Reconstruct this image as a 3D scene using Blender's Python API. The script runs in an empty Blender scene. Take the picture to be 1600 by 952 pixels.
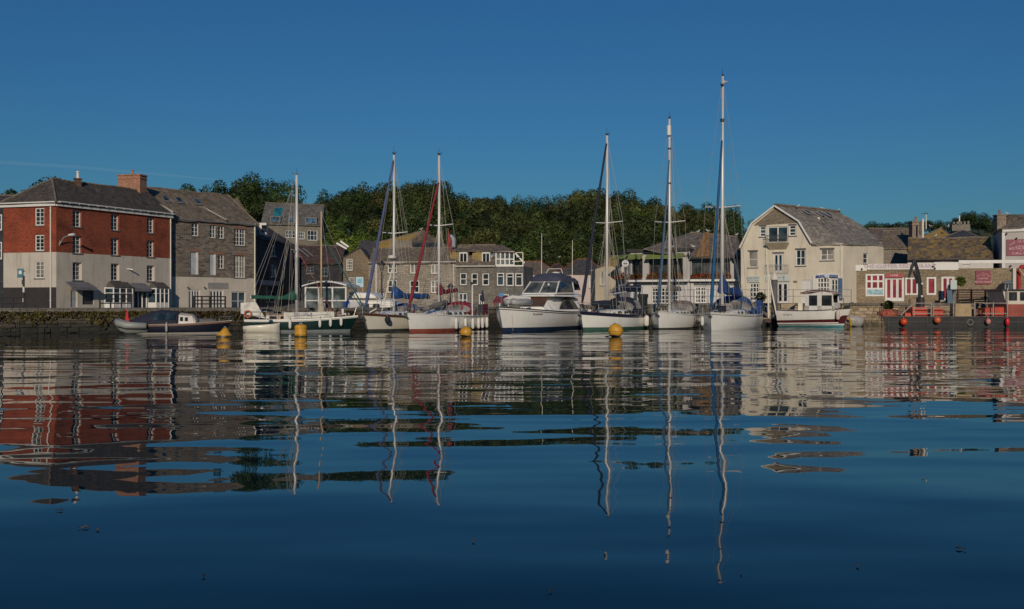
import bpy, math, random
from mathutils import Vector, Matrix, noise
S = bpy.context.scene
COL = S.collection
rnd = random.Random(11)
RAD = math.radians

# ------------------------------------------------------------------ camera, sky, sun, exposure
CH, F = 1.8, 1500.0            # eye height over the water; focal length in pixels of a 1600 px wide picture
cam = bpy.data.cameras.new("camera")
cam.sensor_width = 36.0
cam.lens = 36.0 * F / 1600.0
cam.clip_start, cam.clip_end = 0.1, 9000.0
cam_o = bpy.data.objects.new("camera", cam)
cam_o.location = (0, 0, CH)
cam_o.rotation_euler = (RAD(90), 0, 0)
COL.objects.link(cam_o)
S.camera = cam_o

SUN_EL, SUN_AZ = RAD(20), RAD(181.5)      # azimuth clockwise from +Y: behind the camera
sun_dir = Vector((math.sin(SUN_AZ) * math.cos(SUN_EL), math.cos(SUN_AZ) * math.cos(SUN_EL), math.sin(SUN_EL)))
W = bpy.data.worlds.new("World")
S.world = W
W.use_nodes = True
wn, wl = W.node_tree.nodes, W.node_tree.links
sky = wn.new("ShaderNodeTexSky")
sky.sky_type = 'NISHITA'
sky.sun_disc = False
sky.sun_elevation = SUN_EL
sky.sun_rotation = SUN_AZ
sky.air_density = 1.5
sky.dust_density = 0.0
sky.ozone_density = 8.0
bg = wn["Background"]
bg.inputs[1].default_value = 0.06
tint = wn.new("ShaderNodeMix")                 # one even white balance over the whole sky
tint.data_type, tint.blend_type = 'RGBA', 'MULTIPLY'
tint.inputs[0].default_value = 1.0
tint.inputs[7].default_value = (0.385, 0.725, 0.95, 1)
wl.new(sky.outputs[0], tint.inputs[6])
wl.new(tint.outputs[2], bg.inputs[0])
sun = bpy.data.lights.new("sun", 'SUN')
sun.energy = 3.0
sun.angle = RAD(0.5)
sun.color = (1.0, 0.86, 0.69)
sun_o = bpy.data.objects.new("sun", sun)
sun_o.rotation_euler = sun_dir.to_track_quat('Z', 'Y').to_euler()
sun_o.location = (0, -20, 40)
COL.objects.link(sun_o)
S.view_settings.view_transform = 'Standard'
S.view_settings.look = 'None'
S.view_settings.exposure = -0.22
S.view_settings.gamma = 1.0
S.render.engine = 'CYCLES'
S.cycles.use_denoising = True
S.cycles.max_bounces = 8
S.cycles.transparent_max_bounces = 12
S.cycles.caustics_reflective = False
S.cycles.caustics_refractive = False

# ------------------------------------------------------------------ helpers
def P(px, py, Y):
    return Vector(((px - 800) / F * Y, Y, CH - (py - 476) / F * Y))
def XP(px, Y): return (px - 800) / F * Y
def ZP(py, Y): return CH - (py - 476) / F * Y

ORG = {}
def tag(o, label=None, cat=None, group=None, kind=None):
    if label: o["label"] = label
    if cat: o["category"] = cat
    if group: o["group"] = group
    if kind: o["kind"] = kind
    return o
def thing(name, label, cat, loc=(0, 0, 0), rz=0.0, group=None):
    o = bpy.data.objects.new(name, None)
    COL.objects.link(o)
    o.empty_display_size = 0.3
    o.location = loc
    o.rotation_euler = (0, 0, rz)
    ORG[o.name] = Matrix.Translation(Vector(loc)) @ Matrix.Rotation(rz, 4, 'Z')
    return tag(o, label, cat, group)
def children(o): return [c for c in o.children]
def copy_tree(o, parent=None):
    c = o.copy()
    COL.objects.link(c)
    if parent is not None: c.parent = parent
    for ch in list(o.children): copy_tree(ch, c)
    return c

class MB:
    def __init__(s): s.v, s.f = [], []
    def poly(s, pts):
        i = len(s.v)
        s.v += [Vector(p) for p in pts]
        s.f.append(tuple(range(i, i + len(pts))))
        return s
    def raw(s, vs, fs):
        i = len(s.v)
        s.v += [Vector(p) for p in vs]
        s.f += [tuple(i + k for k in f) for f in fs]
        return s
    def hexa(s, b, t):                       # 4 bottom + 4 top points, counter-clockwise from above
        return s.raw(list(b) + list(t), [(3, 2, 1, 0), (4, 5, 6, 7), (0, 1, 5, 4), (1, 2, 6, 5), (2, 3, 7, 6), (3, 0, 4, 7)])
    def box(s, c, d, rz=0.0, taper=1.0):     # centre, size
        c = Vector(c); x, y, z = d[0] / 2, d[1] / 2, d[2] / 2
        M = Matrix.Rotation(rz, 3, 'Z')
        q = [(-x, -y), (x, -y), (x, y), (-x, y)]
        return s.hexa([c + M @ Vector((a, b, -z)) for a, b in q], [c + M @ Vector((a * taper, b * taper, z)) for a, b in q])
    def bar(s, p, q, w, h=None):             # square bar between two points
        p, q = Vector(p), Vector(q); h = h or w
        d = (q - p).normalized()
        up = Vector((0, 0, 1)) if abs(d.z) < 0.95 else Vector((0, 1, 0))
        a = d.cross(up).normalized() * (w / 2); b = a.cross(d).normalized() * (h / 2)
        return s.hexa([p - a - b, p + a - b, q + a - b, q - a - b], [p - a + b, p + a + b, q + a + b, q - a + b])
    def tube(s, pts, r, n=6, cap=True):
        pts = [Vector(p) for p in pts]
        rs = r if isinstance(r, (list, tuple)) else [r] * len(pts)
        base = len(s.v); prev = None
        for k, p in enumerate(pts):
            d = (pts[min(k + 1, len(pts) - 1)] - pts[max(k - 1, 0)]).normalized()
            if prev is None:
                up = Vector((0, 0, 1)) if abs(d.z) < 0.9 else Vector((1, 0, 0))
                a = d.cross(up).normalized()
            else:
                a = (prev - d * prev.dot(d)).normalized()
            prev = a; b = d.cross(a)
            for j in range(n):
                t = 2 * math.pi * j / n
                s.v.append(p + (a * math.cos(t) + b * math.sin(t)) * rs[k])
        for k in range(len(pts) - 1):
            for j in range(n):
                j2 = (j + 1) % n; o = base + k * n
                s.f.append((o + j, o + j2, o + n + j2, o + n + j))
        if cap:
            s.f.append(tuple(base + j for j in reversed(range(n))))
            s.f.append(tuple(base + (len(pts) - 1) * n + j for j in range(n)))
        return s
    def lathe(s, c, prof, n=12, M=None):     # prof: (radius, height) from bottom to top
        c = Vector(c); M = M or Matrix.Identity(3)
        return s.rings([[c + M @ Vector((r * math.cos(2 * math.pi * j / n), r * math.sin(2 * math.pi * j / n), z)) for j in range(n)] for r, z in prof])
    def rings(s, rr, cap=True, closed=True):
        n = len(rr[0]); base = len(s.v)
        for r in rr: s.v += [Vector(p) for p in r]
        for k in range(len(rr) - 1):
            for j in range(n if closed else n - 1):
                j2 = (j + 1) % n; o = base + k * n
                s.f.append((o + j, o + j2, o + n + j2, o + n + j))
        if cap:
            s.f.append(tuple(base + j for j in reversed(range(n))))
            s.f.append(tuple(base + (len(rr) - 1) * n + j for j in range(n)))
        return s
    def ball(s, c, r, n=10, m=7, sq=(1, 1, 1), M=None):
        c = Vector(c); rr = []
        for k in range(m + 1):
            t = math.pi * k / m; q = max(math.sin(t), 0.02)
            rr.append([c + (M or Matrix.Identity(3)) @ Vector((r * sq[0] * q * math.cos(2 * math.pi * j / n), r * sq[1] * q * math.sin(2 * math.pi * j / n), -r * sq[2] * math.cos(t))) for j in range(n)])
        return s.rings(rr)
    def surf(s, p00, p10, p11, p01, nx=8, ny=4, amp=0.0, t=0.1):   # roof-like slab with a slightly uneven top
        p00, p10, p11, p01 = map(Vector, (p00, p10, p11, p01))
        top = []
        for j in range(ny + 1):
            for i in range(nx + 1):
                a, b = i / nx, j / ny
                p = (p00 * (1 - a) + p10 * a) * (1 - b) + (p01 * (1 - a) + p11 * a) * b
                if amp: p = p + Vector((0, 0, amp * noise.noise(p * 0.45) + amp * 0.5 * noise.noise(p * 1.7)))
                top.append(p)
        n = nx + 1; k = len(top)
        fs = []
        for j in range(ny):
            for i in range(nx):
                q = (j * n + i, j * n + i + 1, (j + 1) * n + i + 1, (j + 1) * n + i)
                fs.append(q); fs.append(tuple(k + x for x in reversed(q)))
        per = list(range(nx)) + [j * n + nx for j in range(ny)] + [ny * n + i for i in range(nx, 0, -1)] + [j * n for j in range(ny, 0, -1)]
        for i, a in enumerate(per):
            b = per[(i + 1) % len(per)]
            fs.append((b, a, k + a, k + b))
        return s.raw(top + [p - Vector((0, 0, t)) for p in top], fs)
    def build(s, name, mat, parent=None, world=True, smooth=False, uvs=1.0):
        me = bpy.data.meshes.new(name)
        vs = s.v
        M = None
        if parent is not None and world:
            M = ORG[parent.name].inverted()
            vs = [M @ p for p in s.v]
        me.from_pydata([tuple(p) for p in vs], [], s.f)
        me.materials.append(mat)
        uv = me.uv_layers.new(name="UVMap").data
        li = 0
        for f in s.f:
            a, b, c = s.v[f[0]], s.v[f[1]], s.v[f[2]]
            nn = (b - a).cross(c - a)
            if nn.length < 1e-9 and len(f) > 3: nn = (c - a).cross(s.v[f[3]] - a)
            if nn.length < 1e-9: nn = Vector((0, 0, 1))
            nn.normalize()
            if abs(nn.z) > 0.985: tx, ty = Vector((1, 0, 0)), Vector((0, 1, 0))
            else:
                tx = Vector((0, 0, 1)).cross(nn).normalized(); ty = nn.cross(tx)
            for k in f:
                uv[li].uv = (s.v[k].dot(tx) * uvs, s.v[k].dot(ty) * uvs); li += 1
        if smooth: me.polygons.foreach_set("use_smooth", [True] * len(me.polygons))
        me.update()
        o = bpy.data.objects.new(name, me)
        COL.objects.link(o)
        if parent is not None:
            o.parent = parent
            ORG[o.name] = ORG.get(parent.name, Matrix.Identity(4))
        else:
            ORG[o.name] = Matrix.Identity(4)
        return o

def text(s, size, mat, parent, origin, right, up, name="lettering", ext=0.004, arc=None):
    """Raised letters on a sign; origin is the middle of the line (world space)."""
    cu = bpy.data.curves.new(name, 'FONT')
    cu.body = s; cu.size = size; cu.extrude = ext; cu.align_x = 'CENTER'; cu.align_y = 'CENTER'
    cu.resolution_u = 1
    cu.materials.append(mat)
    tmp = bpy.data.objects.new(name + "_tmp", cu)
    COL.objects.link(tmp)
    me = bpy.data.meshes.new_from_object(tmp.evaluated_get(bpy.context.evaluated_depsgraph_get()))
    bpy.data.objects.remove(tmp); bpy.data.curves.remove(cu)
    o = bpy.data.objects.new(name, me)
    COL.objects.link(o)
    r, u = Vector(right).normalized(), Vector(up).normalized()
    n = r.cross(u)
    Mw = Matrix.Translation(Vector(origin)) @ Matrix((r, u, n)).transposed().to_4x4()
    o.parent = parent
    o.matrix_local = ORG[parent.name].inverted() @ Mw
    ORG[o.name] = ORG[parent.name]
    return o

# ------------------------------------------------------------------ materials
MATS = {}
def nodes(name):
    m = bpy.data.materials.new(name); m.use_nodes = True
    nt = m.node_tree
    return m, nt, nt.nodes["Principled BSDF"]
def N(nt, t, **kw):
    n = nt.nodes.new(t)
    for k, v in kw.items():
        if k.startswith("i_"):
            key = k[2:]
            n.inputs[int(key) if key.isdigit() else key].default_value = v
        else: setattr(n, k, v)
    return n
def ramp(nt, fac, stops):
    r = N(nt, "ShaderNodeValToRGB")
    e = r.color_ramp.elements
    while len(e) < len(stops): e.new(0.5)
    for k, (p, c) in enumerate(stops):
        e[k].position = p
        e[k].color = c if len(c) == 4 else (*c, 1)
    nt.links.new(fac, r.inputs[0])
    return r.outputs[0]
def mixc(nt, fac, a, b, mode='MIX'):
    m = N(nt, "ShaderNodeMix", data_type='RGBA', blend_type=mode)
    for sock, v in ((m.inputs[0], fac), (m.inputs[6], a), (m.inputs[7], b)):
        if hasattr(v, "is_linked"): nt.links.new(v, sock)
        elif isinstance(v, (int, float)): sock.default_value = v
        else: sock.default_value = (*v, 1) if len(v) == 3 else v
    return m.outputs[2]
def coord(nt, kind="UV", scale=(1, 1, 1)):
    t = N(nt, "ShaderNodeTexCoord")
    mp = N(nt, "ShaderNodeMapping")
    mp.inputs["Scale"].default_value = scale
    nt.links.new(t.outputs[kind], mp.inputs[0])
    return mp.outputs[0]
def noise_tex(nt, vec, scale, detail=4, rough=0.55, out=0):
    n = N(nt, "ShaderNodeTexNoise", i_Scale=scale, i_Detail=detail, i_Roughness=rough)
    nt.links.new(vec, n.inputs["Vector"])
    return n.outputs[out]
def bump(nt, b, h, strength=0.4, dist=0.03):
    n = N(nt, "ShaderNodeBump", i_Strength=strength, i_Distance=dist)
    nt.links.new(h, n.inputs["Height"])
    nt.links.new(n.outputs[0], b.inputs["Normal"])
def tone(c, k): return tuple(min(1, x * k) for x in c)

def paint(name, c, rough=0.5, var=0.18, scale=1.3, metal=0.0, coat=0.0, kind="Object"):
    """Painted or coated surface with uneven weathering."""
    if name in MATS: return MATS[name]
    m, nt, b = nodes(name)
    v = coord(nt, kind)
    f = noise_tex(nt, v, scale, 6, 0.65)
    col = ramp(nt, f, [(0.28, tone(c, 1 - var * 1.5)), (0.55, c), (0.8, tone(c, 1 + var * 0.6))])
    nt.links.new(col, b.inputs["Base Color"])
    b.inputs["Roughness"].default_value = rough
    b.inputs["Metallic"].default_value = metal
    b.inputs["Coat Weight"].default_value = coat
    MATS[name] = m
    return m
def render_wall(name, c, stain=(0.25, 0.23, 0.2), amount=0.45):
    """Lime render: mottled, with streaks of dirt running down."""
    if name in MATS: return MATS[name]
    m, nt, b = nodes(name)
    v = coord(nt, "UV")
    f = noise_tex(nt, v, 0.55, 7, 0.62)
    col = ramp(nt, f, [(0.3, tone(c, 0.86)), (0.55, c), (0.78, tone(c, 1.06))])
    v2 = coord(nt, "UV", (1.6, 0.16, 1))
    st = noise_tex(nt, v2, 1.5, 6, 0.7)
    k = ramp(nt, st, [(0.5, (0, 0, 0)), (0.72, (min(1, amount * 1.5),) * 3)])
    col = mixc(nt, k, col, stain)
    nt.links.new(col, b.inputs["Base Color"])
    b.inputs["Roughness"].default_value = 0.85
    bump(nt, b, noise_tex(nt, v, 7, 4), 0.35, 0.02)
    MATS[name] = m
    return m
def brickwork(name, c1, c2, mortar, bw=0.235, bh=0.085, mort=0.012, dirt=0.35, warp=0.0, bumpd=0.02):
    if name in MATS: return MATS[name]
    m, nt, b = nodes(name)
    v = coord(nt, "UV")
    if warp:
        w = noise_tex(nt, v, 1.6, 2, 0.5, 1)
        va = N(nt, "ShaderNodeVectorMath", operation='MULTIPLY_ADD')
        va.inputs[1].default_value = (warp, warp, 0)
        nt.links.new(w, va.inputs[0]); nt.links.new(v, va.inputs[2])
        vv = va.outputs[0]
    else: vv = v
    br = N(nt, "ShaderNodeTexBrick", i_Scale=1.0)
    br.inputs["Color1"].default_value = (*c1, 1); br.inputs["Color2"].default_value = (*c2, 1)
    br.inputs["Mortar"].default_value = (*mortar, 1)
    br.inputs["Mortar Size"].default_value = mort; br.inputs["Bias"].default_value = 0.0
    br.inputs["Brick Width"].default_value = bw; br.inputs["Row Height"].default_value = bh
    br.inputs["Mortar Smooth"].default_value = 0.4
    nt.links.new(vv, br.inputs["Vector"])
    big = noise_tex(nt, v, 0.5, 7, 0.65)
    g = ramp(nt, big, [(0.3, (1 - dirt,) * 3), (0.55, (1, 1, 1)), (0.75, (1.18,) * 3)])
    col = mixc(nt, 1.0, br.outputs[0], g, 'MULTIPLY')
    fine = noise_tex(nt, v, 6.5, 3, 0.7)
    g2 = ramp(nt, fine, [(0.3, (0.6,) * 3), (0.7, (1.4,) * 3)])
    col = mixc(nt, 1.0, col, g2, 'MULTIPLY')
    nt.links.new(col, b.inputs["Base Color"])
    b.inputs["Roughness"].default_value = 0.9
    inv = N(nt, "ShaderNodeMath", operation='SUBTRACT', i_0=1.0)
    nt.links.new(br.outputs[1], inv.inputs[1])
    bump(nt, b, inv.outputs[0], 0.5, bumpd)
    MATS[name] = m
    return m
def slates(name, c, c2, lichen=(0.34, 0.23, 0.06), amount=0.5, rowh=0.22, cover=0.55):
    """Slate roof: courses, single slates of uneven tone, lichen in blotches."""
    if name in MATS: return MATS[name]
    m, nt, b = nodes(name)
    v = coord(nt, "UV")
    br = N(nt, "ShaderNodeTexBrick", i_Scale=1.0)
    br.inputs["Color1"].default_value = (*c, 1); br.inputs["Color2"].default_value = (*c2, 1)
    br.inputs["Mortar"].default_value = (*tone(c, 0.35), 1)
    br.inputs["Mortar Size"].default_value = 0.012; br.inputs["Brick Width"].default_value = 0.3
    br.inputs["Row Height"].default_value = rowh
    nt.links.new(v, br.inputs["Vector"])
    a = noise_tex(nt, v, 0.9, 8, 0.7)
    g = ramp(nt, a, [(0.3, (0.48,) * 3), (0.5, (1, 1, 1)), (0.7, (1.75,) * 3)])
    col = mixc(nt, 1.0, br.outputs[0], g, 'MULTIPLY')
    st = noise_tex(nt, coord(nt, "UV", (2.2, 0.25, 1)), 1.1, 5, 0.7)
    g3 = ramp(nt, st, [(0.35, (0.72,) * 3), (0.65, (1.2,) * 3)])
    col = mixc(nt, 1.0, col, g3, 'MULTIPLY')
    n2 = noise_tex(nt, v, 0.42, 10, 0.78)
    k = ramp(nt, n2, [(cover, (0, 0, 0)), (cover + 0.13, (amount,) * 3)])
    col = mixc(nt, k, col, lichen)
    n3 = noise_tex(nt, v, 3.1, 4, 0.7)
    k2 = ramp(nt, n3, [(0.6, (0, 0, 0)), (0.7, (0.45,) * 3)])
    col = mixc(nt, k2, col, (0.42, 0.4, 0.34))
    nt.links.new(col, b.inputs["Base Color"])
    b.inputs["Roughness"].default_value = 0.75
    inv = N(nt, "ShaderNodeMath", operation='SUBTRACT', i_0=1.0)
    nt.links.new(br.outputs[1], inv.inputs[1])
    bump(nt, b, inv.outputs[0], 0.6, 0.02)
    MATS[name] = m
    return m
def glass(name, c, rough=0.04, var=0.6):
    """Window glass over a dark room: a reflecting sheet with a faint view of curtains and blinds."""
    if name in MATS: return MATS[name]
    m, nt, b = nodes(name)
    v = coord(nt, "Object")
    f = noise_tex(nt, v, 0.9, 2, 0.5)
    col = ramp(nt, f, [(0.4, tone(c, 1 - var)), (0.6, tone(c, 1 + var))])
    nt.links.new(col, b.inputs["Base Color"])
    b.inputs["Roughness"].default_value = rough
    bump(nt, b, noise_tex(nt, v, 0.7, 1), 0.12, 0.03)
    MATS[name] = m
    return m
def leaf(name, c, c2, trans=0.25):
    if name in MATS: return MATS[name]
    m, nt, b = nodes(name)
    oi = N(nt, "ShaderNodeObjectInfo")
    g = N(nt, "ShaderNodeNewGeometry")
    f = noise_tex(nt, coord(nt, "Object"), 0.5, 4, 0.6)
    ad = N(nt, "ShaderNodeMath", operation='MULTIPLY_ADD', i_1=0.35)
    nt.links.new(g.outputs["Random Per Island"], ad.inputs[0]); nt.links.new(f, ad.inputs[2])
    col = ramp(nt, ad.outputs[0], [(0.4, tone(c, 0.6)), (0.62, c), (0.95, c2)])
    hs = N(nt, "ShaderNodeHueSaturation")
    mr = N(nt, "ShaderNodeMapRange", i_3=0.478, i_4=0.525)
    nt.links.new(oi.outputs["Random"], mr.inputs[0])
    mv = N(nt, "ShaderNodeMapRange", i_3=0.6, i_4=1.45)
    wn_ = N(nt, "ShaderNodeTexWhiteNoise", noise_dimensions='1D')
    nt.links.new(oi.outputs["Random"], wn_.inputs[1])
    nt.links.new(wn_.outputs[0], mv.inputs[0])
    nt.links.new(mr.outputs[0], hs.inputs["Hue"]); nt.links.new(mv.outputs[0], hs.inputs["Value"])
    nt.links.new(col, hs.inputs["Color"])
    nt.links.new(hs.outputs[0], b.inputs["Base Color"])
    b.inputs["Roughness"].default_value = 0.6
    b.inputs["Specular IOR Level"].default_value = 0.25
    tr = N(nt, "ShaderNodeBsdfTranslucent")
    nt.links.new(hs.outputs[0], tr.inputs[0])
    mx = N(nt, "ShaderNodeMixShader", i_0=trans)
    nt.links.new(b.outputs[0], mx.inputs[1]); nt.links.new(tr.outputs[0], mx.inputs[2])
    nt.links.new(mx.outputs[0], nt.nodes["Material Output"].inputs[0])
    MATS[name] = m
    return m

WHITE = paint("white_paint", (0.7, 0.68, 0.63), 0.45, 0.08)
DARKM = paint("dark_metal", (0.03, 0.03, 0.033), 0.5)
ALU = paint("alloy", (0.62, 0.62, 0.6), 0.35, 0.06, metal=0.6)
MASTM = paint("mast_alloy", (0.72, 0.7, 0.66), 0.4, 0.05, metal=0.15)
STEEL = paint("stainless", (0.55, 0.55, 0.55), 0.3, 0.05, metal=0.8)
WIRE = paint("rigging_wire", (0.42, 0.4, 0.36), 0.5, 0.05, metal=0.3)
def hull_paint(name, c):
    """Boat topsides: faint chalking, and grime that runs down in streaks."""
    m, nt, b = nodes(name)
    f = noise_tex(nt, coord(nt, "Object"), 0.7, 5, 0.6)
    col = ramp(nt, f, [(0.3, tone(c, 0.9)), (0.6, c)])
    st = noise_tex(nt, coord(nt, "Object", (2.6, 2.6, 0.22)), 1.5, 6, 0.7)
    k = ramp(nt, st, [(0.54, (0, 0, 0)), (0.8, (0.34,) * 3)])
    nt.links.new(mixc(nt, k, col, (0.42, 0.36, 0.27)), b.inputs["Base Color"])
    b.inputs["Roughness"].default_value = 0.28
    b.inputs["Coat Weight"].default_value = 0.25
    bump(nt, b, noise_tex(nt, coord(nt, "Object"), 0.9, 2), 0.15, 0.04)
    return m
GEL = hull_paint("gelcoat", (0.88, 0.86, 0.79))
CREAMGEL = hull_paint("cream_gelcoat", (0.8, 0.75, 0.62))
WOOD = paint("weathered_wood", (0.22, 0.16, 0.1), 0.75, 0.4, 3)
PALEWOOD = paint("pale_wood", (0.42, 0.31, 0.17), 0.75, 0.3, 3)
DARKWOOD = paint("dark_wood", (0.07, 0.04, 0.03), 0.7, 0.4, 3)
RUBBER = paint("black_rubber", (0.018, 0.018, 0.02), 0.6, 0.2)
GLASS = glass("window_glass", (0.022, 0.026, 0.03))
BLUEGLASS = glass("bluish_glass", (0.03, 0.05, 0.065))  # pane with a bluer base colour
CURTAIN = glass("curtained_glass", (0.22, 0.2, 0.17), 0.08, 0.35)
BOATGLASS = glass("smoked_boat_glass", (0.03, 0.032, 0.036), 0.05)
LEAD = paint("lead", (0.16, 0.17, 0.19), 0.5)
# ------------------------------------------------------------------ water, ground, harbour walls
def lerp(a, b, t): return a + (b - a) * t
def sstep(t):
    t = max(0.0, min(1.0, t)); return t * t * (3 - 2 * t)
def plin(tab, x):
    if x <= tab[0][0]: return tab[0][1]
    for (x0, y0), (x1, y1) in zip(tab, tab[1:]):
        if x <= x1: return lerp(y0, y1, (x - x0) / (x1 - x0))
    return tab[-1][1]
QUAY = [(-420, 30), (-45, 57.5), (-31, 60.5), (-17, 66.5), (-11.5, 70), (0, 79), (24, 84), (75, 83), (420, 78)]
def quay_y(x): return plin(QUAY, x)
def ground_z(x, y):
    g = lerp(1.5, 1.86, sstep((x + 8) / 24))
    y0 = lerp(108, 130, sstep((x + 32) / 20)); wd = lerp(75, 85, sstep((x + 32) / 20))
    H = plin([(-300, 12), (-90, 14), (-60, 12), (-20, 13), (20, 13.5), (60, 13), (110, 17), (300, 17)], x)
    return g + H * sstep((y - y0) / wd) + 11 * sstep((y - 228) / 75) * plin([(60, 1), (92, 0)], x)

WOFF = 0.0
def water_material():
    m, nt, b = nodes("water")
    b.inputs["Base Color"].default_value = (0.0, 0.014, 0.022, 1)
    b.inputs["Roughness"].default_value = 0.012
    b.inputs["IOR"].default_value = 1.33
    g = N(nt, "ShaderNodeTexCoord")
    def layer(sx, sy, sc, det, rot=0.0):
        mp = N(nt, "ShaderNodeMapping")
        mp.inputs["Scale"].default_value = (sx, sy, 1); mp.inputs["Rotation"].default_value = (0, 0, rot); mp.inputs["Location"].default_value = (WOFF, WOFF * 0.7, 0)
        nt.links.new(g.outputs["Object"], mp.inputs[0])
        return noise_tex(nt, mp.outputs[0], sc, det, 0.45)
    def mul(a, k):
        n = N(nt, "ShaderNodeMath", operation='MULTIPLY', i_1=k); nt.links.new(a, n.inputs[0]); return n.outputs[0]
    def add(a, c):
        n = N(nt, "ShaderNodeMath", operation='ADD'); nt.links.new(a, n.inputs[0]); nt.links.new(c, n.inputs[1]); return n.outputs[0]
    # height in metres: long low swell, wavelets, faint ripples
    h = add(mul(layer(0.5, 1, 0.3, 1.0, 0.08), 0.09), mul(layer(0.42, 1, 0.85, 1.0, -0.14), 0.019))
    h = add(h, mul(layer(0.8, 1, 0.52, 1.0, 0.5), 0.012))
    sp = N(nt, "ShaderNodeSeparateXYZ"); nt.links.new(g.outputs["Object"], sp.inputs[0])
    # one slow swell running in from the harbour mouth, ten metres from crest to crest
    sx = N(nt, "ShaderNodeMath", operation='MULTIPLY_ADD', i_1=0.1); nt.links.new(sp.outputs[0], sx.inputs[0]); nt.links.new(sp.outputs[1], sx.inputs[2])
    ph = N(nt, "ShaderNodeMath", operation='MULTIPLY_ADD', i_1=1.4); nt.links.new(layer(1, 1, 0.12, 1.0), ph.inputs[0]); nt.links.new(sx.outputs[0], ph.inputs[2])
    sc_ = N(nt, "ShaderNodeMath", operation='MULTIPLY_ADD', i_1=0.628, i_2=-0.628 * 6.0); nt.links.new(ph.outputs[0], sc_.inputs[0])
    sw = N(nt, "ShaderNodeMath", operation='SINE'); nt.links.new(sc_.outputs[0], sw.inputs[0])
    h = add(h, mul(sw.outputs[0], 0.0155))
    mr = N(nt, "ShaderNodeMapRange", i_1=9.0, i_2=22.0); nt.links.new(sp.outputs[1], mr.inputs[0])   # a breath of wind out in the basin, none by the near slip
    rip = N(nt, "ShaderNodeMath", operation='MULTIPLY'); nt.links.new(layer(0.33, 1, 1.7, 1.0, -0.05), rip.inputs[0]); nt.links.new(mr.outputs[0], rip.inputs[1])
    h = add(h, mul(rip.outputs[0], 0.0105))
    h = add(h, mul(layer(0.9, 1, 2.3, 1.0, 0.3), 0.001))
    n = N(nt, "ShaderNodeBump", i_Strength=1.0, i_Distance=1.0)
    nt.links.new(h, n.inputs["Height"]); nt.links.new(n.outputs[0], b.inputs["Normal"])
    return m
w = MB()
xs = [-400, -100, -40, 0, 40, 100, 400]; ys = [-80, 0, 20, 45, 70, 100]
for i in range(6):
    for j in range(5):
        w.poly([(xs[i], ys[j], 0), (xs[i + 1], ys[j], 0), (xs[i + 1], ys[j + 1], 0), (xs[i], ys[j + 1], 0)])
water = w.build("water", water_material())
tag(water, "calm dark blue harbour water with long soft ripples and wavering reflections", kind="structure")
bed = MB().poly([(-400, -80, -3), (400, -80, -3), (400, 110, -3), (-400, 110, -3)]).build("harbour_bed", paint("mud", (0.05, 0.045, 0.035), 0.9))
tag(bed, "muddy harbour bed under the water", kind="structure")

def ground_material():
    m, nt, b = nodes("ground")
    g = N(nt, "ShaderNodeNewGeometry"); sp = N(nt, "ShaderNodeSeparateXYZ")
    nt.links.new(g.outputs["Position"], sp.inputs[0])
    v = coord(nt, "Object")
    n1 = noise_tex(nt, v, 0.5, 6, 0.6)
    pave = ramp(nt, n1, [(0.3, (0.1, 0.095, 0.09)), (0.7, (0.2, 0.19, 0.175))])
    grass = ramp(nt, noise_tex(nt, v, 0.8, 6, 0.7), [(0.3, (0.02, 0.03, 0.01)), (0.55, (0.05, 0.075, 0.018)), (0.75, (0.1, 0.13, 0.03))])
    mr = N(nt, "ShaderNodeMapRange", i_1=2.6, i_2=3.4)
    nt.links.new(sp.outputs[2], mr.inputs[0])
    nt.links.new(mixc(nt, mr.outputs[0], pave, grass), b.inputs["Base Color"])
    b.inputs["Roughness"].default_value = 0.92
    return m
gm = MB()
gx = [-420, -300, -200, -150] + [-120 + 4 * i for i in range(66)] + [180, 240, 320, 420]
grow = [0.0, 1.2, 10, 22, 34, 40, 46, 52, 58, 64, 70, 76, 82, 88, 94, 100, 106, 112, 118, 126, 140, 155, 170, 185, 200, 215, 230, 260, 400, 800]
vs = []
for x in gx:
    for k, d in enumerate(grow):
        y = quay_y(x) + 0.3 + d
        z = ground_z(x, y)
        if d > 60: z += 0.5 * noise.noise(Vector((x * 0.05, y * 0.05, 3)))
        vs.append((x, y, z))
nr = len(grow)
fs = [(i * nr + j, (i + 1) * nr + j, (i + 1) * nr + j + 1, i * nr + j + 1) for i in range(len(gx) - 1) for j in range(nr - 1)]
gm.raw(vs, fs)
ground = gm.build("ground", ground_material(), smooth=True)
tag(ground, "paved quayside rising into a grassy wooded hill behind the town", kind="structure")

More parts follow.
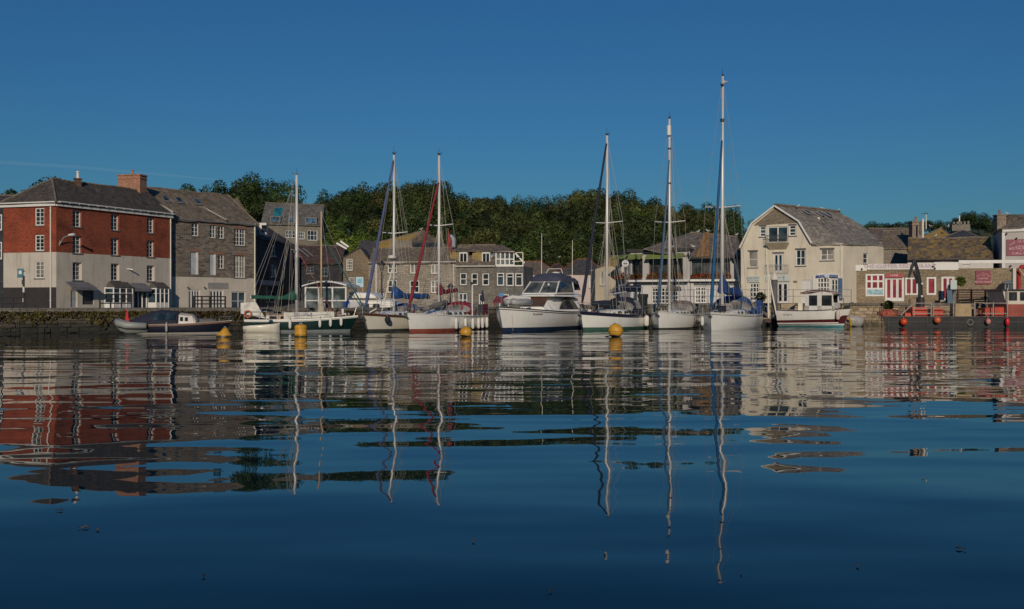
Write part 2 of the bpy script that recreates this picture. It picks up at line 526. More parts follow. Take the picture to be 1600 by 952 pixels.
def tidal_stone(name, dry, wet, z0, z1):
    """Harbour stone: single blocks differ in tone; weed and wet below the tide mark."""
    m, nt, b = nodes(name)
    g = N(nt, "ShaderNodeNewGeometry"); sp = N(nt, "ShaderNodeSeparateXYZ")
    nt.links.new(g.outputs["Position"], sp.inputs[0])
    r = ramp(nt, g.outputs["Random Per Island"], [(0.0, tone(dry, 0.55)), (0.5, dry), (1.0, tone(dry, 1.5))])
    v = coord(nt, "Object")
    r = mixc(nt, 1.0, r, ramp(nt, noise_tex(nt, v, 2.5, 6, 0.7), [(0.3, (0.6,) * 3), (0.7, (1.3,) * 3)]), 'MULTIPLY')
    ad = N(nt, "ShaderNodeMath", operation='MULTIPLY_ADD', i_1=0.9)
    nt.links.new(noise_tex(nt, v, 1.1, 5, 0.7), ad.inputs[0]); nt.links.new(sp.outputs[2], ad.inputs[2])
    mr = N(nt, "ShaderNodeMapRange", i_1=z0 + 0.45, i_2=z1 + 0.45)
    nt.links.new(ad.outputs[0], mr.inputs[0])
    moss = ramp(nt, noise_tex(nt, v, 1.7, 4, 0.6), [(0.56, (0, 0, 0)), (0.66, (0.8,) * 3)])
    r = mixc(nt, moss, r, (0.11, 0.1, 0.025))
    wetc = ramp(nt, noise_tex(nt, v, 3, 5, 0.7), [(0.35, tone(wet, 0.5)), (0.7, tone(wet, 1.6))])
    nt.links.new(mixc(nt, mr.outputs[0], wetc, r), b.inputs["Base Color"])
    b.inputs["Roughness"].default_value = 0.8
    bump(nt, b, noise_tex(nt, v, 6, 5, 0.7), 0.6, 0.04)
    return m
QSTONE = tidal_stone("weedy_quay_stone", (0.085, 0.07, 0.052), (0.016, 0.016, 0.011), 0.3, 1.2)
RSTONE = tidal_stone("pale_quay_stone", (0.3, 0.23, 0.15), (0.055, 0.048, 0.03), -0.2, 0.75)  # paler stone with a lower tide mark
COPING = brickwork("coping", (0.13, 0.115, 0.095), (0.17, 0.15, 0.125), (0.1, 0.09, 0.08), 0.9, 0.5, 0.02)
WEED = leaf("seaweed", (0.035, 0.026, 0.01), (0.085, 0.07, 0.014), 0.05)

def quay_wall(name, label, pts, mat, top, seedn, weed=False):
    r = random.Random(seedn)
    t = thing(name, label, "harbour wall", (pts[0][0], pts[0][1], 0))
    core, st, cp = MB(), MB(), MB()
    wd = MB()
    for (x0, y0), (x1, y1) in zip(pts, pts[1:]):
        a, c = Vector((x0, y0, 0)), Vector((x1, y1, 0)); d = (c - a); L = d.length; d.normalize()
        n = Vector((d.y, -d.x, 0))
        za, zb = top(x0), top(x1)
        core.hexa([a - n * 0.02 + Vector((0, 0, -3)), c - n * 0.02 + Vector((0, 0, -3)), c - n * 1.2 + Vector((0, 0, -3)), a - n * 1.2 + Vector((0, 0, -3))],
                  [a - n * 0.02 + Vector((0, 0, za - 0.2)), c - n * 0.02 + Vector((0, 0, zb - 0.2)), c - n * 1.2 + Vector((0, 0, zb - 0.2)), a - n * 1.2 + Vector((0, 0, za - 0.2))])
        z = -0.5
        while z < min(za, zb) - 0.24:
            h = min(r.uniform(0.18, 0.34), min(za, zb) - 0.17 - z)
            u = r.uniform(-0.3, 0)
            while u < L:
                wlen = r.uniform(0.28, 0.85); u1 = min(u + wlen, L); u0 = max(u, 0); g = 0.02
                if u1 - u0 > 0.08:
                    dp = r.uniform(0.01, 0.12)
                    j = lambda: Vector((r.uniform(-.02, .02), r.uniform(-.02, .02), r.uniform(-.025, .025)))
                    q0, q1 = a + d * (u0 + g), a + d * (u1 - g)
                    zz0, zz1 = Vector((0, 0, z + g)), Vector((0, 0, z + h - g))
                    st.hexa([q0 + n * dp + zz0 + j(), q1 + n * dp + zz0 + j(), q1 - n * 0.1 + zz0, q0 - n * 0.1 + zz0],
                            [q0 + n * dp * 0.8 + zz1 + j(), q1 + n * dp * 0.8 + zz1 + j(), q1 - n * 0.1 + zz1, q0 - n * 0.1 + zz1])
                u += wlen
            z += h
        u = 0.0
        while u < L:                           # coping slabs
            u1 = min(u + r.uniform(0.9, 1.5), L)
            if u1 - u > 0.05:
                q0, q1 = a + d * (u + 0.01), a + d * (u1 - 0.01)
                z0 = lerp(za, zb, u / L); z1 = lerp(za, zb, u1 / L); e = r.uniform(0.06, 0.14)
                cp.hexa([q0 + n * e + Vector((0, 0, z0 - .17)), q1 + n * e + Vector((0, 0, z1 - .17)), q1 - n * .55 + Vector((0, 0, z1 - .17)), q0 - n * .55 + Vector((0, 0, z0 - .17))],
                        [q0 + n * e + Vector((0, 0, z0 + .05)), q1 + n * e + Vector((0, 0, z1 + .05)), q1 - n * .55 + Vector((0, 0, z1 + .05)), q0 - n * .55 + Vector((0, 0, z0 + .05))])
            u = u1
        if weed:
            for _ in range(int(L * 85)):
                u = r.uniform(0, L); hz = abs(r.gauss(0, 0.34)) * (0.4 + 1.2 * max(0, noise.noise(Vector((x0 + u * 0.5, 2, 1))) + 0.35))
                zc = za - 0.12 - hz
                if zc < 0.1: continue
                p = a + d * u + n * r.uniform(0.08, 0.2) + Vector((0, 0, zc)); s = r.uniform(0.05, 0.14)
                v1 = Vector((r.uniform(-1, 1), r.uniform(-1, 1), r.uniform(-.3, .3))).normalized() * s
                v2 = Vector((r.uniform(-.4, .4), r.uniform(-.4, .4), -1)).normalized() * s * 1.3
                wd.poly([p - v1, p + v1, p + v1 * 0.6 + v2, p - v1 * 0.6 + v2])
    core.build("wall_core", mat, t)
    tag(st.build("stone_facing", mat, t), kind="stuff")
    cp.build("coping", COPING, t)
    if weed: tag(wd.build("hanging_weed", WEED, t), kind="stuff")
    return t
top_l = lambda x: ground_z(x, 70) + 0.02
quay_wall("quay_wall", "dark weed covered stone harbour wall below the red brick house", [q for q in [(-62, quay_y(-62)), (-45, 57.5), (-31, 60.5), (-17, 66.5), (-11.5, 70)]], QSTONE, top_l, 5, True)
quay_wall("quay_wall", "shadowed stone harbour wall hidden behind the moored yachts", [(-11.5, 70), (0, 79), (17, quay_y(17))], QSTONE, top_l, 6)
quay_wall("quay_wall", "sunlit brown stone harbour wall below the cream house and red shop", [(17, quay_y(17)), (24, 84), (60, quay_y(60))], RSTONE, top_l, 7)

# vapour trail: a thin tube of ice cloud, high and far
m, nt, b = nodes("vapour")
b.inputs["Base Color"].default_value = (0.9, 0.9, 0.92, 1); b.inputs["Roughness"].default_value = 1
b.inputs["Alpha"].default_value = 0.018
tr_ = MB().tube([P(-60, 250, 4200), P(120, 261, 4200), P(340, 281, 4200)], [9, 8, 4], 8).build("vapour_trail", m)
tag(tr_, "faint thin white vapour trail in the sky over the red house", "vapour trail", kind="stuff")

# ------------------------------------------------------------------ trees
BARK = paint("bark", (0.09, 0.07, 0.05), 0.9, 0.4, 2)
LEAFS = [leaf("oak_leaves", (0.046, 0.072, 0.019), (0.12, 0.155, 0.045)), leaf("olive_leaves", (0.068, 0.08, 0.022), (0.165, 0.165, 0.052)),
         leaf("fresh_leaves", (0.05, 0.075, 0.016), (0.12, 0.155, 0.034)), leaf("dark_leaves", (0.032, 0.05, 0.016), (0.085, 0.11, 0.035))]
def crown_mesh(seed, n, R=3.6, zb=2.6, zt=9.0, size=0.36, lobes=11, spread=1.0, flat=1.0):
    r = random.Random(seed); mb = MB(); zc = (zb + zt) / 2
    L = [(Vector((0, 0, zc)), R * 0.72)]
    for k in range(lobes):
        a = 2.39996 * k + r.uniform(-.4, .4); h = r.uniform(-0.55, 0.95)
        rr = R * 0.68 * math.sqrt(max(0.08, 1 - (h * 0.8) ** 2)) * r.uniform(0.75, 1.1) * spread
        L.append((Vector((math.cos(a) * rr, math.sin(a) * rr, zc + h * (zt - zb) * 0.4)), R * r.uniform(0.3, 0.5)))
    wts = [l[1] ** 2 for l in L]
    nv = []
    for _ in range(n):
        c, q = r.choices(L, wts)[0]
        d = Vector((r.gauss(0, 1), r.gauss(0, 1), r.gauss(0, 1))).normalized()
        k = r.uniform(0.72, 1.06) if r.random() < 0.85 else r.uniform(0.3, 0.8)
        if noise.noise(d * 2.3 + c) < -0.22: continue            # gaps
        p = c + Vector((d.x, d.y, d.z * flat)) * q * k
        if p.z < zb - 0.8: continue
        nrm = (d + Vector((r.uniform(-1, 1), r.uniform(-1, 1), r.uniform(-0.6, 1))) * 0.75).normalized()
        t = nrm.cross(Vector((r.uniform(-1, 1), r.uniform(-1, 1), r.uniform(-1, 1)))).normalized(); u = nrm.cross(t)
        s = size * r.uniform(0.55, 1.25)
        nn_ = (d * 1.5 + nrm * 0.75).normalized(); nv += [nn_] * 4
        q4 = [p - t * s * 0.5, p + u * s * 0.28 + nrm * s * .1, p + t * s * 0.5, p - u * s * 0.3]
        if (q4[2] - q4[0]).cross(q4[3] - q4[1]).dot(nn_) < 0: q4.reverse()
        mb.poly(q4)
    return mb, nv
def trunk_mesh(seed, zb=2.6, zt=9.0, R=3.6, rad=0.26):
    r = random.Random(seed); mb = MB()
    mb.tube([(0, 0, -1.5), (0.05, 0, 1), (r.uniform(-.2, .2), r.uniform(-.2, .2), zb), (r.uniform(-.4, .4), r.uniform(-.4, .4), zt * 0.72)], [rad * 1.3, rad, rad * 0.75, rad * 0.25], 7)
    for k in range(6):
        a = k * 1.05 + r.uniform(-.3, .3); z = r.uniform(zb * 0.65, zb * 1.5); q = R * r.uniform(0.5, 0.8)
        mb.tube([(0, 0, z), (math.cos(a) * q * .5, math.sin(a) * q * .5, z + q * 0.55), (math.cos(a) * q, math.sin(a) * q, z + q * 0.95)], [rad * .5, rad * .3, rad * .1], 5)
    return mb
def soft(mn, name, mat, parent):
    """Leaf sprays whose shading normals lean outwards, so a crown shades as rounded clumps."""
    mb, nv = mn
    o = mb.build(name, mat, parent, True, True)
    o.data.normals_split_custom_set_from_vertices([tuple(v) for v in nv])
    return o
def tree_proto(k, seed, leafmat, n=6500, **kw):
    o = thing("broadleaf_tree", None, None)
    tk = {q: kw[q] for q in ("R", "zb", "zt") if q in kw}
    trunk_mesh(seed, **tk).build("trunk", BARK, o)
    soft(crown_mesh(seed, n, **kw), "crown", leafmat, o)
    return o
TREES = [tree_proto(0, 1, LEAFS[0]), tree_proto(1, 2, LEAFS[1], R=3.3, zt=8.6), tree_proto(2, 3, LEAFS[2], lobes=12), tree_proto(3, 4, LEAFS[3], R=3.0, zt=9.6),
         tree_proto(4, 5, LEAFS[0], R=4.0, zt=8.4, lobes=12), tree_proto(5, 6, LEAFS[1], lobes=7), tree_proto(6, 7, LEAFS[3], R=3.8, lobes=10),
         tree_proto(7, 8, LEAFS[0], n=2300, R=3.6, zb=4.4, zt=8.2, spread=1.25, lobes=11, flat=0.55, size=0.34), tree_proto(8, 9, LEAFS[1], n=2600, R=2.8, zt=8.0, zb=2.5, size=.36)]
TINT = ["dark green", "brownish olive", "brighter green", "very dark", "dark green", "brownish olive", "very dark", "sparse", "sparse"]
used = set()
LMARK = [(530, "green hulled ketch"), (590, "gabled brown house"), (640, "white yacht with blue sail cover"), (735, "yacht with maroon sail"), (820, "slate house with dormers"), (865, "cottage with red ridge"), (905, "white motor cruiser"),
         (965, "navy striped yacht"), (1020, "lime green awnings"), (1085, "yacht with grey sail cover"), (1135, "yacht with bright blue canvas"), (1300, "left eave of the cream house"), (2000, "red shop front")]
def put_tree(k, x, y, height, label, group, wide=1.0):
    o = TREES[k]
    if k not in used: used.add(k)
    else: o = copy_tree(o)
    s = height / 9.0
    o.location = (x, y, ground_z(x, y) - 0.15); o.scale = (s * wide, s * wide * rnd.uniform(.9, 1.1), s); o.rotation_euler = (0, 0, rnd.uniform(0, 6.28))
    tag(o, label, "tree", group)
    return o
SKYL = [(470, 335), (485, 326), (505, 303), (530, 292), (560, 287), (600, 285), (640, 280), (680, 285), (700, 297), (730, 300), (760, 306), (800, 308), (840, 311), (880, 304), (915, 293), (950, 297), (990, 303), (1030, 313), (1060, 321), (1090, 321), (1110, 318), (1140, 326), (1175, 342), (1260, 352)]
seen_lab = {}
def wood_label(row, px, k):
    lm = next(n for lim, n in LMARK if px < lim)
    base = f"{TINT[k]} {row} wood tree above the {lm}"
    return base
cand = []
for ri, (Y, drop, step, row, j) in enumerate([(208, 0, 33, "skyline", 3), (196, 7, 36, "skyline", 7), (184, 19, 36, "upper", 8), (172, 34, 38, "upper", 8), (161, 48, 40, "middle", 8), (151, 64, 42, "lower", 8), (142, 82, 46, "lower", 8), (134, 98, 52, "lower", 6)]):
    px = 490 + (ri % 2) * 14 + (34 if ri > 4 else 0)
    while px < 1200:
        yy = Y + rnd.uniform(-4, 4); q = px + rnd.uniform(-7, 7); x = XP(q, yy)
        top = plin(SKYL, q) + drop + rnd.uniform(-1.0, 1.0) * j
        h = ZP(top, yy) - ground_z(x, yy)
        if not (ri >= 5 and q < 575):
            k = rnd.choices([0, 1, 2, 3, 4, 5, 6], [4, 3, 2 if ri < 3 else 4, 3, 3, 2, 3])[0]
            h = max(5.5, min(13.5, h))
            cand.append((wood_label(row, q, k), put_tree(k, x, yy, h, None, "trees of the hillside wood", 1.0 if h < 10 else 0.9)))
        px += step * rnd.uniform(0.85, 1.15)
for lab in {c[0] for c in cand}:
    same = [c[1] for c in cand if c[0] == lab]; same.sort(key=lambda o: o.location.x / o.location.y)
    for i, o in enumerate(same):
        w_ = [""] if len(same) == 1 else (["left one: ", "right one: "] if len(same) == 2 else ["left one: "] + [f"middle one: ", "second from right: "][:len(same) - 2] + ["right one: "])
        o["label"] = w_[min(i, len(w_) - 1)] + lab; o["category"] = "tree"
# clump on the left behind the stone house
for q, t, Y, k, lab in [(356, 284, 168, 3, "leftmost dark tree of the clump behind the stone house roof"), (384, 278, 172, 0, "tall dark tree in the middle of the clump behind the stone house"),
                        (412, 274, 176, 6, "tallest tree of the clump behind the grey hill house"), (440, 284, 172, 4, "rounded dark tree right of the tallest in the clump behind the hill house"),
                        (448, 306, 166, 1, "low olive tree at the right end of the clump by the ketch mast"), (368, 304, 164, 0, "lower front tree of the clump just above the stone house roof"),
                        (400, 300, 166, 3, "lower front tree of the clump just above the hill house ridge")]:
    x = XP(q, Y); put_tree(k, x, Y, max(6, ZP(t, Y) - ground_z(x, Y)), lab, "trees behind the stone house", 0.95)
for q, t, Y, k, lab in [(96, 265, 150, 7, "sparse flat topped tree behind the red house roof"), (160, 277, 150, 8, "small thin tree left of the big brick chimney"),
                        (310, 287, 160, 0, "small round tree showing above the stone house ridge"), (20, 296, 150, 3, "dark tree at the far left behind the red house"), (55, 294, 152, 1, "low olive tree beside the red house hip")]:
    x = XP(q, Y); put_tree(k, x, Y, max(5, ZP(t, Y) - ground_z(x, Y)), lab, "trees behind the left houses", 0.9)
for i, (q, t) in enumerate([(1348, 349), (1372, 346), (1396, 347), (1418, 350), (1452, 352), (1476, 350), (1500, 346), (1524, 343), (1548, 346), (1575, 350), (1605, 352), (1320, 352)]):
    Y = 235 + (i % 3) * 5; x = XP(q, Y)
    put_tree([0, 6, 3, 4][i % 4], x, Y, max(4.5, ZP(t, Y) - ground_z(x, Y)), ["distant skyline tree just right of the cream house roof", "distant skyline tree above the grey cottage roof", "distant skyline tree above the long reddish ridge", "distant skyline tree left of the pale chimney stack", "distant skyline tree right of the pale chimney stack", "distant skyline tree above the far golden roof", "distant skyline tree left of the battlement wall", "distant skyline tree right of the battlement wall", "distant skyline tree above the ochre lichened roof", "distant skyline tree behind the white sign building", "distant skyline tree at the right picture edge", "distant skyline tree hidden low behind the cream house ridge"][i], "distant trees on the right skyline", 1.5)
for q, t, Y, k, lab in [(1512, 362, 200, 0, "dark tree between the far battlement and the white sign building"), (1530, 360, 196, 4, "broad dark tree left of the white sign building roof"), (1546, 362, 190, 6, "dark tree close beside the white sign building roof"), (1524, 376, 170, 3, "low dark tree just above the right end of the ochre roof"), (1544, 380, 165, 1, "lowest olive tree beside the shaded white wall")]:
    x = XP(q, Y); put_tree(k, x, Y, max(5, ZP(t, Y) - ground_z(x, Y)), lab, "trees behind the ochre roof", 1.1)
# bright shrubs on the terrace below the wood
bush = None
for i, (q, t, Y, s, lab) in enumerate([(528, 360, 140, 4.6, "bright round bush on the grassy terrace behind the ketch"), (560, 364, 139, 4.0, "bright green bush right of the round bush on the terrace"), (512, 372, 136, 3.0, "low bush at the left edge of the grassy terrace"),
                                       (590, 372, 138, 4.0, "bright bush behind the golden roof, on the terrace"), (545, 376, 134, 2.8, "small front bush on the grassy terrace above the gabled house")]):
    x = XP(q, Y)
    if bush is None:
        bush = thing("bush", None, None); soft(crown_mesh(31, 2200, R=2.0, zb=0.3, zt=3.2, size=0.26, lobes=8), "foliage", leaf("bush_leaves", (0.1, 0.15, 0.02), (0.2, 0.27, 0.05)), bush); o = bush
    else: o = copy_tree(bush)
    hs = s / 3.2; o.location = (x, Y, ZP(t, Y) - s); o.scale = (hs * 1.25, hs, hs); o.rotation_euler = (0, 0, i)
    tag(o, lab, "bush", "bushes on the terrace")
# ------------------------------------------------------------------ house building kit
class Fac:
    """A vertical wall plane from A to B (left to right as seen from the water)."""
    def __init__(s, ax, ay, bx, by):
        s.a = Vector((ax, ay, 0)); s.b = Vector((bx, by, 0)); s.L = (s.b - s.a).length
        s.d = (s.b - s.a).normalized(); s.n = Vector((s.d.y, -s.d.x, 0))
    def pt(s, u, z, o=0.0): return s.a + s.d * u + s.n * o + Vector((0, 0, z))
    def u(s, px):
        k = (px - 800) / F
        return (k * s.a.y - s.a.x) / (s.d.x - k * s.d.y)
    def z(s, py, u): return CH - (py - 476) / F * (s.a.y + s.d.y * u)
    def rect(s, x0, y0, x1, y1):
        u0, u1 = s.u(x0), s.u(x1); m = (u0 + u1) / 2
        return (u0, s.z(y1, m), u1, s.z(y0, m))
    @staticmethod
    def px(xa, Ya, xb, Yb): return Fac(XP(xa, Ya), Ya, XP(xb, Yb), Yb)

def clip_cell(poly, u0, z0, u1, z1):
    def cut(p, f, g):
        out = []
        for i, a in enumerate(p):
            b = p[(i + 1) % len(p)]; fa, fb = f(a), f(b)
            if fa >= 0: out.append(a)
            if (fa >= 0) != (fb >= 0):
                t = fa / (fa - fb); out.append((a[0] + (b[0] - a[0]) * t, a[1] + (b[1] - a[1]) * t))
        return out
    for f in (lambda p: p[0] - u0, lambda p: u1 - p[0], lambda p: p[1] - z0, lambda p: z1 - p[1]):
        poly = cut(poly, f, None)
        if len(poly) < 3: return []
    return poly
def wall(mb, fac, outline, holes=(), depth=0.16):
    us = sorted({p[0] for p in outline} | {h[0] for h in holes} | {h[2] for h in holes})
    zs = sorted({p[1] for p in outline} | {h[1] for h in holes} | {h[3] for h in holes})
    for u0, u1 in zip(us, us[1:]):
        for z0, z1 in zip(zs, zs[1:]):
            if u1 - u0 < 1e-4 or z1 - z0 < 1e-4: continue
            cu, cz = (u0 + u1) / 2, (z0 + z1) / 2
            if any(h[0] < cu < h[2] and h[1] < cz < h[3] for h in holes): continue
            p = clip_cell(outline, u0, z0, u1, z1)
            if p: mb.poly([fac.pt(a, b) for a, b in p])
    for u0, z0, u1, z1 in holes:
        for (a, b), (c, d) in (((u0, z0), (u0, z1)), ((u0, z1), (u1, z1)), ((u1, z1), (u1, z0)), ((u1, z0), (u0, z0))):
            mb.poly([fac.pt(a, b), fac.pt(c, d), fac.pt(c, d, -depth), fac.pt(a, b, -depth)])
def rect_outline(u0, z0, u1, z1): return [(u0, z0), (u1, z0), (u1, z1), (u0, z1)]
def fbox(mb, fac, u0, z0, u1, z1, o0, o1):
    mb.hexa([fac.pt(u0, z0, o1), fac.pt(u1, z0, o1), fac.pt(u1, z0, o0), fac.pt(u0, z0, o0)], [fac.pt(u0, z1, o1), fac.pt(u1, z1, o1), fac.pt(u1, z1, o0), fac.pt(u0, z1, o0)])

DIMGLASS = glass("dim_blind_glass", (0.09, 0.085, 0.075), 0.06, 0.5)
SILL = paint("slate_sill", (0.13, 0.125, 0.12), 0.7)
def window(fac, r, parent, cols=2, rows=4, fr=0.07, bar=0.035, gl=None, mat=None, sill=True, depth=0.16, inset=0.10, name="window", mull=0, label=None):
    """A window set into the wall: frame, one sheet of glass, glazing bars, sill."""
    u0, z0, u1, z1 = r; mat = mat or WHITE; gl = gl or GLASS
    f = MB(); o1, o0 = -inset, -depth - 0.02
    fbox(f, fac, u0 + .002, z0 + .002, u0 + fr, z1 - .002, o0, o1); fbox(f, fac, u1 - fr, z0 + .002, u1 - .002, z1 - .002, o0, o1)
    fbox(f, fac, u0 + fr, z0 + .003, u1 - fr, z0 + fr, o0, o1); fbox(f, fac, u0 + fr, z1 - fr, u1 - fr, z1 - .003, o0, o1)
    for k in range(mull):
        uc = u0 + (u1 - u0) * (k + 1) / (mull + 1)
        fbox(f, fac, uc - fr * .55, z0 + fr, uc + fr * .55, z1 - fr, o0, o1 - .004)
    w = f.build(name, mat, parent)
    if label: w["label"] = label
    q = MB()
    p = o0 + 0.035 + rnd.uniform(-.006, .006); tl = rnd.uniform(-.01, .01)
    q.poly([fac.pt(u0 + fr * .6, z0 + fr * .6, p), fac.pt(u1 - fr * .6, z0 + fr * .6, p + tl), fac.pt(u1 - fr * .6, z1 - fr * .6, p + tl * 2), fac.pt(u0 + fr * .6, z1 - fr * .6, p + tl)])
    q.build("pane", gl if gl is not GLASS else rnd.choices([GLASS, BLUEGLASS, CURTAIN, DIMGLASS], [6, 2, 1, 2])[0], w)
    g = MB(); n = 0
    for k in range(1, cols):
        uc = u0 + (u1 - u0) * k / cols
        if mull and (k * (mull + 1)) % cols == 0: continue
        b = bar * (1.6 if cols == 2 else 1)
        fbox(g, fac, uc - b / 2, z0 + fr, uc + b / 2, z1 - fr, o0 + .02, o1 - .015); n += 1
    for k in range(1, rows):
        zc = z0 + (z1 - z0) * k / rows
        fbox(g, fac, u0 + fr, zc - bar / 2, u1 - fr, zc + bar / 2, o0 + .023, o1 - .02); n += 1
    if n: g.build("glazing_bars", mat, w)
    if sill:
        s_ = MB(); fbox(s_, fac, u0 - .08, z0 - .09, u1 + .08, z0 - .004, -depth + .01, .07); s_.build("sill", SILL, w)
    return w
def door(fac, r, parent, mat, leaf_mat=None, leaves=1, glazed=0.0, gl=None, rows=1, name="door", label=None):
    u0, z0, u1, z1 = r; f = MB(); fr = 0.09
    for a, b in ((u0, u0 + fr), (u1 - fr, u1)): fbox(f, fac, a + .002, z0, b - .002, z1 - .002, -.16, -.06)
    fbox(f, fac, u0 + fr, z1 - fr, u1 - fr, z1 - .003, -.16, -.06)
    d = f.build(name, mat, parent)
    if label: d["label"] = label
    w = (u1 - u0 - 2 * fr) / leaves
    for k in range(leaves):
        a, b = u0 + fr + w * k + .006, u0 + fr + w * (k + 1) - .006
        l = MB()
        if glazed:
            zb = z0 + (z1 - z0) * (1 - glazed); st = min(0.1, w * .2)
            fbox(l, fac, a, z0 + .01, b, zb, -.14, -.09); fbox(l, fac, a, zb, a + st, z1 - fr - .01, -.14, -.09)
            fbox(l, fac, b - st, zb, b, z1 - fr - .01, -.14, -.09); fbox(l, fac, a + st, z1 - fr - st, b - st, z1 - fr - .01, -.14, -.09)
            for i in range(1, rows):
                zc = zb + (z1 - fr - zb) * i / rows; fbox(l, fac, a + st, zc - .02, b - st, zc + .02, -.135, -.095)
            q = MB().poly([fac.pt(a + .03, zb, -.12), fac.pt(b - .03, zb, -.12), fac.pt(b - .03, z1 - fr - .03, -.12), fac.pt(a + .03, z1 - fr - .03, -.12)])
            lo = l.build("door_leaf", leaf_mat or mat, d)
            q.build("pane", gl or GLASS, d)
        else:
            fbox(l, fac, a, z0 + .01, b, z1 - fr - .01, -.14, -.1)
            for (za, zb) in ((.12, .45), (.55, .92)):
                h = z1 - z0 - fr; fbox(l, fac, a + w * .15, z0 + h * za, b - w * .15, z0 + h * zb, -.105, -.085)
            l.build("door_leaf", leaf_mat or mat, d)
    h = MB().ball(fac.pt(u1 - fr - .1, z0 + (z1 - z0) * .47, -.07), .035, 6, 4); h.build("handle", DARKM, d)
    return d
def plain(mb, a, b, z0, z1, gable=None):
    """A blind wall from a to b; gable = height of the point over its middle."""
    p = [Vector((a.x, a.y, z0)), Vector((b.x, b.y, z0)), Vector((b.x, b.y, z1))]
    if gable: p.append(Vector(((a.x + b.x) / 2, (a.y + b.y) / 2, gable)))
    p.append(Vector((a.x, a.y, z1)))
    mb.poly(p)
def gable_roof(parent, A, B, C, D, ze, zr, mat, hipA=0.0, hipB=0.0, over=0.22, name="roof", nx=14, ny=7, amp=0.09, t=0.12, ridge=True, ridgemat=None):
    """A,B along the eaves facing the water (left, right), C,D behind them; ridge parallel to AB."""
    d = (B - A).normalized(); q = (D - A).normalized()
    A, B, C, D = A - q * over - d * (0 if hipA == 0 else over), B - q * over + d * (0 if hipB == 0 else over), C + q * over + d * (0 if hipB == 0 else over), D + q * over - d * (0 if hipA == 0 else over)
    e = lambda p: Vector((p.x, p.y, ze - over * 0.6 + t))
    ra, rb = (A + D) / 2 + d * hipA, (B + C) / 2 - d * hipB
    ra, rb = Vector((ra.x, ra.y, zr)), Vector((rb.x, rb.y, zr))
    A, B, C, D = e(A), e(B), e(C), e(D)
    m = MB()
    m.surf(A, B, rb, ra, nx, ny, amp, t); m.surf(C, D, ra, rb, nx, ny, amp, t)
    if hipA: m.surf(D, A, ra, ra + Vector((0.01, 0.01, 0)), 5, ny, amp, t)
    if hipB: m.surf(B, C, rb, rb + Vector((0.01, 0.01, 0)), 5, ny, amp, t)
    o = m.build(name, mat, parent)
    if ridge:
        r = MB(); k = max(4, int((rb - ra).length / 0.45))
        pts = [ra.lerp(rb, i / k) for i in range(k + 1)]
        for p, p2 in zip(pts, pts[1:]):
            za = amp * noise.noise(p * 0.45)
            r.tube([p + Vector((0, 0, za - .02)), p.lerp(p2, .96) + Vector((0, 0, za + .01))], [.1, .115], 6)
        if hipA: r.tube([A + Vector((0, 0, .02)), ra], .09, 6); r.tube([D, ra], .09, 6)
        if hipB: r.tube([B + Vector((0, 0, .02)), rb], .09, 6); r.tube([C, rb], .09, 6)
        r.build("ridge_tiles", ridgemat or RIDGE, o)
    return o, ra, rb
RIDGE = paint("ridge_tile", (0.2, 0.16, 0.12), 0.8, 0.4, 2)
REDRIDGE = paint("red_ridge_tile", (0.22, 0.085, 0.05), 0.8, 0.4, 2)
POT = paint("chimney_pot_clay", (0.34, 0.17, 0.1), 0.8, 0.2)
def chimney(parent, c, w, d, z0, z1, rz, mat, pots=2, cap=True, potmat=None, poth=0.5):
    m = MB(); m.box((c.x, c.y, (z0 + z1) / 2), (w, d, z1 - z0), rz)
    if cap: m.box((c.x, c.y, z1 - .28), (w + .1, d + .1, .12), rz); m.box((c.x, c.y, z1 + .06), (w + .14, d + .14, .12), rz)
    o = m.build("chimney", mat, parent)
    M = Matrix.Rotation(rz, 3, 'Z')
    for k in range(pots):
        off = (k - (pots - 1) / 2) * min(.55, w / max(pots, 1))
        p = c + M @ Vector((off, 0, 0)); pm = MB()
        pm.lathe((p.x, p.y, z1 + .1), [(.15, 0), (.12, poth * .5), (.11, poth * .8), (.15, poth * .85), (.14, poth)], 8)
        pm.build("chimney_pot", potmat or POT, o)
    return o
def downpipe(parent, fac, u, z0, z1, mat=None, r=.045, o=.07):
    m = MB(); m.tube([fac.pt(u, z0, o), fac.pt(u, z1, o)], r, 6)
    for z in (z0 + .6, (z0 + z1) / 2, z1 - .5): m.tube([fac.pt(u, z, o), fac.pt(u, z + .07, o)], r * 1.5, 6)
    m.tube([fac.pt(u, z1, o), fac.pt(u, z1 + .18, .16)], r, 6)
    return m.build("downpipe", mat or WHITE, parent)
def gutter(parent, fac, u0, u1, z, mat=None, o=.25, r=.06):
    m = MB(); m.tube([fac.pt(u0, z, o), fac.pt(u1, z, o)], r, 6)
    fbox(m, fac, u0, z - .02, u1, z + .12, .012, .06)
    return m.build("gutter", mat or WHITE, parent)
def vent(parent, fac, u, z, name="wall_lamp"):
    m = MB(); m.bar(fac.pt(u, z, 0), fac.pt(u, z, .18), .05); m.ball(fac.pt(u, z - .05, .2), .09, 7, 5)
    return m.build(name, DARKM, parent)

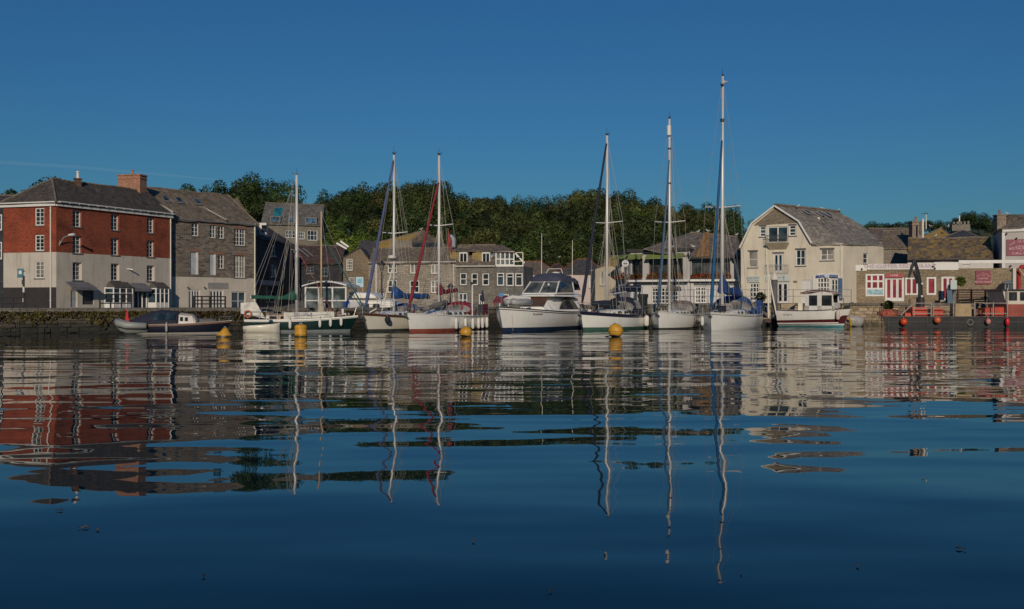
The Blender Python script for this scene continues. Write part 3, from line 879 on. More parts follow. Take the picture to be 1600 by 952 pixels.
BRICK = brickwork("red_brick", (0.34, 0.052, 0.018), (0.22, 0.034, 0.014), (0.2, 0.09, 0.05), dirt=0.55)
STACKBRICK = brickwork("stack_brick", (0.44, 0.19, 0.11), (0.36, 0.15, 0.09), (0.34, 0.25, 0.19), dirt=0.25)
CREAMW = render_wall("cream_render", (0.56, 0.47, 0.36), (0.32, 0.26, 0.2), .3)
GREYW = render_wall("dull_white_render", (0.54, 0.485, 0.405), (0.26, 0.24, 0.2))
RUBBLE = brickwork("grey_brown_rubble", (0.235, 0.19, 0.145), (0.075, 0.066, 0.06), (0.21, 0.18, 0.15), .5, .2, .025, .3, .09, .04)
STONEBLK = brickwork("grey_stone_courses", (0.38, 0.325, 0.25), (0.26, 0.225, 0.18), (0.14, 0.13, 0.11), .6, .22, .02, .25, .04, .03)
SLATESTONE = brickwork("dark_slate_stone", (0.25, 0.225, 0.18), (0.16, 0.145, 0.125), (0.15, 0.14, 0.12), .45, .14, .02, .3, .05, .03)
BROWNSTONE = brickwork("brown_rubble", (0.33, 0.24, 0.14), (0.22, 0.165, 0.105), (0.27, 0.22, 0.15), .38, .16, .03, .3, .1, .04)
HILLSTONE = brickwork("pale_rubble", (0.26, 0.225, 0.175), (0.2, 0.175, 0.14), (0.2, 0.18, 0.14), .45, .18, .025, .25, .1, .03)
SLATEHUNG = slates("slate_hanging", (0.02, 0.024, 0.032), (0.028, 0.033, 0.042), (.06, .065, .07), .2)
ROOFBROWN = slates("old_brown_slates", (0.085, 0.07, 0.058), (0.062, 0.052, 0.045), (0.15, 0.1, 0.045), .45, cover=.56)
ROOFGREY = slates("lichened_grey_slates", (0.2, 0.158, 0.115), (0.14, 0.115, 0.088), (0.27, 0.185, 0.07), .6, cover=.53)
ROOFGOLD = slates("golden_lichen_slates", (0.2, 0.155, 0.09), (0.16, 0.12, 0.07), (0.36, 0.23, 0.05), .85, cover=.36)
ROOFDARK = slates("dark_slates", (0.065, 0.062, 0.062), (0.085, 0.08, 0.078), (0.16, 0.12, 0.07), .35, cover=.6)
ROOFRED = slates("shaded_red_brown_roof", (0.085, 0.05, 0.04), (0.06, 0.04, 0.035), (0.1, 0.08, 0.05), .4)  # dark red brown, with the street's shade put into the colour
WHITEW = render_wall("white_render", (0.6, 0.57, 0.54), (0.4, 0.36, 0.32), .25)
V2 = lambda p: Vector((p[0], p[1], 0))
ZB = 1.2                                    # walls start below the quay surface

# ------------------------------------------------------------------ red brick corner house
fr_ = Fac(-40.35, 85, -34.35, 97)           # long side along the quay
C0 = V2((-40.35, 85)); dl = Vector((-5.5, 1.55, 0))
fl_ = Fac(C0.x + dl.x, C0.y + dl.y, C0.x, C0.y)
H = thing("brick_house", "four storey corner house, red brick above dull white render, with hipped slate roof", "house", (-40.35, 85, 1.5))
ze, zm = 10.85, ZP(394, 85)
br_, cr_, pl_ = MB(), MB(), MB()
cols_r = [(113.5, 128), (173.5, 186.5), (229.5, 241.5)]
rows_r = {0: [(329, 355), (335, 360), (340, 364.5)], 1: [(369, 396), (372, 399), (376, 402)], 2: [(410, 438), (412, 438.5), (415, 439.5)]}
win_r = []
for k in range(3):
    for (x0, x1), (y0, y1) in zip(cols_r, rows_r[k]): win_r.append((k, fr_.rect(x0, y0, x1, y1)))
win_l = [(k, fl_.rect(54.5, y0, 69, y1)) for k, (y0, y1) in enumerate([(325, 352.5), (367, 392), (408, 435)])]
zp = ZP(449, 85)
wall(br_, fr_, rect_outline(0, zm, fr_.L, ze), [w for k, w in win_r if w[3] > zm and k < 2], .3)
wall(br_, fl_, rect_outline(0, zm, fl_.L, ze), [w for k, w in win_l if k < 2])
shop_r = [fr_.rect(137 - 40, 454, 147 - 40 - 1, 479)]
doorr, shopr = fr_.rect(110.5, 453.5, 121, 480), fr_.rect(129, 453, 146.5, 476)
wall(cr_, fr_, rect_outline(0, ZB, fr_.L, zm), [w for k, w in win_r if k == 2] + [doorr, shopr], .3)
wall(cr_, fl_, rect_outline(0, zp, fl_.L, zm), [w for k, w in win_l if k == 2])
wall(pl_, fl_, rect_outline(0, ZB, fl_.L, zp))
Cc, Cd = V2((-34.35, 97)) + dl, C0 + dl
plain(br_, V2((-34.35, 97)), Cc, ZB, ze); plain(br_, Cc, Cd, ZB, ze)
br_.build("brick_wall", BRICK, H); cr_.build("rendered_wall", GREYW, H)
pl_.build("plinth", paint("black_plinth", (0.035, 0.03, 0.03), .8, .3), H)
# windows of both faces; one render coat serves the two
for k, w in win_r: window(fr_, w, H, 2, 4 if k else 4, .09, .045, CURTAIN if (k, round(w[0])) in ((1, 8),) else GLASS, depth=.3, inset=.2)
for k, w in win_l: window(fl_, w, H, 2, 4, .1, .045, GLASS, depth=.14, inset=.07)
window(fr_, shopr, H, 1, 1, .12, .04, glass("shop_screen", (0.05, 0.05, 0.058), .3, .2), paint("dark_shop_frame", (0.05, .04, .04)), sill=False, name="shop_window")
door(fr_, doorr, H, WHITE, paint("pale_grey_door", (0.36, 0.39, 0.41)))
co = MB()
for f in (fr_, fl_):
    fbox(co, f, -.05 if f is fr_ else -.2, ze - .32, f.L + (.05 if f is fl_ else 0), ze - .02, .003, .2); fbox(co, f, -.1 if f is fr_ else -.3, ze - .02, f.L + (.1 if f is fl_ else 0), ze + .08, .004, .32)
co.build("cornice", WHITE, H)
rf, ra, rb = gable_roof(H, C0, V2((-34.35, 97)), Cc, Cd, ze + .1, 13.3, ROOFBROWN, hipA=2.6, over=.3, nx=18)
chimney(H, V2((-40.1, 90)) + Vector((-.6, 0, 0)), .6, .5, 12.2, ZP(281, 90), .46, brickwork('sooty_brick', (.15, .07, .045), (.1, .05, .035), (.1, .07, .05)), 1, True, WHITE, .7)
cst = V2((XP(207, 97.2), 97.2))
chimney(H, cst, 2.45, 1.2, 9.5, ZP(275.5, 97.2), -.2, STACKBRICK, 1, True, STACKBRICK, .55)
pp = MB(); e0 = fr_.pt(fr_.L, ze + .2, .25); e1 = V2(cst) + Vector((.6, .2, 13.0)); pp.bar(e0, e1, .35, .3); pp.build("parapet", render_wall("parapet_lime", (0.36, 0.33, 0.28)), H)
downpipe(H, fl_, fl_.L - .55, 1.5, ze - .3, r=.06); downpipe(H, fr_, fr_.L - .25, 1.5, ze - .3, r=.06)
gut = MB(); gut.tube([fr_.pt(0, ze + .06, .38), fr_.pt(fr_.L, ze + .06, .38)], .06, 6)
for k in range(14): gut.bar(fr_.pt(fr_.L * k / 13.5 + .1, ze + .1, .3), fr_.pt(fr_.L * k / 13.5 + .1, ze - .05, .44), .05)
gut.build("gutter", WHITE, H)
lb = MB(); u = fr_.u(93); zz = fr_.z(381, u)
lb.bar(fr_.pt(u, zz - .15, 0), fr_.pt(u, zz + .25, .12), .09); lb.tube([fr_.pt(u, zz, .1), fr_.pt(u + .1, zz + .55, .4), fr_.pt(u + .25, zz + .75, 1.0)], .045, 6)
lbo = lb.build("lamp_bracket", paint("grey_bracket", (.3, .28, .26)), H)
MB().tube([fr_.pt(u + .25, zz + .76, .9), fr_.pt(u + .32, zz + .8, 1.5)], [.1, .13], 7).build("lamp_head", WHITE, lbo)
cam_m = MB(); u = fr_.u(199); zz = fr_.z(420, u); cam_m.bar(fr_.pt(u, zz, 0), fr_.pt(u + .2, zz - .1, .6), .1); cam_m.build("camera_bracket", WHITE, H)
# shop awnings and two glazed bays at street level
AWN = paint("grey_awning", (0.17, 0.165, 0.18), .7, .25); AWN2 = paint("brown_slate_awning", (0.08, 0.07, 0.065), .7, .3)
def awning(fac, x0, x1, y0, y1, proj, mat, label, nm="awning"):
    u0, u1 = fac.u(x0), fac.u(x1); z1 = fac.z(y0, u0); z0 = fac.z(y1, u0)
    m = MB(); m.surf(fac.pt(u0 - .1, z0 + .2, proj), fac.pt(u1, z0 + .2, proj), fac.pt(u1 - .2, z1, .05), fac.pt(u0, z1, .05), 6, 3, .03, .06)
    fbox(m, fac, u0 - .1, z0 - .08, u1, z0 + .19, proj - .02, proj + .01)
    a = m.build(nm, mat, H); a["label"] = label; return a
awning(fr_, 101, 140, 440, 452, 1.0, AWN, "grey shop awning with faded lettering")
def bay(x0, x1, y0, y1, yroof, label, n):
    u0, u1 = fr_.u(x0), fr_.u(x1); z0 = 1.5; z1 = fr_.z(y0, u0); zr = fr_.z(yroof, u0); pr = .75
    f = MB(); pts = [fr_.pt(u0, 0, 0), fr_.pt(u0 + .35, 0, pr), fr_.pt(u1 - .35, 0, pr), fr_.pt(u1, 0, 0)]
    up = Vector((0, 0, 1))
    for p in pts: f.bar(p + up * z0, p + up * z1, .12)
    for a, b_ in zip(pts, pts[1:]):
        for z, h in ((z0 + .25, .5), (z1 - .06, .12), (lerp(z0, z1, .72), .06)): f.bar(a + up * z, b_ + up * z, .08, h)
    for k in range(1, n): f.bar(pts[1].lerp(pts[2], k / n) + up * z0, pts[1].lerp(pts[2], k / n) + up * z1, .13)
    o = f.build("bay_window", WHITE, H); o["label"] = label
    g = MB()
    for a, b_ in zip(pts, pts[1:]): g.poly([a + up * (z0 + .4), b_ + up * (z0 + .4), b_ + up * z1, a + up * z1])
    g.build("pane", BLUEGLASS, o)
    r = MB(); q = [p + fr_.n * .15 + up * (z1 + .05) for p in pts]; e = [fr_.pt(u0 + .35, zr, .05), fr_.pt(u1 - .35, zr, .05)]
    r.surf(q[1], q[2], e[1], e[0], 4, 2, .02, .06); r.surf(q[0], q[1], e[0], e[0] + Vector((.01, 0, 0)), 2, 2, 0, .06); r.surf(q[2], q[3], e[1], e[1] + Vector((.01, 0, 0)), 2, 2, 0, .06)
    r.build("bay_roof", AWN2, o)
bay(164, 203, 449, 477, 440, "white glazed bay with blue tinted panes", 3)
bay(231, 259, 450, 477, 441, "white glazed bay over the launch's cabin", 3)
awning(fr_, 203, 228, 442, 454, .8, AWN, "short grey awning between the bays")
sh2 = fr_.rect(208, 456, 228, 479)
m = MB(); fbox(m, fr_, sh2[0], 1.5, sh2[2], sh2[3], -.01, .03); m.build("shop_front", paint("blue_black_shopfront", (.025, .03, .05), .3), H)
m = MB()
for k in range(4): u = lerp(sh2[0], sh2[2], k / 3.0); m.bar(fr_.pt(u, 1.5, .08), fr_.pt(u, sh2[3], .08), .09)
m.build("shop_posts", WHITE, H)

# ------------------------------------------------------------------ stone house beside it
fs_ = Fac.px(245, 96.4, 400, 105.2)
H = thing("stone_house", "tall grey brown stone house with pale rendered ground floor and rooflights", "house", (fs_.a.x, fs_.a.y, 1.5))
ze = 10.55; zm = ZP(428, 100)
wins = [fs_.rect(299.5, 349, 310.5, 369), fs_.rect(328, 352, 337.5, 372), fs_.rect(341, 353, 350.5, 373), fs_.rect(366, 358, 383.5, 384),
        fs_.rect(297.5, 394, 310, 429), fs_.rect(327.5, 397, 337.5, 430), fs_.rect(341, 398, 350.5, 420), fs_.rect(366, 399.5, 383.5, 434)]
dm = [fs_.rect(294, 453, 313, 485), fs_.rect(327, 453, 349.5, 485), fs_.rect(362, 456, 384, 485)]
zm = min(zm, min(w[1] for w in wins) - .05)
back = Vector((-6.2, 6.9, 0))
m = MB(); wall(m, fs_, rect_outline(0, zm, fs_.L, ze), wins, .22); A, B = fs_.a, fs_.b; C, D = B + back, A + back
plain(m, B, C, ZB, ze, 14.0); plain(m, C, D, ZB, ze); plain(m, D, A, ZB, ze, 14.0); m.build("stone_wall", RUBBLE, H)
m = MB(); wall(m, fs_, rect_outline(0, ZB, fs_.L, zm), dm, .22); m.build("rendered_wall", GREYW, H)
for i, w in enumerate(wins):
    big = i in (3, 7)
    if i in (4, 5):
        d = MB(); fbox(d, fs_, w[0] + .02, w[1], w[2] - .02, w[3] - .02, -.18, -.1); o = d.build("window_infill", paint("blue_grey_infill", (.42, .45, .47)), H)  # flat blue grey panel filling in for a window
        d = MB(); fbox(d, fs_, w[2] - .2, w[1], w[2] - .003, w[3], -.16, -.03); d.build("lit_reveal_strip", WHITE, o)  # white strip stands in for the sunlit right-hand reveal
    else: window(fs_, w, H, 4 if big else 2, 4 if big else 3, .09, .045, GLASS, depth=.2, inset=.13, mull=1 if big else 0)
for i, w in enumerate(dm):
    if i < 2:
        o = door(fs_, w, H, WHITE, WHITE, 4, .86, GLASS, name="french_door")
    else: window(fs_, w, H, 2, 2, .1, .05, BLUEGLASS, sill=False, name="shop_window")
m = MB()
for w in wins: fbox(m, fs_, w[0] - .1, w[3] + .003, w[2] + .1, w[3] + .28, -.1, .03)
m.build("brick_lintels", brickwork("lintel_brick", (.3, .13, .08), (.22, .1, .07), (.2, .16, .12), .085, .28), H)
sg = MB(); r = fs_.rect(325, 442, 356, 451); fbox(sg, fs_, *r[:2], r[2], r[3], .003, .05); o = sg.build("sign_board", paint("faded_sign", (.27, .255, .24)), H)
rf, ra, rb = gable_roof(H, A, B, C, D, ze, 14.05, ROOFGREY, hipB=1.3, over=.25, nx=18, ny=9, amp=.14)
sl = MB(); fz = lambda px, py: fs_
def roof_quad(x0, x1, t0, t1, lift=.07):
    q = []
    for (px, t) in ((x0, t0), (x1, t0), (x1, t1), (x0, t1)):
        u = fs_.u(px); e = fs_.pt(u, ze + .1, .1); r_ = e + back * .5; r_.z = 14.05; q.append(e.lerp(r_, t) + Vector((-.2, -.25, lift + .12)))
    return q
for i, x in enumerate((270, 291, 320)):
    q = roof_quad(x + 5, x + 14, .5, .68); fr = MB(); fr.surf(*q, 2, 2, 0, .12); o = fr.build("rooflight", LEAD, H)
    q2 = [q[0].lerp(q[2], .12), q[1].lerp(q[3], .12), q[2].lerp(q[0], .12), q[3].lerp(q[1], .12)]; MB().poly([p + Vector((0, 0, .03)) for p in q2]).build("pane", BLUEGLASS, o)
q = roof_quad(345, 346.5, 0, .9, .12); m = MB(); m.bar(fs_.pt(fs_.u(352), ze + .25, .3), (ra + rb) / 2 + Vector((-1.4, 0, .1)), .18, .12); m.build("parting_wall", render_wall("parapet_lime", (0.36, 0.33, 0.28)), H)
downpipe(H, fs_, fs_.L - .2, 1.5, ze - .1, CREAMGEL, .07); gutter(H, fs_, 0, fs_.L, ze - .05, LEAD)
for x in (292.5, 318.5): vent(H, fs_, fs_.u(x), fs_.z(449, fs_.u(x)))

# ------------------------------------------------------------------ slate hung houses in the shaded street
fa = Fac(-28.3, 106.4, -27.1, 119)
H = thing("slate_hung_house", "dark slate hung house in the shade beside the tall stone house", "house", (-28.3, 106.4, 1.5))
ws = [fa.rect(424, 383, 431, 401), fa.rect(424, 414, 431.5, 433)]
shp = fa.rect(405, 446, 432, 482)
m = MB(); A, B = fa.a, fa.b; back = Vector((-7, .6, 0)); C, D = B + back, A + back
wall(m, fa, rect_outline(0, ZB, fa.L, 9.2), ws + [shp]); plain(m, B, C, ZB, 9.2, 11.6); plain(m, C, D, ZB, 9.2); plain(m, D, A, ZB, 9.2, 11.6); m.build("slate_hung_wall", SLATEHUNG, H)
for w in ws: window(fa, w, H, 2, 2, .1, .05)
window(fa, shp, H, 3, 1, .14, .08, sill=False, name="shop_window", mat=paint("grey_blue_paint", (.2, .22, .26)))
m = MB(); fbox(m, fa, shp[0] - .3, shp[3] + .01, shp[2] + .3, shp[3] + .55, .003, .2); m.build("shop_fascia", paint("grey_blue_paint", (.2, .22, .26)), H)
gable_roof(H, A, B, C, D, 9.2, 11.6, ROOFRED, over=.2)
m = MB(); m.box((XP(412, 108), 108, ZP(358, 108)), (.8, .8, 1.3)); o = m.build("dormer", WHITE, H); m = MB(); m.box((XP(412, 107.5) + .02, 107.55, ZP(358, 108)), (.5, .06, .8)); m.build("pane", GLASS, o)

fb = Fac.px(444, 124, 534, 121)
H = thing("slate_hung_house", "low dark house with sagging red brown roof behind the ketch masts", "house", (fb.a.x, fb.a.y, 1.5))
ws = [fb.rect(441 + 5, 416, 456, 428), fb.rect(478, 417, 490, 428), fb.rect(500, 418, 512, 432), fb.rect(452, 440, 464, 470), fb.rect(480, 438, 520, 472)]
m = MB(); A, B = fb.a, fb.b; back = Vector((0, 7, 0)); C, D = B + back, A + back; ze = ZP(412, 123)
wall(m, fb, rect_outline(0, ZB, fb.L, ze), ws); plain(m, B, C, ZB, ze, 9.6); plain(m, C, D, ZB, ze); plain(m, D, A, ZB, ze, 9.6); m.build("slate_hung_wall", slates("dark_slate_hanging", (.03, .03, .033), (.04, .04, .045), (.06, .05, .05), .2), H)  # near-black slates hold the street's shade in their colour
for w in ws: window(fb, w, H, 2, 2, .1, .05, mat=paint("grey_blue_paint", (.2, .22, .26)))
gable_roof(H, A, B, C, D, ze, 9.6, ROOFRED, over=.3, amp=.2)
m = MB()
for x in (452, 466, 474): p = P(x, 388, 124.5); m.bar(p, p + Vector((1.6, -.8, -1.2)), .14, .05)
m.build("skylight_bars", ALU, H)

fj = Fac(XP(531, 113), 113, XP(534, 121), 121)
# ------------------------------------------------------------------ house on the hill
fh = Fac.px(408, 150, 503, 154)
H = thing("hill_house", "grey roofed stone house standing on the hill with a teal skylight", "house", (fh.a.x, fh.a.y, ground_z(fh.a.x, 150)))
ze = ZP(350, 151); zr = ZP(318, 155); back = Vector((-.6, 7.5, 0)); A, B = fh.a, fh.b; C, D = B + back, A + back; zb = 9
ws = [fh.rect(446, 360, 462, 372), fh.rect(480, 360, 496, 376), fh.rect(466, 362, 476, 374)]
m = MB(); wall(m, fh, rect_outline(0, zb, fh.L, ze), ws); plain(m, B, C, zb, ze, zr - .2); plain(m, C, D, zb, ze); plain(m, D, A, zb, ze, zr - .2); m.build("stone_wall", HILLSTONE, H)
for w in ws: window(fh, w, H, 3, 2, .1, .06, BLUEGLASS)
gable_roof(H, A, B, C, D, ze, zr, slates("hill_slates", (.15, .14, .125), (.12, .115, .105), (.2, .17, .1), .3), over=.3, amp=.08)
def on_roof(fac, back, ze, zr, x0, x1, t0, t1, lift=.15):
    q = []
    for px, t in ((x0, t0), (x1, t0), (x1, t1), (x0, t1)):
        e = fac.pt(fac.u(px), ze, 0); r_ = e + back * .5; r_.z = zr; q.append(e.lerp(r_, t) + fac.n * .06 + Vector((0, 0, lift)))
    return q
q = on_roof(fh, back, ze, zr, 424, 439, .1, .75); m = MB().surf(*q, 2, 2, 0, .1); o = m.build("skylight", LEAD, H); MB().poly([q[0].lerp(q[2], .05) + Vector((0, 0, .04)), q[1].lerp(q[3], .05) + Vector((0, 0, .04)), q[2].lerp(q[0], .05) + Vector((0, 0, .04)), q[3].lerp(q[1], .05) + Vector((0, 0, .04))]).build("pane", glass("teal_glass", (.02, .13, .17), .1, .3), o)
for x in (427, 433, 456, 482, 490):
    p = fh.pt(fh.u(x), ze + .5, .1); m = MB(); m.box(p + Vector((0, .5, .2)), (1.0, 1.2, 1.0)); o = m.build("dormer", LEAD if x > 450 else HILLSTONE, H); m = MB(); m.box(p + Vector((0, -.13, .2)), (.8, .05, .75)); m.build("pane", glass("blue_dormer_glass", (.05, .1, .17), .08), o)

# ------------------------------------------------------------------ gabled stone house and long slate-stone row in the middle
fg = Fac.px(536, 113, 580, 111.5)
H = thing("stone_house", "narrow brown stone house with white sash window left of the lamp post", "house", (fg.a.x, fg.a.y, 1.5))
ze = ZP(412, 112); A, B = fg.a, fg.b; back = Vector((.3, 8, 0)); C, D = B + back, A + back
ws = [fg.rect(540.5, 404, 551, 423), fg.rect(544, 433, 554, 446)]
m = MB(); wall(m, fg, [(0, ZB), (fg.L, ZB), (fg.L, ze), (fg.L * .62, ZP(388, 112)), (0, ZP(402, 112))], ws); plain(m, B, C, ZB, ze); plain(m, C, D, ZB, ze); plain(m, D, A, ZB, ZP(402, 112)); m.build("stone_wall", brickwork("tan_rubble", (.25, .19, .12), (.19, .145, .1), (.2, .16, .11), .4, .16, .025, .3, .1), H)
for w in ws: window(fg, w, H, 3, 4, .12, .05, sill=True)
pk = fg.pt(fg.L * .62, ZP(386, 112), .15); m = MB(); bk = Vector((0, 8, 0))
m.surf(fg.pt(-.2, ZP(403, 112), .15), pk, pk + bk, fg.pt(-.2, ZP(403, 112), .15) + bk, 4, 6, .08, .12); m.surf(pk, fg.pt(fg.L + .2, ze + .05, .15), fg.pt(fg.L + .2, ze + .05, .15) + bk, pk + bk, 4, 6, .08, .12); m.build("roof", ROOFDARK, H)
hb = MB(); hb.surf(P(556, 412, 114), P(592, 406, 114), P(590, 376, 119), P(562, 376, 119), 5, 5, .1, .1); hb.build("hipped_roof", ROOFDARK, H)
m = MB(); m.bar(P(526, 380, 112.6), P(542, 389, 112.6), .3, .2); m.bar(P(532, 377, 112.9), P(545, 386, 112.9), .3, .2); m.build("white_barge_board", WHITE, H)

fm = Fac.px(576, 110.5, 713, 108.5)
H = thing("slate_stone_house", "long two storey slate stone house with white framed windows and plain lichened roof", "house", (fm.a.x, fm.a.y, 1.5))
ze = ZP(410, 109.5); A, B = fm.a, fm.b; back = Vector((.2, 6.5, 0)); C, D = B + back, A + back
ws = [fm.rect(605.5, 411.5, 620, 427), fm.rect(640.5, 412, 653, 427.5), fm.rect(673, 413, 685, 428), fm.rect(605, 437.5, 620.5, 457.5), fm.rect(639.5, 438, 655, 458), fm.rect(673, 438, 685, 458), fm.rect(588 + 4, 458, 600, 478)]
zt = ZP(387.5, 112)
m = MB(); wall(m, fm, rect_outline(0, ZB, fm.L, ze), ws); plain(m, B, C, ZB, ze, zt); plain(m, C, D, ZB, ze); plain(m, D, A, ZB, ze, zt); m.build("stone_wall", STONEBLK, H)
for i, w in enumerate(ws): window(fm, w, H, 2, 1 if i in (1, 2) else 2, .12, .07, CURTAIN if i in (1, 2) else GLASS, inset=.1)
gable_roof(H, A, B, C, D, ze, zt, ROOFGREY, over=.25, nx=18)
m = MB(); fbox(m, fm, 0, ze - .12, fm.L, ze + .06, .004, .14); m.build("fascia_board", WHITE, H)
downpipe(H, fm, fm.u(588), 1.5, ze - .1, r=.08); downpipe(H, fm, fm.L - .3, 1.5, ze - .1, r=.05)

fk = Fac.px(556, 124, 712, 121)
H = thing("slate_house", "big pyramid roofed house with golden lichen on its slates", "house", (fk.a.x, fk.a.y, 1.5))
A, B = fk.a, fk.b; ze = ZP(392, 122); back = Vector((0, 9, 0)); C, D = B + back, A + back
m = MB(); 
for p, q in ((A, B), (B, C), (C, D), (D, A)): plain(m, p, q, ZB, ze)
m.build("stone_wall", SLATESTONE, H)
ap = P(662, 361, 126); m = MB(); L1 = P(558, 388, 126); e = lambda p: Vector((p.x, p.y, ze)); m.surf(e(A), e(A.lerp(B, .42)), ap, L1, 10, 6, .12, .12); m.build("golden_roof", ROOFGOLD, H)
m = MB(); m.surf(e(A.lerp(B, .4)), e(B), ap + Vector((.05, 0, 0)), ap, 8, 6, .1, .12); m.surf(e(B), e(C), ap, ap + Vector((0, .05, 0)), 8, 6, .1, .12); m.surf(e(C), e(D), L1, ap, 8, 6, .1, .12); m.build("roof", slates("brown_grey_slates", (.13, .105, .085), (.1, .085, .07), (.3, .2, .06), .6, cover=.52), H)
m = MB(); m.tube([ap, e(A.lerp(B, .42))], .14, 6); m.tube([ap, L1], .14, 6); m.build("ridge_tiles", RIDGE, H)
m = MB(); m.hexa([P(607, 389, 121), P(645, 389, 121), P(645, 389, 123.5), P(607, 389, 123.5)], [P(618, 376, 121), P(643, 376, 121), P(643, 376, 123.5), P(618, 376, 123.5)]); m.build("dormer_wall", HILLSTONE, H)
m = MB(); m.hexa([P(645.5, 389, 120.8), P(690, 389, 120.8), P(690, 389, 124), P(645.5, 389, 124)], [P(645.5, 379, 120.8), P(690, 379, 120.8), P(690, 379, 124), P(645.5, 379, 124)]); o = m.build("dormer", SLATEHUNG, H)
for x in (652, 663, 674, 684): MB().box(P(x, 384, 120.75), (.6, .05, .55)).build("pane", GLASS, o)

fd = Fac.px(712, 108.4, 773, 107.6)
H = thing("slate_stone_house", "slate stone house with two dormers and yellow lichen on their cheeks", "house", (fd.a.x, fd.a.y, 1.5))
ze = ZP(415.5, 108); zt = ZP(383, 111.5); A, B = fd.a, fd.b; back = Vector((.2, 7, 0)); C, D = B + back, A + back
ws = [fd.rect(718.5, 426.5, 729, 445.5), fd.rect(736.5, 427, 746.5, 445.5), fd.rect(753.5, 427, 764, 446), fd.rect(716, 458, 730, 480), fd.rect(748, 459, 756, 482)]
m = MB(); wall(m, fd, rect_outline(0, ZB, fd.L, ze), ws); plain(m, B, C, ZB, ze, zt); plain(m, C, D, ZB, ze); plain(m, D, A, ZB, ze, zt); m.build("stone_wall", SLATESTONE, H)
for i, w in enumerate(ws): window(fd, w, H, 1 if i < 3 else 2, 2, .11, .08, BLUEGLASS if i == 3 else GLASS, inset=.1)
gable_roof(H, A, B, C, D, ze, zt, ROOFGREY, over=.25, nx=14)
gutter(H, fd, 0, fd.L, ze - .05)
for x0, x1 in ((716, 729), (751.5, 764.5)):
    u0, u1 = fd.u(x0), fd.u(x1); z0, z1 = fd.z(411.5, u0), fd.z(394, u0)
    m = MB(); m.hexa([fd.pt(u0, z0, -.5), fd.pt(u1, z0, -.5), fd.pt(u1, z0, -3), fd.pt(u0, z0, -3)], [fd.pt(u0, z1, -.5), fd.pt(u1, z1, -.5), fd.pt(u1, z1 + .1, -3), fd.pt(u0, z1 + .1, -3)]); o = m.build("dormer", WHITE, H)
    for k in range(2): 
        a = lerp(u0, u1, .12 + .42 * k); b_ = lerp(u0, u1, .46 + .42 * k); MB().poly([fd.pt(a, z0 + .2, -.49), fd.pt(b_, z0 + .2, -.49), fd.pt(b_, z1 - .15, -.49), fd.pt(a, z1 - .15, -.49)]).build("pane", GLASS, o)
    m = MB(); m.surf(fd.pt(u0 - 1.35, z1 + .35, -1.2), fd.pt(u1 + .15, z1 + .05, -.35), fd.pt(u1 + .15, z1 + .5, -3.2), fd.pt(u0 - 1.3, z1 + .75, -3.2), 4, 4, .04, .1); m.build("dormer_roof", ROOFGREY, o)
    m = MB(); m.hexa([fd.pt(u0 - 1.25, z0 + .5, -.9), fd.pt(u0, z0, -.55), fd.pt(u0, z0, -2.5), fd.pt(u0 - 1.25, z0 + .5, -2.5)], [fd.pt(u0 - 1.25, z1 + .2, -1.25), fd.pt(u0, z1 - .02, -.6), fd.pt(u0, z1, -2.5), fd.pt(u0 - 1.25, z1 + .2, -2.5)]); m.build("dormer_cheek", slates("yellow_lichen_cheek", (.3, .23, .12), (.24, .18, .1), (.38, .27, .08), .8, cover=.45), o)
fl = MB(); fl.tube([P(703, 385, 110), P(708, 385, 110), P(708, 374, 110), P(705.5, 370.5, 110), P(700, 371.5, 110)], .32, 9); fl.build("flue", paint("galvanised_flue", (.42, .45, .48), .4, .15, metal=.4), H)

fe = Fac.px(773, 107.6, 818, 107.2)
H = thing("slate_house", "grey slate hung house with three tall windows and a glazed roof terrace", "house", (fe.a.x, fe.a.y, 1.5))
ze = ZP(416, 107.4); A, B = fe.a, fe.b; back = Vector((1.2, 6, 0)); C, D = B + back, A + back
ws = [fe.rect(776.5, 426.5, 787.5, 446.5), fe.rect(791, 427, 802.5, 447), fe.rect(805, 427, 816.5, 447), fe.rect(780, 460, 795, 482)]
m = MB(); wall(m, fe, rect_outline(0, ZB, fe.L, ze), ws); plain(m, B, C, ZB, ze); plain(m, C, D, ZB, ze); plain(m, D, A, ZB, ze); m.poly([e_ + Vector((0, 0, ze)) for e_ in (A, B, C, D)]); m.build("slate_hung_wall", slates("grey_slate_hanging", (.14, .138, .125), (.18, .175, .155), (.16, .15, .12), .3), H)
for w in ws: window(fe, w, H, 1, 1, .11, .07, inset=.03)
for w in ws[:3]:
    m = MB(); fbox(m, fe, w[0] + .15, w[3] - .45, w[2] - .15, w[3] - .37, -.16, -.05); m.build("transom", WHITE, H)
m = MB(); fbox(m, fe, 0, ze - .06, fe.L, ze + .1, .004, .1); m.build("fascia_board", WHITE, H)
ft = Fac.px(768, 109, 803, 109)
m = MB(); u0, u1, z0, z1 = 0, ft.L, ze + .1, ZP(393.5, 109)
for k in range(6): u = lerp(u0, u1, k / 5); m.bar(ft.pt(u, z0), ft.pt(u, z1), .13)
for z in (z0 + .1, z0 + .75, z1): m.bar(ft.pt(u0, z), ft.pt(u1, z), .12)
m.bar(ft.pt(u1, z1), ft.pt(u1 + 1.2, z0 + .3), .16)
o = m.build("conservatory", WHITE, H); MB().poly([ft.pt(u0, z0, -.05), ft.pt(u1, z0, -.05), ft.pt(u1, z1, -.05), ft.pt(u0, z1, -.05)]).build("pane", glass("conservatory_glass", (.12, .14, .14), .06, .5), o)
rr_ = MB(); rr_.surf(ft.pt(-2.6, z1 + .1, .2), ft.pt(u1 + .2, z1 - .05, .25), ft.pt(u1 - 1.2, ZP(383, 112), -3), ft.pt(-2.2, ZP(382, 112), -3), 8, 4, .06, .1); rr_.build("conservatory_roof", ROOFGREY, o)
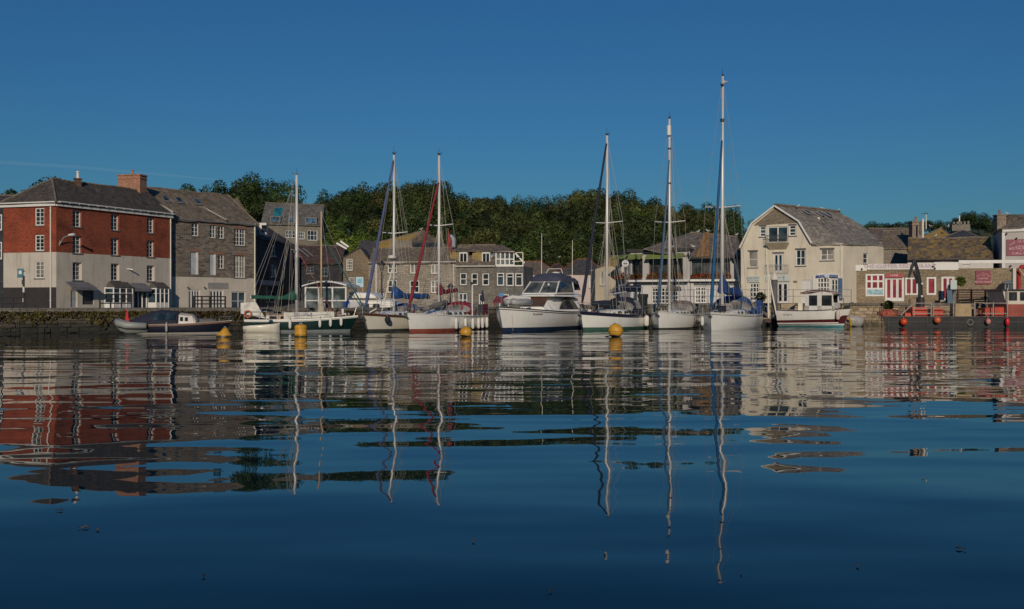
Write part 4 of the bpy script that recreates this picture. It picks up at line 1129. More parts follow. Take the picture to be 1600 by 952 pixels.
m = MB(); g = [P(803, 415, 107.6), P(817, 415, 107.6), P(817, 395, 107.6), P(806, 395, 107.6)]
m.bar(g[1], g[2], .09); m.bar(g[3], g[2], .07); m.bar(P(800, 409, 107.6), P(817, 408, 107.6), .08); m.bar(P(806, 395, 107.6), P(808, 403, 107.6), .06); m.build("terrace_rail", WHITE, H)
downpipe(H, fe, .12, 1.5, ze - .1, WOOD, .06)

# ------------------------------------------------------------------ low roofs between the slate houses and the restaurant
def simple_house(name, label, x0, x1, Y, yeave, yridge, wallmat, roofmat, dep=6, windows=(), hipA=0, hipB=0, ridgemat=None, Y2=None, zb=ZB, skew=0.0):
    f = Fac.px(x0, Y, x1, Y2 or Y); H = thing(name, label, "house", (f.a.x, f.a.y, max(zb, 1.5)))
    ze = ZP(yeave, Y); zt = ZP(yridge, Y + dep / 2); A, B = f.a, f.b; back = Vector((skew * dep, dep, 0)); C, D = B + back, A + back
    ws = [f.rect(*w) for w in windows]
    m = MB(); wall(m, f, rect_outline(0, zb, f.L, ze), ws); plain(m, B, C, zb, ze, None if hipB else zt); plain(m, C, D, zb, ze); plain(m, D, A, zb, ze, None if hipA else zt); m.build("house_wall", wallmat, H)
    for w in ws: window(f, w, H, 2, 2, .12, .06, inset=.04)
    gable_roof(H, A, B, C, D, ze, zt, roofmat, hipA, hipB, over=.2, ridgemat=ridgemat)
    return H, f, ze, zt
PINKW = render_wall("pale_pink_render", (.56, .47, .43), (.36, .3, .28), .3)
simple_house("cottage", "low cottage with grey slates and red ridge right of the slate houses", 817, 872, 118, 428, 409, WHITEW, ROOFGREY, 8, [(832, 438, 843, 446)], 0, 2.2, REDRIDGE)
simple_house("cottage", "whitewashed cottage with dark hipped roof behind the navy furled sail", 872, 946, 122, 428, 405, PINKW, ROOFDARK, 8, [(921, 432, 930, 450), (880, 438, 890, 450)], 3, 2, REDRIDGE, zb=ZB)
simple_house("cottage", "small red ridged cottage roof peeping between the two low cottages", 858, 884, 126, 424, 413, PINKW, ROOFRED, 6, [], 1, 1, REDRIDGE)
f = Fac.px(930, 104, 972, 103)
H = thing("harbour_building", "flat topped cream rendered building left of the restaurant", "house", (f.a.x, f.a.y, 1.5))
m = MB(); ws = [f.rect(938, 424, 944, 446)]
wall(m, f, [(0, ZB), (f.L, ZB), (f.L, ZP(416, 103)), (f.L * .25, ZP(417, 103)), (0, ZP(421, 104))], ws)
bk = Vector((0, 6, 0)); plain(m, f.b, f.b + bk, ZB, ZP(416, 103)); plain(m, f.b + bk, f.a + bk, ZB, ZP(419, 104)); plain(m, f.a + bk, f.a, ZB, ZP(421, 104)); m.poly([f.pt(0, ZP(421, 104)), f.pt(f.L * .25, ZP(417, 103)), f.pt(f.L * .25, ZP(417, 103), -6), f.pt(0, ZP(421, 104), -6)]); m.poly([f.pt(f.L * .25, ZP(417, 103)), f.pt(f.L, ZP(416, 103)), f.pt(f.L, ZP(416, 103), -6), f.pt(f.L * .25, ZP(417, 103), -6)])
m.build("rendered_wall", render_wall("sand_render", (.47, .4, .29), (.3, .25, .18)), H); window(f, ws[0], H, 1, 1, .08, .05, CURTAIN)
simple_house("cottage", "orange lichened hip roof behind the cream flat topped building", 944, 985, 108, 416, 400, BROWNSTONE, ROOFGOLD, 6, [], 1.3, 1.3)
# ------------------------------------------------------------------ restaurant with the flower boxes
fR = Fac.px(985, 97.5, 1078, 95)
fQ = Fac.px(1079, 95, 1164, 94)
H = thing("restaurant", "restaurant with grey pillars, lime green awnings and a dark glazed upper floor", "restaurant", (fR.a.x, fR.a.y, 1.7))
GREYP = render_wall("grey_panel", (.46, .43, .41), (.25, .23, .22), .2)
zf, zl, zb = ZP(393, 96), ZP(437, 96), ZB
up = [fR.rect(987.5, 404, 1004, 434), fR.rect(1014, 404, 1067, 436)]
lo = [fR.rect(990, 449, 1003, 475), fR.rect(1018, 449, 1060, 475)]
m = MB(); wall(m, fR, rect_outline(0, zl, fR.L, zf), up, .5)
bk = fR.n * -8
plain(m, fR.a + bk, fR.a, ZB, zf); m.build("pillared_wall", GREYP, H)
m = MB(); wall(m, fR, rect_outline(0, zb, fR.L, zl), lo, .18); m.build("shop_wall", WHITEW, H)
for w in up:
    o = window(fR, w, H, 4 if w[2] - w[0] > 2 else 2, 1, .07, .05, glass("restaurant_glass", (.035, .03, .028), .06, .8), paint("dark_window_frame", (.05, .045, .04)), sill=False, depth=.5, inset=.42)
for i, w in enumerate(lo):
    if i == 0: door(fR, w, H, WHITE, WHITE, 2, .8, GLASS, 4, "french_door")
    else: window(fR, w, H, 8, 4, .12, .07, GLASS, sill=False, name="shop_window", mull=3)
m = MB(); m.hexa([fR.pt(-.3, zf, .25), fR.pt(fR.L, zf, .25), fR.pt(fR.L, zf, -8), fR.pt(-.3, zf, -8)], [fR.pt(-.3, zf + .28, .25), fR.pt(fR.L, zf + .28, .25), fR.pt(fR.L, zf + .28, -8), fR.pt(-.3, zf + .28, -8)]); m.build("flat_roof", paint("dark_felt_roof", (.045, .042, .04), .8), H)
m = MB(); m.hexa([fR.pt(-.2, zl - .22, .5), fR.pt(fR.L, zl - .22, .5), fR.pt(fR.L, zl - .22, .004), fR.pt(-.2, zl - .22, .004)], [fR.pt(-.2, zl - .02, .5), fR.pt(fR.L, zl - .02, .5), fR.pt(fR.L, zl - .02, .004), fR.pt(-.2, zl - .02, .004)]); m.build("white_ledge", WHITE, H)
m = MB(); fbox(m, fR, .3, zl - .55, fR.L - .3, zl - .3, .005, .03); m.build("dark_fascia", paint("slate_blue_fascia", (.05, .06, .07)), H)
GREENA = paint("lime_awning", (.2, .26, .07), .7, .15)
for x0, x1 in ((984, 1005), (1012, 1069)):
    u0, u1 = fR.u(x0), fR.u(x1); z1 = ZP(398, 96)
    m = MB(); m.surf(fR.pt(u0, z1 - .32, .95), fR.pt(u1, z1 - .32, .95), fR.pt(u1, z1 + .12, .05), fR.pt(u0, z1 + .12, .05), 5, 2, .02, .05); fbox(m, fR, u0, z1 - .45, u1, z1 - .32, .92, .95); m.build("awning", GREENA, H)
fRs = Fac.px(966, 100, 984.5, 97.6)        # the bowed end on the left
m = MB(); ww = [fRs.rect(970, 408, 982, 436)]; wall(m, fRs, rect_outline(0, ZB, fRs.L, zf), ww, .3); m.build("bowed_end_wall", GREYP, H)
window(fRs, ww[0], H, 3, 1, .1, .08, BLUEGLASS, sill=False, depth=.3)
u0, u1 = 0, fRs.L; z1 = ZP(400, 98); m = MB(); m.surf(fRs.pt(u0, z1 - .35, .9), fRs.pt(u1, z1 - .3, .95), fRs.pt(u1, z1 + .15, .05), fRs.pt(u0, z1 + .1, .05), 4, 2, .02, .05); m.build("awning", GREENA, H)
m = MB(); m.hexa([fRs.pt(-.3, zf, .25), fRs.pt(fRs.L + .1, zf + .002, .25), fRs.pt(fRs.L + .1, zf + .002, -4), fRs.pt(-.3, zf, -4)], [fRs.pt(-.3, zf + .2, .25), fRs.pt(fRs.L + .1, zf + .2, .25), fRs.pt(fRs.L + .1, zf + .2, -4), fRs.pt(-.3, zf + .2, -4)]); m.build("end_roof", MATS["dark_felt_roof"], H)
# right half with the hipped slate roof
ze = ZP(404, 94.5)
upq = [fQ.rect(1080.5, 405.5, 1141, 434.5)]; loq = [fQ.rect(1086, 448, 1104, 474), fQ.rect(1108, 450, 1118, 475), fQ.rect(1126, 447, 1150, 475)]
m = MB(); wall(m, fQ, rect_outline(0, zl, fQ.L, ze), upq, .4); B_ = fQ.b; bq = fQ.n * -10
plain(m, B_, B_ + bq, ZB, ze); plain(m, fQ.a + bq, fQ.a, zf, ze); m.build("panelled_wall", GREYP, H)
m = MB(); wall(m, fQ, rect_outline(0, zb, fQ.L, zl), loq, .18); m.build("shop_wall", WHITEW, H)
window(fQ, upq[0], H, 6, 1, .08, .06, glass("balcony_glass", (.05, .052, .055), .06, .7), MATS["dark_window_frame"], sill=False, depth=.4, inset=.3)
window(fQ, loq[0], H, 4, 4, .12, .08, GLASS, sill=False, name="shop_window", mull=1); door(fQ, loq[1], H, WHITE, paint("pale_blue_door", (.3, .4, .47)), 1, .6, GLASS, 2); window(fQ, loq[2], H, 6, 4, .12, .07, GLASS, sill=False, name="shop_window", mull=2)
m = MB(); fbox(m, fQ, -.05, zl - .22, fQ.L - .6, zl - .02, .006, .5); m.build("white_ledge", WHITE, H)
m = MB(); fbox(m, fQ, .3, zl - .6, fQ.L - 1, zl - .3, .005, .03); m.build("dark_fascia", MATS["slate_blue_fascia"], H)
A, B = fQ.a, fQ.b; C, D = B + bq, A + bq
ap0, ap1 = P(1078, 364, 100), P(1152, 371, 101); e = lambda p: Vector((p.x, p.y, ze + .05))
ex = fQ.n * .4
m = MB(); m.surf(e(A) + ex, e(B) + ex, ap1, ap0 + Vector((1.6, 0, -.1)), 12, 7, .12, .12); m.surf(e(B) + ex, e(C), ap1 + Vector((0, .1, 0)), ap1, 6, 6, .1, .12)
Lf = fQ.a - fQ.d * 4.6; Lf2 = Lf + bq
m.surf(Vector((Lf.x, Lf.y - .1, zf + .3)) , e(A) + ex * .4 + Vector((.1, .15, .12)), ap0 + Vector((1.6, 0, -.1)), ap0, 8, 6, .12, .12)
m.surf(Vector((Lf2.x, Lf2.y, zf)), Vector((Lf.x, Lf.y - .1, zf + .3)), ap0, ap0 + Vector((0, .1, 0)), 6, 5, .1, .12)
rq = m.build("hipped_roof", slates("restaurant_slates", (.17, .145, .12), (.13, .115, .1), (.22, .15, .07), .5, cover=.55), H)
m = MB(); m.surf(e(A.lerp(B, .1)) + ex + Vector((0, 0, .16)), e(A.lerp(B, .34)) + ex * .9 + Vector((0, 0, .2)), ap0 + Vector((2.0, -.15, .08)), ap0 + Vector((1.5, -.15, .08)), 5, 6, .05, .06)
m.build("lichened_slates", slates("orange_lichen_slates", (.2, .12, .07), (.16, .1, .06), (.36, .19, .06), .8, cover=.42), rq)
m = MB(); k = 12
for i in range(k): p, q = ap0.lerp(ap1, i / k), ap0.lerp(ap1, (i + .95) / k); m.tube([p, q + Vector((0, 0, .03))], [.12, .14], 6)
m.build("ridge_tiles", RIDGE, rq)
m = MB(); m.tube([fQ.pt(-.1, ze - .02, .45), fQ.pt(fQ.L + .1, ze - .02, .45)], .09, 6); m.tube([fQ.pt(fQ.L - .4, ze - .05, .4), fQ.pt(fQ.L - .35, ze - .6, .3), fQ.pt(fQ.L + .1, ze - .9, .15)], .06, 6); m.tube([fQ.pt(-.25, ze + .6, .35), fQ.pt(-.1, ze + .1, .4)], .07, 6); m.build("gutter", DARKM, H)
FLOWER = leaf("geranium_blooms", (.24, .045, .01), (.33, .09, .018), .1); FOLI = leaf("geranium_leaves", (.06, .09, .02), (.12, .16, .04), .15)
def flower_box(fac, x0, x1, z, label, n, o=.3, loose=1.0):
    u0, u1 = fac.u(x0), fac.u(x1); p0 = fac.pt((u0 + u1) / 2, z, o)
    t = thing("flower_box", label, "flower box", p0, 0, "flower boxes along the restaurant")
    m = MB(); fbox(m, fac, u0, z, u1, z + .18, o - .12, o + .12); m.build("planter", DARKWOOD, t)
    r = random.Random(int(x0)); f, g = MB(), MB()
    for i in range(n):
        p = fac.pt(r.uniform(u0, u1), z + .15 + abs(r.gauss(0, .22)) * loose, o + r.gauss(.03, .14)); a = Vector((r.uniform(-1, 1), r.uniform(-1, 1), r.uniform(-1, 1))).normalized(); b_ = a.cross(Vector((.3, .8, .5))).normalized(); s = r.uniform(.05, .1)
        (f if r.random() < .6 else g).poly([p - a * s, p - b_ * s, p + a * s, p + b_ * s])
    tag(f.build("blooms", FLOWER, t), kind="stuff"); tag(g.build("foliage", FOLI, t), kind="stuff")
flower_box(fR, 986, 1004, zl - .0, "box of orange red geraniums in the narrow restaurant bay", 170)
flower_box(fR, 1012, 1068, zl - .0, "box of orange red geraniums under the wide green awning", 420)
flower_box(fQ, 1080, 1142, zl - .0, "long box of orange geraniums along the dark glazed restaurant balcony", 520, .3, .9)
flower_box(fRs, 967, 982, zl - .0, "bushy orange geraniums at the bowed left end of the restaurant", 200, .35, 1.4)

# ------------------------------------------------------------------ cream gambrel house
fg = Fac(21.66, 91, 29.9, 86.6)
H = thing("gambrel_house", "big cream rendered house with gambrel slate roof and stone topped gable", "house", (25.5, 89, 1.8))
CREAMH = render_wall("cream_house_render", (.66, .595, .47), (.4, .31, .22), .35)
g = lambda px, py: (fg.u(px), fg.z(py, fg.u(px)))
uB, zBv = g(1268, 381); aL = (fg.u(1157.5), fg.z(388, fg.u(1157.5))); kL, ap, kR = g(1175, 350), g(1211, 322.5), g(1248.5, 346.5)
uE = fg.u(1318)
outl = [(0.0 + fg.u(1165), ZB), (uE, ZB), (uE, zBv), (uB, zBv), kR, ap, kL, aL, (fg.u(1165), aL[1] - 1.2)]
outl = [(fg.u(1158), ZB), (uE, ZB), (uE, zBv), (uB, zBv), kR, ap, kL, aL]
wt = [fg.rect(1187, 353.5, 1197, 370), fg.rect(1199.5, 354, 1231.5, 379), fg.rect(1233, 352, 1244, 368.5)]
w1 = [fg.rect(1169.5, 393, 1183.5, 418), fg.rect(1208, 396, 1224, 426.5), fg.rect(1243.5, 390, 1258.5, 415.5), fg.rect(1282, 389.5, 1303, 407)]
w0 = [fg.rect(1171, 442, 1186.5, 471), fg.rect(1213, 441, 1232.5, 474)]
dr = fg.rect(1252, 437.5, 1268, 474)
sw, sd = fg.rect(1277, 434, 1296.5, 457), fg.rect(1297.5, 435, 1310.5, 474)
zst = fg.z(354, fg.u(1211)) + .02
m = MB(); wall(m, fg, outl, wt + w1 + w0 + [dr, sw, sd], .2); E = Vector((.75, .66, 0)) * 11.3
We = fg.pt(uE, 0); W2 = We + Vector((.75, .66, 0)) * 7.3
fW = Fac(We.x, We.y, W2.x, W2.y); ww = fW.rect(1349, 396, 1357, 412)
wall(m, fW, rect_outline(0, ZB, fW.L, zBv), [ww], .2)
p0 = fg.pt(fg.u(1158), 0); plain(m, W2, p0 + E, ZB, zBv); plain(m, p0 + E, p0, ZB, aL[1]); m.build("rendered_wall", CREAMH, H)
m = MB(); c = (kL[0] + .35, kL[1] - .35), (kR[0] - .35, kR[1] - .3)
tri = [(kL[0] + .12, kL[1] - .18), (kR[0] - .12, kR[1] - .12), (ap[0], ap[1] - .15)]
m.poly([fg.pt(a, b_, .012) for a, b_ in tri]); m.build("stone_gable", brickwork("gable_stone", (.24, .2, .14), (.17, .14, .105), (.22, .18, .13), .45, .16, .02, .3, .12), H)
for w in (wt[0], wt[2]): window(fg, w, H, 1, 3, .09, .07, BLUEGLASS, inset=.08)
window(fg, wt[1], H, 2, 1, .1, .06, BLUEGLASS, inset=.08, mull=1, sill=False, name="balcony_window")
window(fg, w1[0], H, 1, 2, .07, .05, CURTAIN, inset=.1); window(fg, w1[2], H, 2, 2, .09, .05, BLUEGLASS, inset=.1); window(fg, w1[3], H, 2, 2, .08, .05, CURTAIN, inset=.1)
door(fg, w1[1], H, WHITE, WHITE, 2, .88, BLUEGLASS, 1, "french_door"); window(fg, w0[0], H, 3, 4, .12, .09, GLASS, sill=False, name="shop_window"); door(fg, w0[1], H, WHITE, WHITE, 2, .9, GLASS, 1, "french_door")
door(fg, dr, H, WHITE, WHITE, 1); window(fW, ww, H, 1, 2, .08, .05)
m = MB(); u0, u1 = fg.u(1270), fg.u(1314); fbox(m, fg, u0, fg.z(474, u0), sw[0], fg.z(431, u0), .004, .08); fbox(m, fg, sw[0], sw[3], sd[2], fg.z(428, u0), .004, .08); fbox(m, fg, sw[0], fg.z(474, u0), sw[2], sw[1], .004, .08); fbox(m, fg, sd[2], fg.z(474, u0), u1, fg.z(432, u0), .004, .05); m.build("white_shopfront", WHITE, H)
window(fg, sw, H, 4, 3, .1, .1, GLASS, sill=False, name="shop_window", depth=.2, inset=-.02); door(fg, sd, H, WHITE, WHITE, 2, .7, GLASS, 3)
BLUES = paint("blue_sign", (.03, .07, .25), .4, .1)
def flat_sign(fac, x0, y0, x1, y1, mat, parent, o=.1, lines=(), lmat=None, name="sign_board", tilt=0.0, th=.04):
    u0, u1 = fac.u(x0), fac.u(x1); z0, z1 = fac.z(y1, u0), fac.z(y0, u0); dz = tilt * (u1 - u0)
    m = MB(); m.hexa([fac.pt(u0, z0, o), fac.pt(u1, z0 + dz, o), fac.pt(u1, z0 + dz, o - th), fac.pt(u0, z0, o - th)], [fac.pt(u0, z1, o), fac.pt(u1, z1 + dz, o), fac.pt(u1, z1 + dz, o - th), fac.pt(u0, z1, o - th)])
    s_ = m.build(name, mat, parent)
    for s, f, size in lines: text(s, size, lmat or WHITE, s_, fac.pt((u0 + u1) / 2, lerp(z0, z1, f) + dz / 2, o + .004), fac.d + Vector((0, 0, tilt)), (0, 0, 1))
    return s_
flat_sign(fg, 1275, 431, 1288.5, 434.5, BLUES, H, .14, [("QUAYSIDE", .5, .14)], tilt=.1); flat_sign(fg, 1296.5, 429.5, 1309.5, 433.5, BLUES, H, .14, [("HOUSE", .5, .17)], tilt=-.04)
m = MB(); m.ball(fg.pt(fg.u(1292), fg.z(431, fg.u(1292)), .12), .24, 10, 6, (1, .3, 1)); m.build("shop_crest", paint("white_blue_crest", (.5, .52, .62)), H)
b_ = flat_sign(fg, 1311, 435, 1316.5, 470, paint("blue_shutter", (.05, .13, .27)), H, .12, name="blue_shutter_board"); 
PALEGREEN = paint("pale_sign", (.52, .57, .54), .5, .1); GRT = paint("grey_lettering", (.12, .15, .17))
flat_sign(fg, 1168, 432, 1186.5, 441, PALEGREEN, H, .1, [("GALLERY", .65, .3), ("GIFTS & CARDS", .25, .16)], GRT); flat_sign(fg, 1213, 430, 1224.8, 439.5, PALEGREEN, H, .12, [("HARBOUR", .6, .18)], GRT); flat_sign(fg, 1225.6, 430, 1235, 439.5, PALEGREEN, H, .12); flat_sign(fg, 1197, 432, 1201, 440, PALEGREEN, H, .1)
flat_sign(fg, 1240, 438.8, 1245.5, 441.5, WOOD, H, .08)
BALC = paint("cream_balcony", (.58, .5, .36))
u0, u1 = wt[1][0] - .1, wt[1][2] + .15; zb_ = wt[1][1]
m = MB(); m.hexa([fg.pt(u0 + .3, zb_ - .65, .05), fg.pt(u1 - .3, zb_ - .65, .05), fg.pt(u1 - .3, zb_ - .65, .004), fg.pt(u0 + .3, zb_ - .65, .004)], [fg.pt(u0, zb_ - .08, .75), fg.pt(u1, zb_ - .08, .75), fg.pt(u1, zb_ - .08, .004), fg.pt(u0, zb_ - .08, .004)]); bo = m.build("balcony", BALC, H)
m = MB()
for k in range(23): u = lerp(u0 + .03, u1 - .03, k / 22); m.bar(fg.pt(u, zb_ - .08, .7), fg.pt(u, zb_ + .62, .7), .025)
m.bar(fg.pt(u0, zb_ + .62, .7), fg.pt(u1, zb_ + .62, .7), .05); m.build("railing", DARKM, bo)
u0, u1 = w1[1][0] - .7, w1[1][2] + .5; zb_ = w1[1][1]; m = MB()
for z in (zb_, zb_ + .75): m.bar(fg.pt(u0, z, .25), fg.pt(u1, z, .25), .03)
for k in range(15): u = lerp(u0, u1, k / 14); m.bar(fg.pt(u, zb_, .25), fg.pt(u, zb_ + .75, .25), .018)
m.build("balcony_railing", paint("grey_rail", (.3, .29, .27)), H)
m = MB()
for w in wt[:1] + wt[2:] + [w1[0], w1[1], w1[2], w1[3]]: fbox(m, fg, w[0] - .06, w[3] + .004, w[2] + .06, w[3] + .12, -.1, .06)
m.build("window_hoods", SILL, H)
downpipe(H, fg, fg.u(1198), fg.z(425, fg.u(1198)), fg.z(372, fg.u(1198)), CREAMGEL, .06); downpipe(H, fg, fg.u(1314), 1.8, zBv - .2, CREAMGEL, .05)
# roof
RG = slates("gambrel_slates", (.31, .27, .225), (.2, .178, .15), (.25, .2, .12), .4, cover=.57)
f3 = lambda q, o=.12: fg.pt(q[0], q[1], o)
A3, K3, B3 = f3(ap), f3(kR), f3((uB + .05, zBv)); KL3, AL3 = f3(kL), f3((aL[0] - .05, aL[1]))
W3 = fg.pt(uE + .1, zBv, .12); W23 = W2 + Vector((.2, .1, zBv)); A2, K2 = A3 + E, K3 + E; A2 = P(1312, 333, A2.y); K2 = P(1352, 358, 97)
m = MB(); up_ = Vector((0, 0, .1))
m.surf(K3 + up_, K2 + up_, A2 + up_, A3 + up_, 16, 6, .12, .12); m.surf(B3 + up_ - Vector((0, 0, .1)), W3 + up_ - Vector((0, 0, .1)), K3.lerp(K2, .45) + up_, K3 + up_, 6, 8, .14, .12); m.surf(W3, W23, K2 + up_, K3.lerp(K2, .45) + up_, 12, 8, .14, .12)
m.surf(K2 + up_, W23, W23 + Vector((.5, 3, 0)), A2 + up_, 4, 4, .1, .1)
m.surf(KL3 + E * .8, KL3 + up_, A3 + up_, A2 + up_, 8, 5, .1, .12); m.surf(AL3 + E * .8, AL3, KL3 + up_, KL3 + E * .8 + up_, 8, 5, .1, .12)
rq = m.build("gambrel_roof", RG, H)
m = MB()
for p, q in ((AL3, KL3), (KL3, A3), (A3, K3), (K3, B3)): m.bar(p + fg.n * .06 + up_ * .3, q + fg.n * .06 + up_ * .3, .24, .14)
m.build("barge_board", WHITE, H)
m = MB(); k = 22
for i in range(k): p, q = A3.lerp(A2, i / k) + up_ * 1.5, A3.lerp(A2, (i + .93) / k) + up_ * 1.7; m.tube([p, q], [.12, .14], 6)
m.build("ridge_tiles", RIDGE, rq)
for t0, t1, s0, s1 in ((.3, .36, .45, .75), (.5, .56, .45, .75), (.62, .68, .45, .75)):
    q = [K3.lerp(K2, t).lerp(A3.lerp(A2, t), s) + Vector((.03, -.06, .28)) for t, s in ((t0, s0), (t1, s0), (t1, s1), (t0, s1))]; q = [x.lerp(q[(i + 2) % 4], .12) for i, x in enumerate(q)]; m = MB(); m.surf(*q, 2, 2, 0, .1); o = m.build("rooflight", LEAD, rq); MB().poly([x.lerp(q[(i + 2) % 4], .12) + Vector((0, 0, .03)) for i, x in enumerate(q)]).build("pane", BLUEGLASS, o)
for px, py, Y in ((1279, 341, 92), (1332, 380, 90.5)): m = MB(); m.tube([P(px, py + 6, Y), P(px, py - 1, Y)], .13, 7); m.build("roof_vent", CREAMGEL, rq)

# ------------------------------------------------------------------ low stone shop with the red windows
fS = Fac.px(1326, 88.2, 1600, 85.8); fS = Fac(fS.a.x, fS.a.y, fS.b.x + fS.d.x * 8, fS.b.y + fS.d.y * 8)
H = thing("stone_shop", "long low stone shop with white fascia and red windows and doors", "shop", (fS.a.x, fS.a.y, 1.85))
zt = fS.z(421, 4); zA = 1.85
REDP = glass("red_lined_glass", (.3, .04, .055), .15, .25); REDPT = paint("red_paint", (.36, .025, .04), .35, .15)
rW = [fS.rect(1352.5, 428, 1382, 463), fS.rect(1414.5, 434, 1434.5, 461), fS.rect(1448, 433, 1463, 461)]; rD = [fS.rect(1383, 433.5, 1413, 471), fS.rect(1471, 432, 1492, 470)]
zstep = fS.z(419, fS.u(1500)); u15 = fS.u(1497)
m = MB(); wall(m, fS, rect_outline(0, ZB, fS.L, zt), rW + rD, .16); fbox(m, fS, u15, zt, fS.L, fS.z(419.5, u15), -.4, .001); plain(m, fS.a + fS.n * -5, fS.a, ZB, zt); m.build("stone_wall", BROWNSTONE, H)
window(fS, rW[0], H, 3, 3, .16, .16, REDP, inset=.04, name="shop_window", sill=False, label="white framed shop window lined with red panels"); window(fS, rW[1], H, 2, 1, .14, .12, REDP, inset=.02, name="red_window", mull=1, sill=False); window(fS, rW[2], H, 1, 1, .16, .08, REDP, inset=.02, name="red_window", sill=False)
door(fS, rD[0], H, WHITE, WHITE, 3, .85, REDP, 1, "french_door"); door(fS, rD[1], H, WHITE, WHITE, 2, .9, REDP, 1, "french_door")
p = fS.rect(1355, 452.5, 1380, 460.5); m = MB(); fbox(m, fS, p[0], p[1], p[2], p[3], -.1, -.03); m.build("blue_poster", paint("blue_white_poster", (.3, .5, .56), .5, .5, 4), H)
m = MB(); zt1 = fS.z(412.5, fS.u(1400)); fbox(m, fS, fS.u(1354.5), zt - .02, fS.u(1458), zt1, .0, .12); fbox(m, fS, -.1, zt - .12, fS.u(1354), zt + .42, .005, .1); fbox(m, fS, fS.u(1458.5), zt - .1, u15, zt + .62, .003, .1); fbox(m, fS, u15 + .02, zt + .5, fS.L, zt + .78, .004, .16); m.build("white_fascia", WHITE, H)
fbo = MB(); u0, u1 = fS.u(1357), fS.u(1454); zf0 = lerp(zt, zt1, .2); zf1 = zt1 - .05; fbox(fbo, fS, u0, zf0, u1, zf1, .121, .15); so = fbo.build("sign_board", paint("pale_pink_sign", (.6, .55, .56)), H)
text("THE CLIPPER RESTAURANT", .52, paint("faded_pink_letters", (.4, .27, .3)), so, fS.pt((u0 + u1) / 2, (zf0 + zf1) / 2, .155), fS.d, (0, 0, 1))
o = flat_sign(fS, 1382.5, 428, 1410.5, 434, REDPT, H, .12, [("COFFEE", .55, .2)], th=.1)
MAROON = paint("maroon_sign", (.2, .012, .03), .4, .1); PINKL = paint("pink_lettering", (.72, .5, .5), .5)
sgn = flat_sign(fS, 1524, 423, 1547.5, 444.5, MAROON, H, .1, [("and", .63, .16), ("LICENSED", .42, .2), ("RESTAURANT", .17, .235)], PINKL)
uc = fS.u(1535.7); zc = fS.z(431, uc)
for i, ch in enumerate("CLIPPER"):
    a = (i - 3) * .3; rr = .62; p = fS.pt(uc + math.sin(a) * rr * 1.0, zc - .45 + math.cos(a) * rr, .105); text(ch, .2, PINKL, sgn, p, fS.d * math.cos(a) + Vector((0, 0, -math.sin(a))), (math.sin(a) * fS.d.x, math.sin(a) * fS.d.y, math.cos(a)))
# arch by the wheelhouse: a flat black sheet stands in for the shade inside
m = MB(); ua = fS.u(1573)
m.poly([fS.pt(ua + math.cos(t) * 1.3, 1.85 + max(0, math.sin(t)) * 2.0, .012) for t in [math.pi * k / 12 for k in range(13)]]); m.build("arch_shade_sheet", paint("arch_shade_black", (.012, .012, .014), .9), H)
m = MB()
for k in range(12):
    t0, t1 = math.pi * k / 12 + .02, math.pi * (k + 1) / 12 - .02
    q = [(math.cos(t) * r_, math.sin(t) * r_ * 1.54) for t, r_ in ((t0, 1.3), (t1, 1.3), (t1, 1.5), (t0, 1.5))]
    m.hexa([fS.pt(ua + a, 1.85 + max(b_, 0), .01) for a, b_ in q], [fS.pt(ua + a, 1.85 + max(b_, 0), .05) for a, b_ in q])
m.build("arch_stones", BROWNSTONE, H)
for x, y in ((1346, 420), (1457, 416), (1460, 419), (1580, 421)): vent(H, fS, fS.u(x), fS.z(y, fS.u(x)))

fT = Fac.px(1418, 92.5, 1552, 91)
H = thing("lichen_roof_house", "white walled house with a big roof of ochre lichened slates above the red shop", "house", (fT.a.x, fT.a.y, 1.85))
ze = ZP(405.5, 92); zr = ZP(371.5, 95.5); A, B = fT.a, fT.b; back = Vector((3.2, 7.5, 0)); C, D = B + back, A + back
wsm = fT.rect(1504, 409, 1516, 415.5)
m = MB(); wall(m, fT, rect_outline(0, ZB, fT.L, ze), [wsm]); plain(m, B, C, ZB, ze, zr); plain(m, C, D, ZB, ze); plain(m, D, A, ZB, ze, zr); m.build("white_wall", WHITEW, H); window(fT, wsm, H, 4, 2, .05, .06, sill=False)
gable_roof(H, A, B, C, D, ze, zr, slates("ochre_lichen_slates", (.13, .1, .075), (.1, .08, .065), (.34, .22, .05), .8, cover=.47), over=.3, nx=22, ny=10, amp=.12)
gutter(H, fT, 0, fT.L, ze - .08, DARKM, .4)

def block(name, label, x0, x1, Y, ye, yr, wm, rm, dep=6, hipA=0, hipB=0, cat="house", windows=(), zb=2): return simple_house(name, label, x0, x1, Y, ye, yr, wm, rm, dep, windows, hipA, hipB, zb=zb, skew=max(0, (x0 - 800) / F) + (.02 if x0 > 800 else 0))
block("cottage", "stone cottage with weathered grey roof between the cream house and the ochre roof", 1378, 1430, 100, 388, 361, HILLSTONE, ROOFGREY, 7, 0, 0)
block("stone_house", "long stone building with reddish ridge far behind the cream house", 1356, 1432, 118, 374, 357, HILLSTONE, slates("pinkish_slates", (.17, .13, .11), (.14, .11, .095), (.25, .17, .1), .4), 7)
block("cottage", "far roof with golden lichen left of the castle wall", 1436, 1492, 116, 374, 356, HILLSTONE, ROOFGOLD, 7, 3, 2); block("cottage", "far dark blue slate roof right of the golden one", 1478, 1530, 112, 372, 360, HILLSTONE, slates("blue_black_slates", (.045, .05, .062), (.055, .06, .072), (.1, .1, .1), .2), 6, 2, 2)
Hc = thing("chimney_stack", "square pale chimney stack behind the ochre lichened roof", "chimney", P(1431, 370, 99)); chimney(Hc, V2(P(1431, 0, 99)), 1.1, .9, ZP(385, 99), ZP(348, 99), 0, brickwork("pale_stack", (.33, .25, .18), (.26, .19, .14), (.3, .25, .2)), 1)
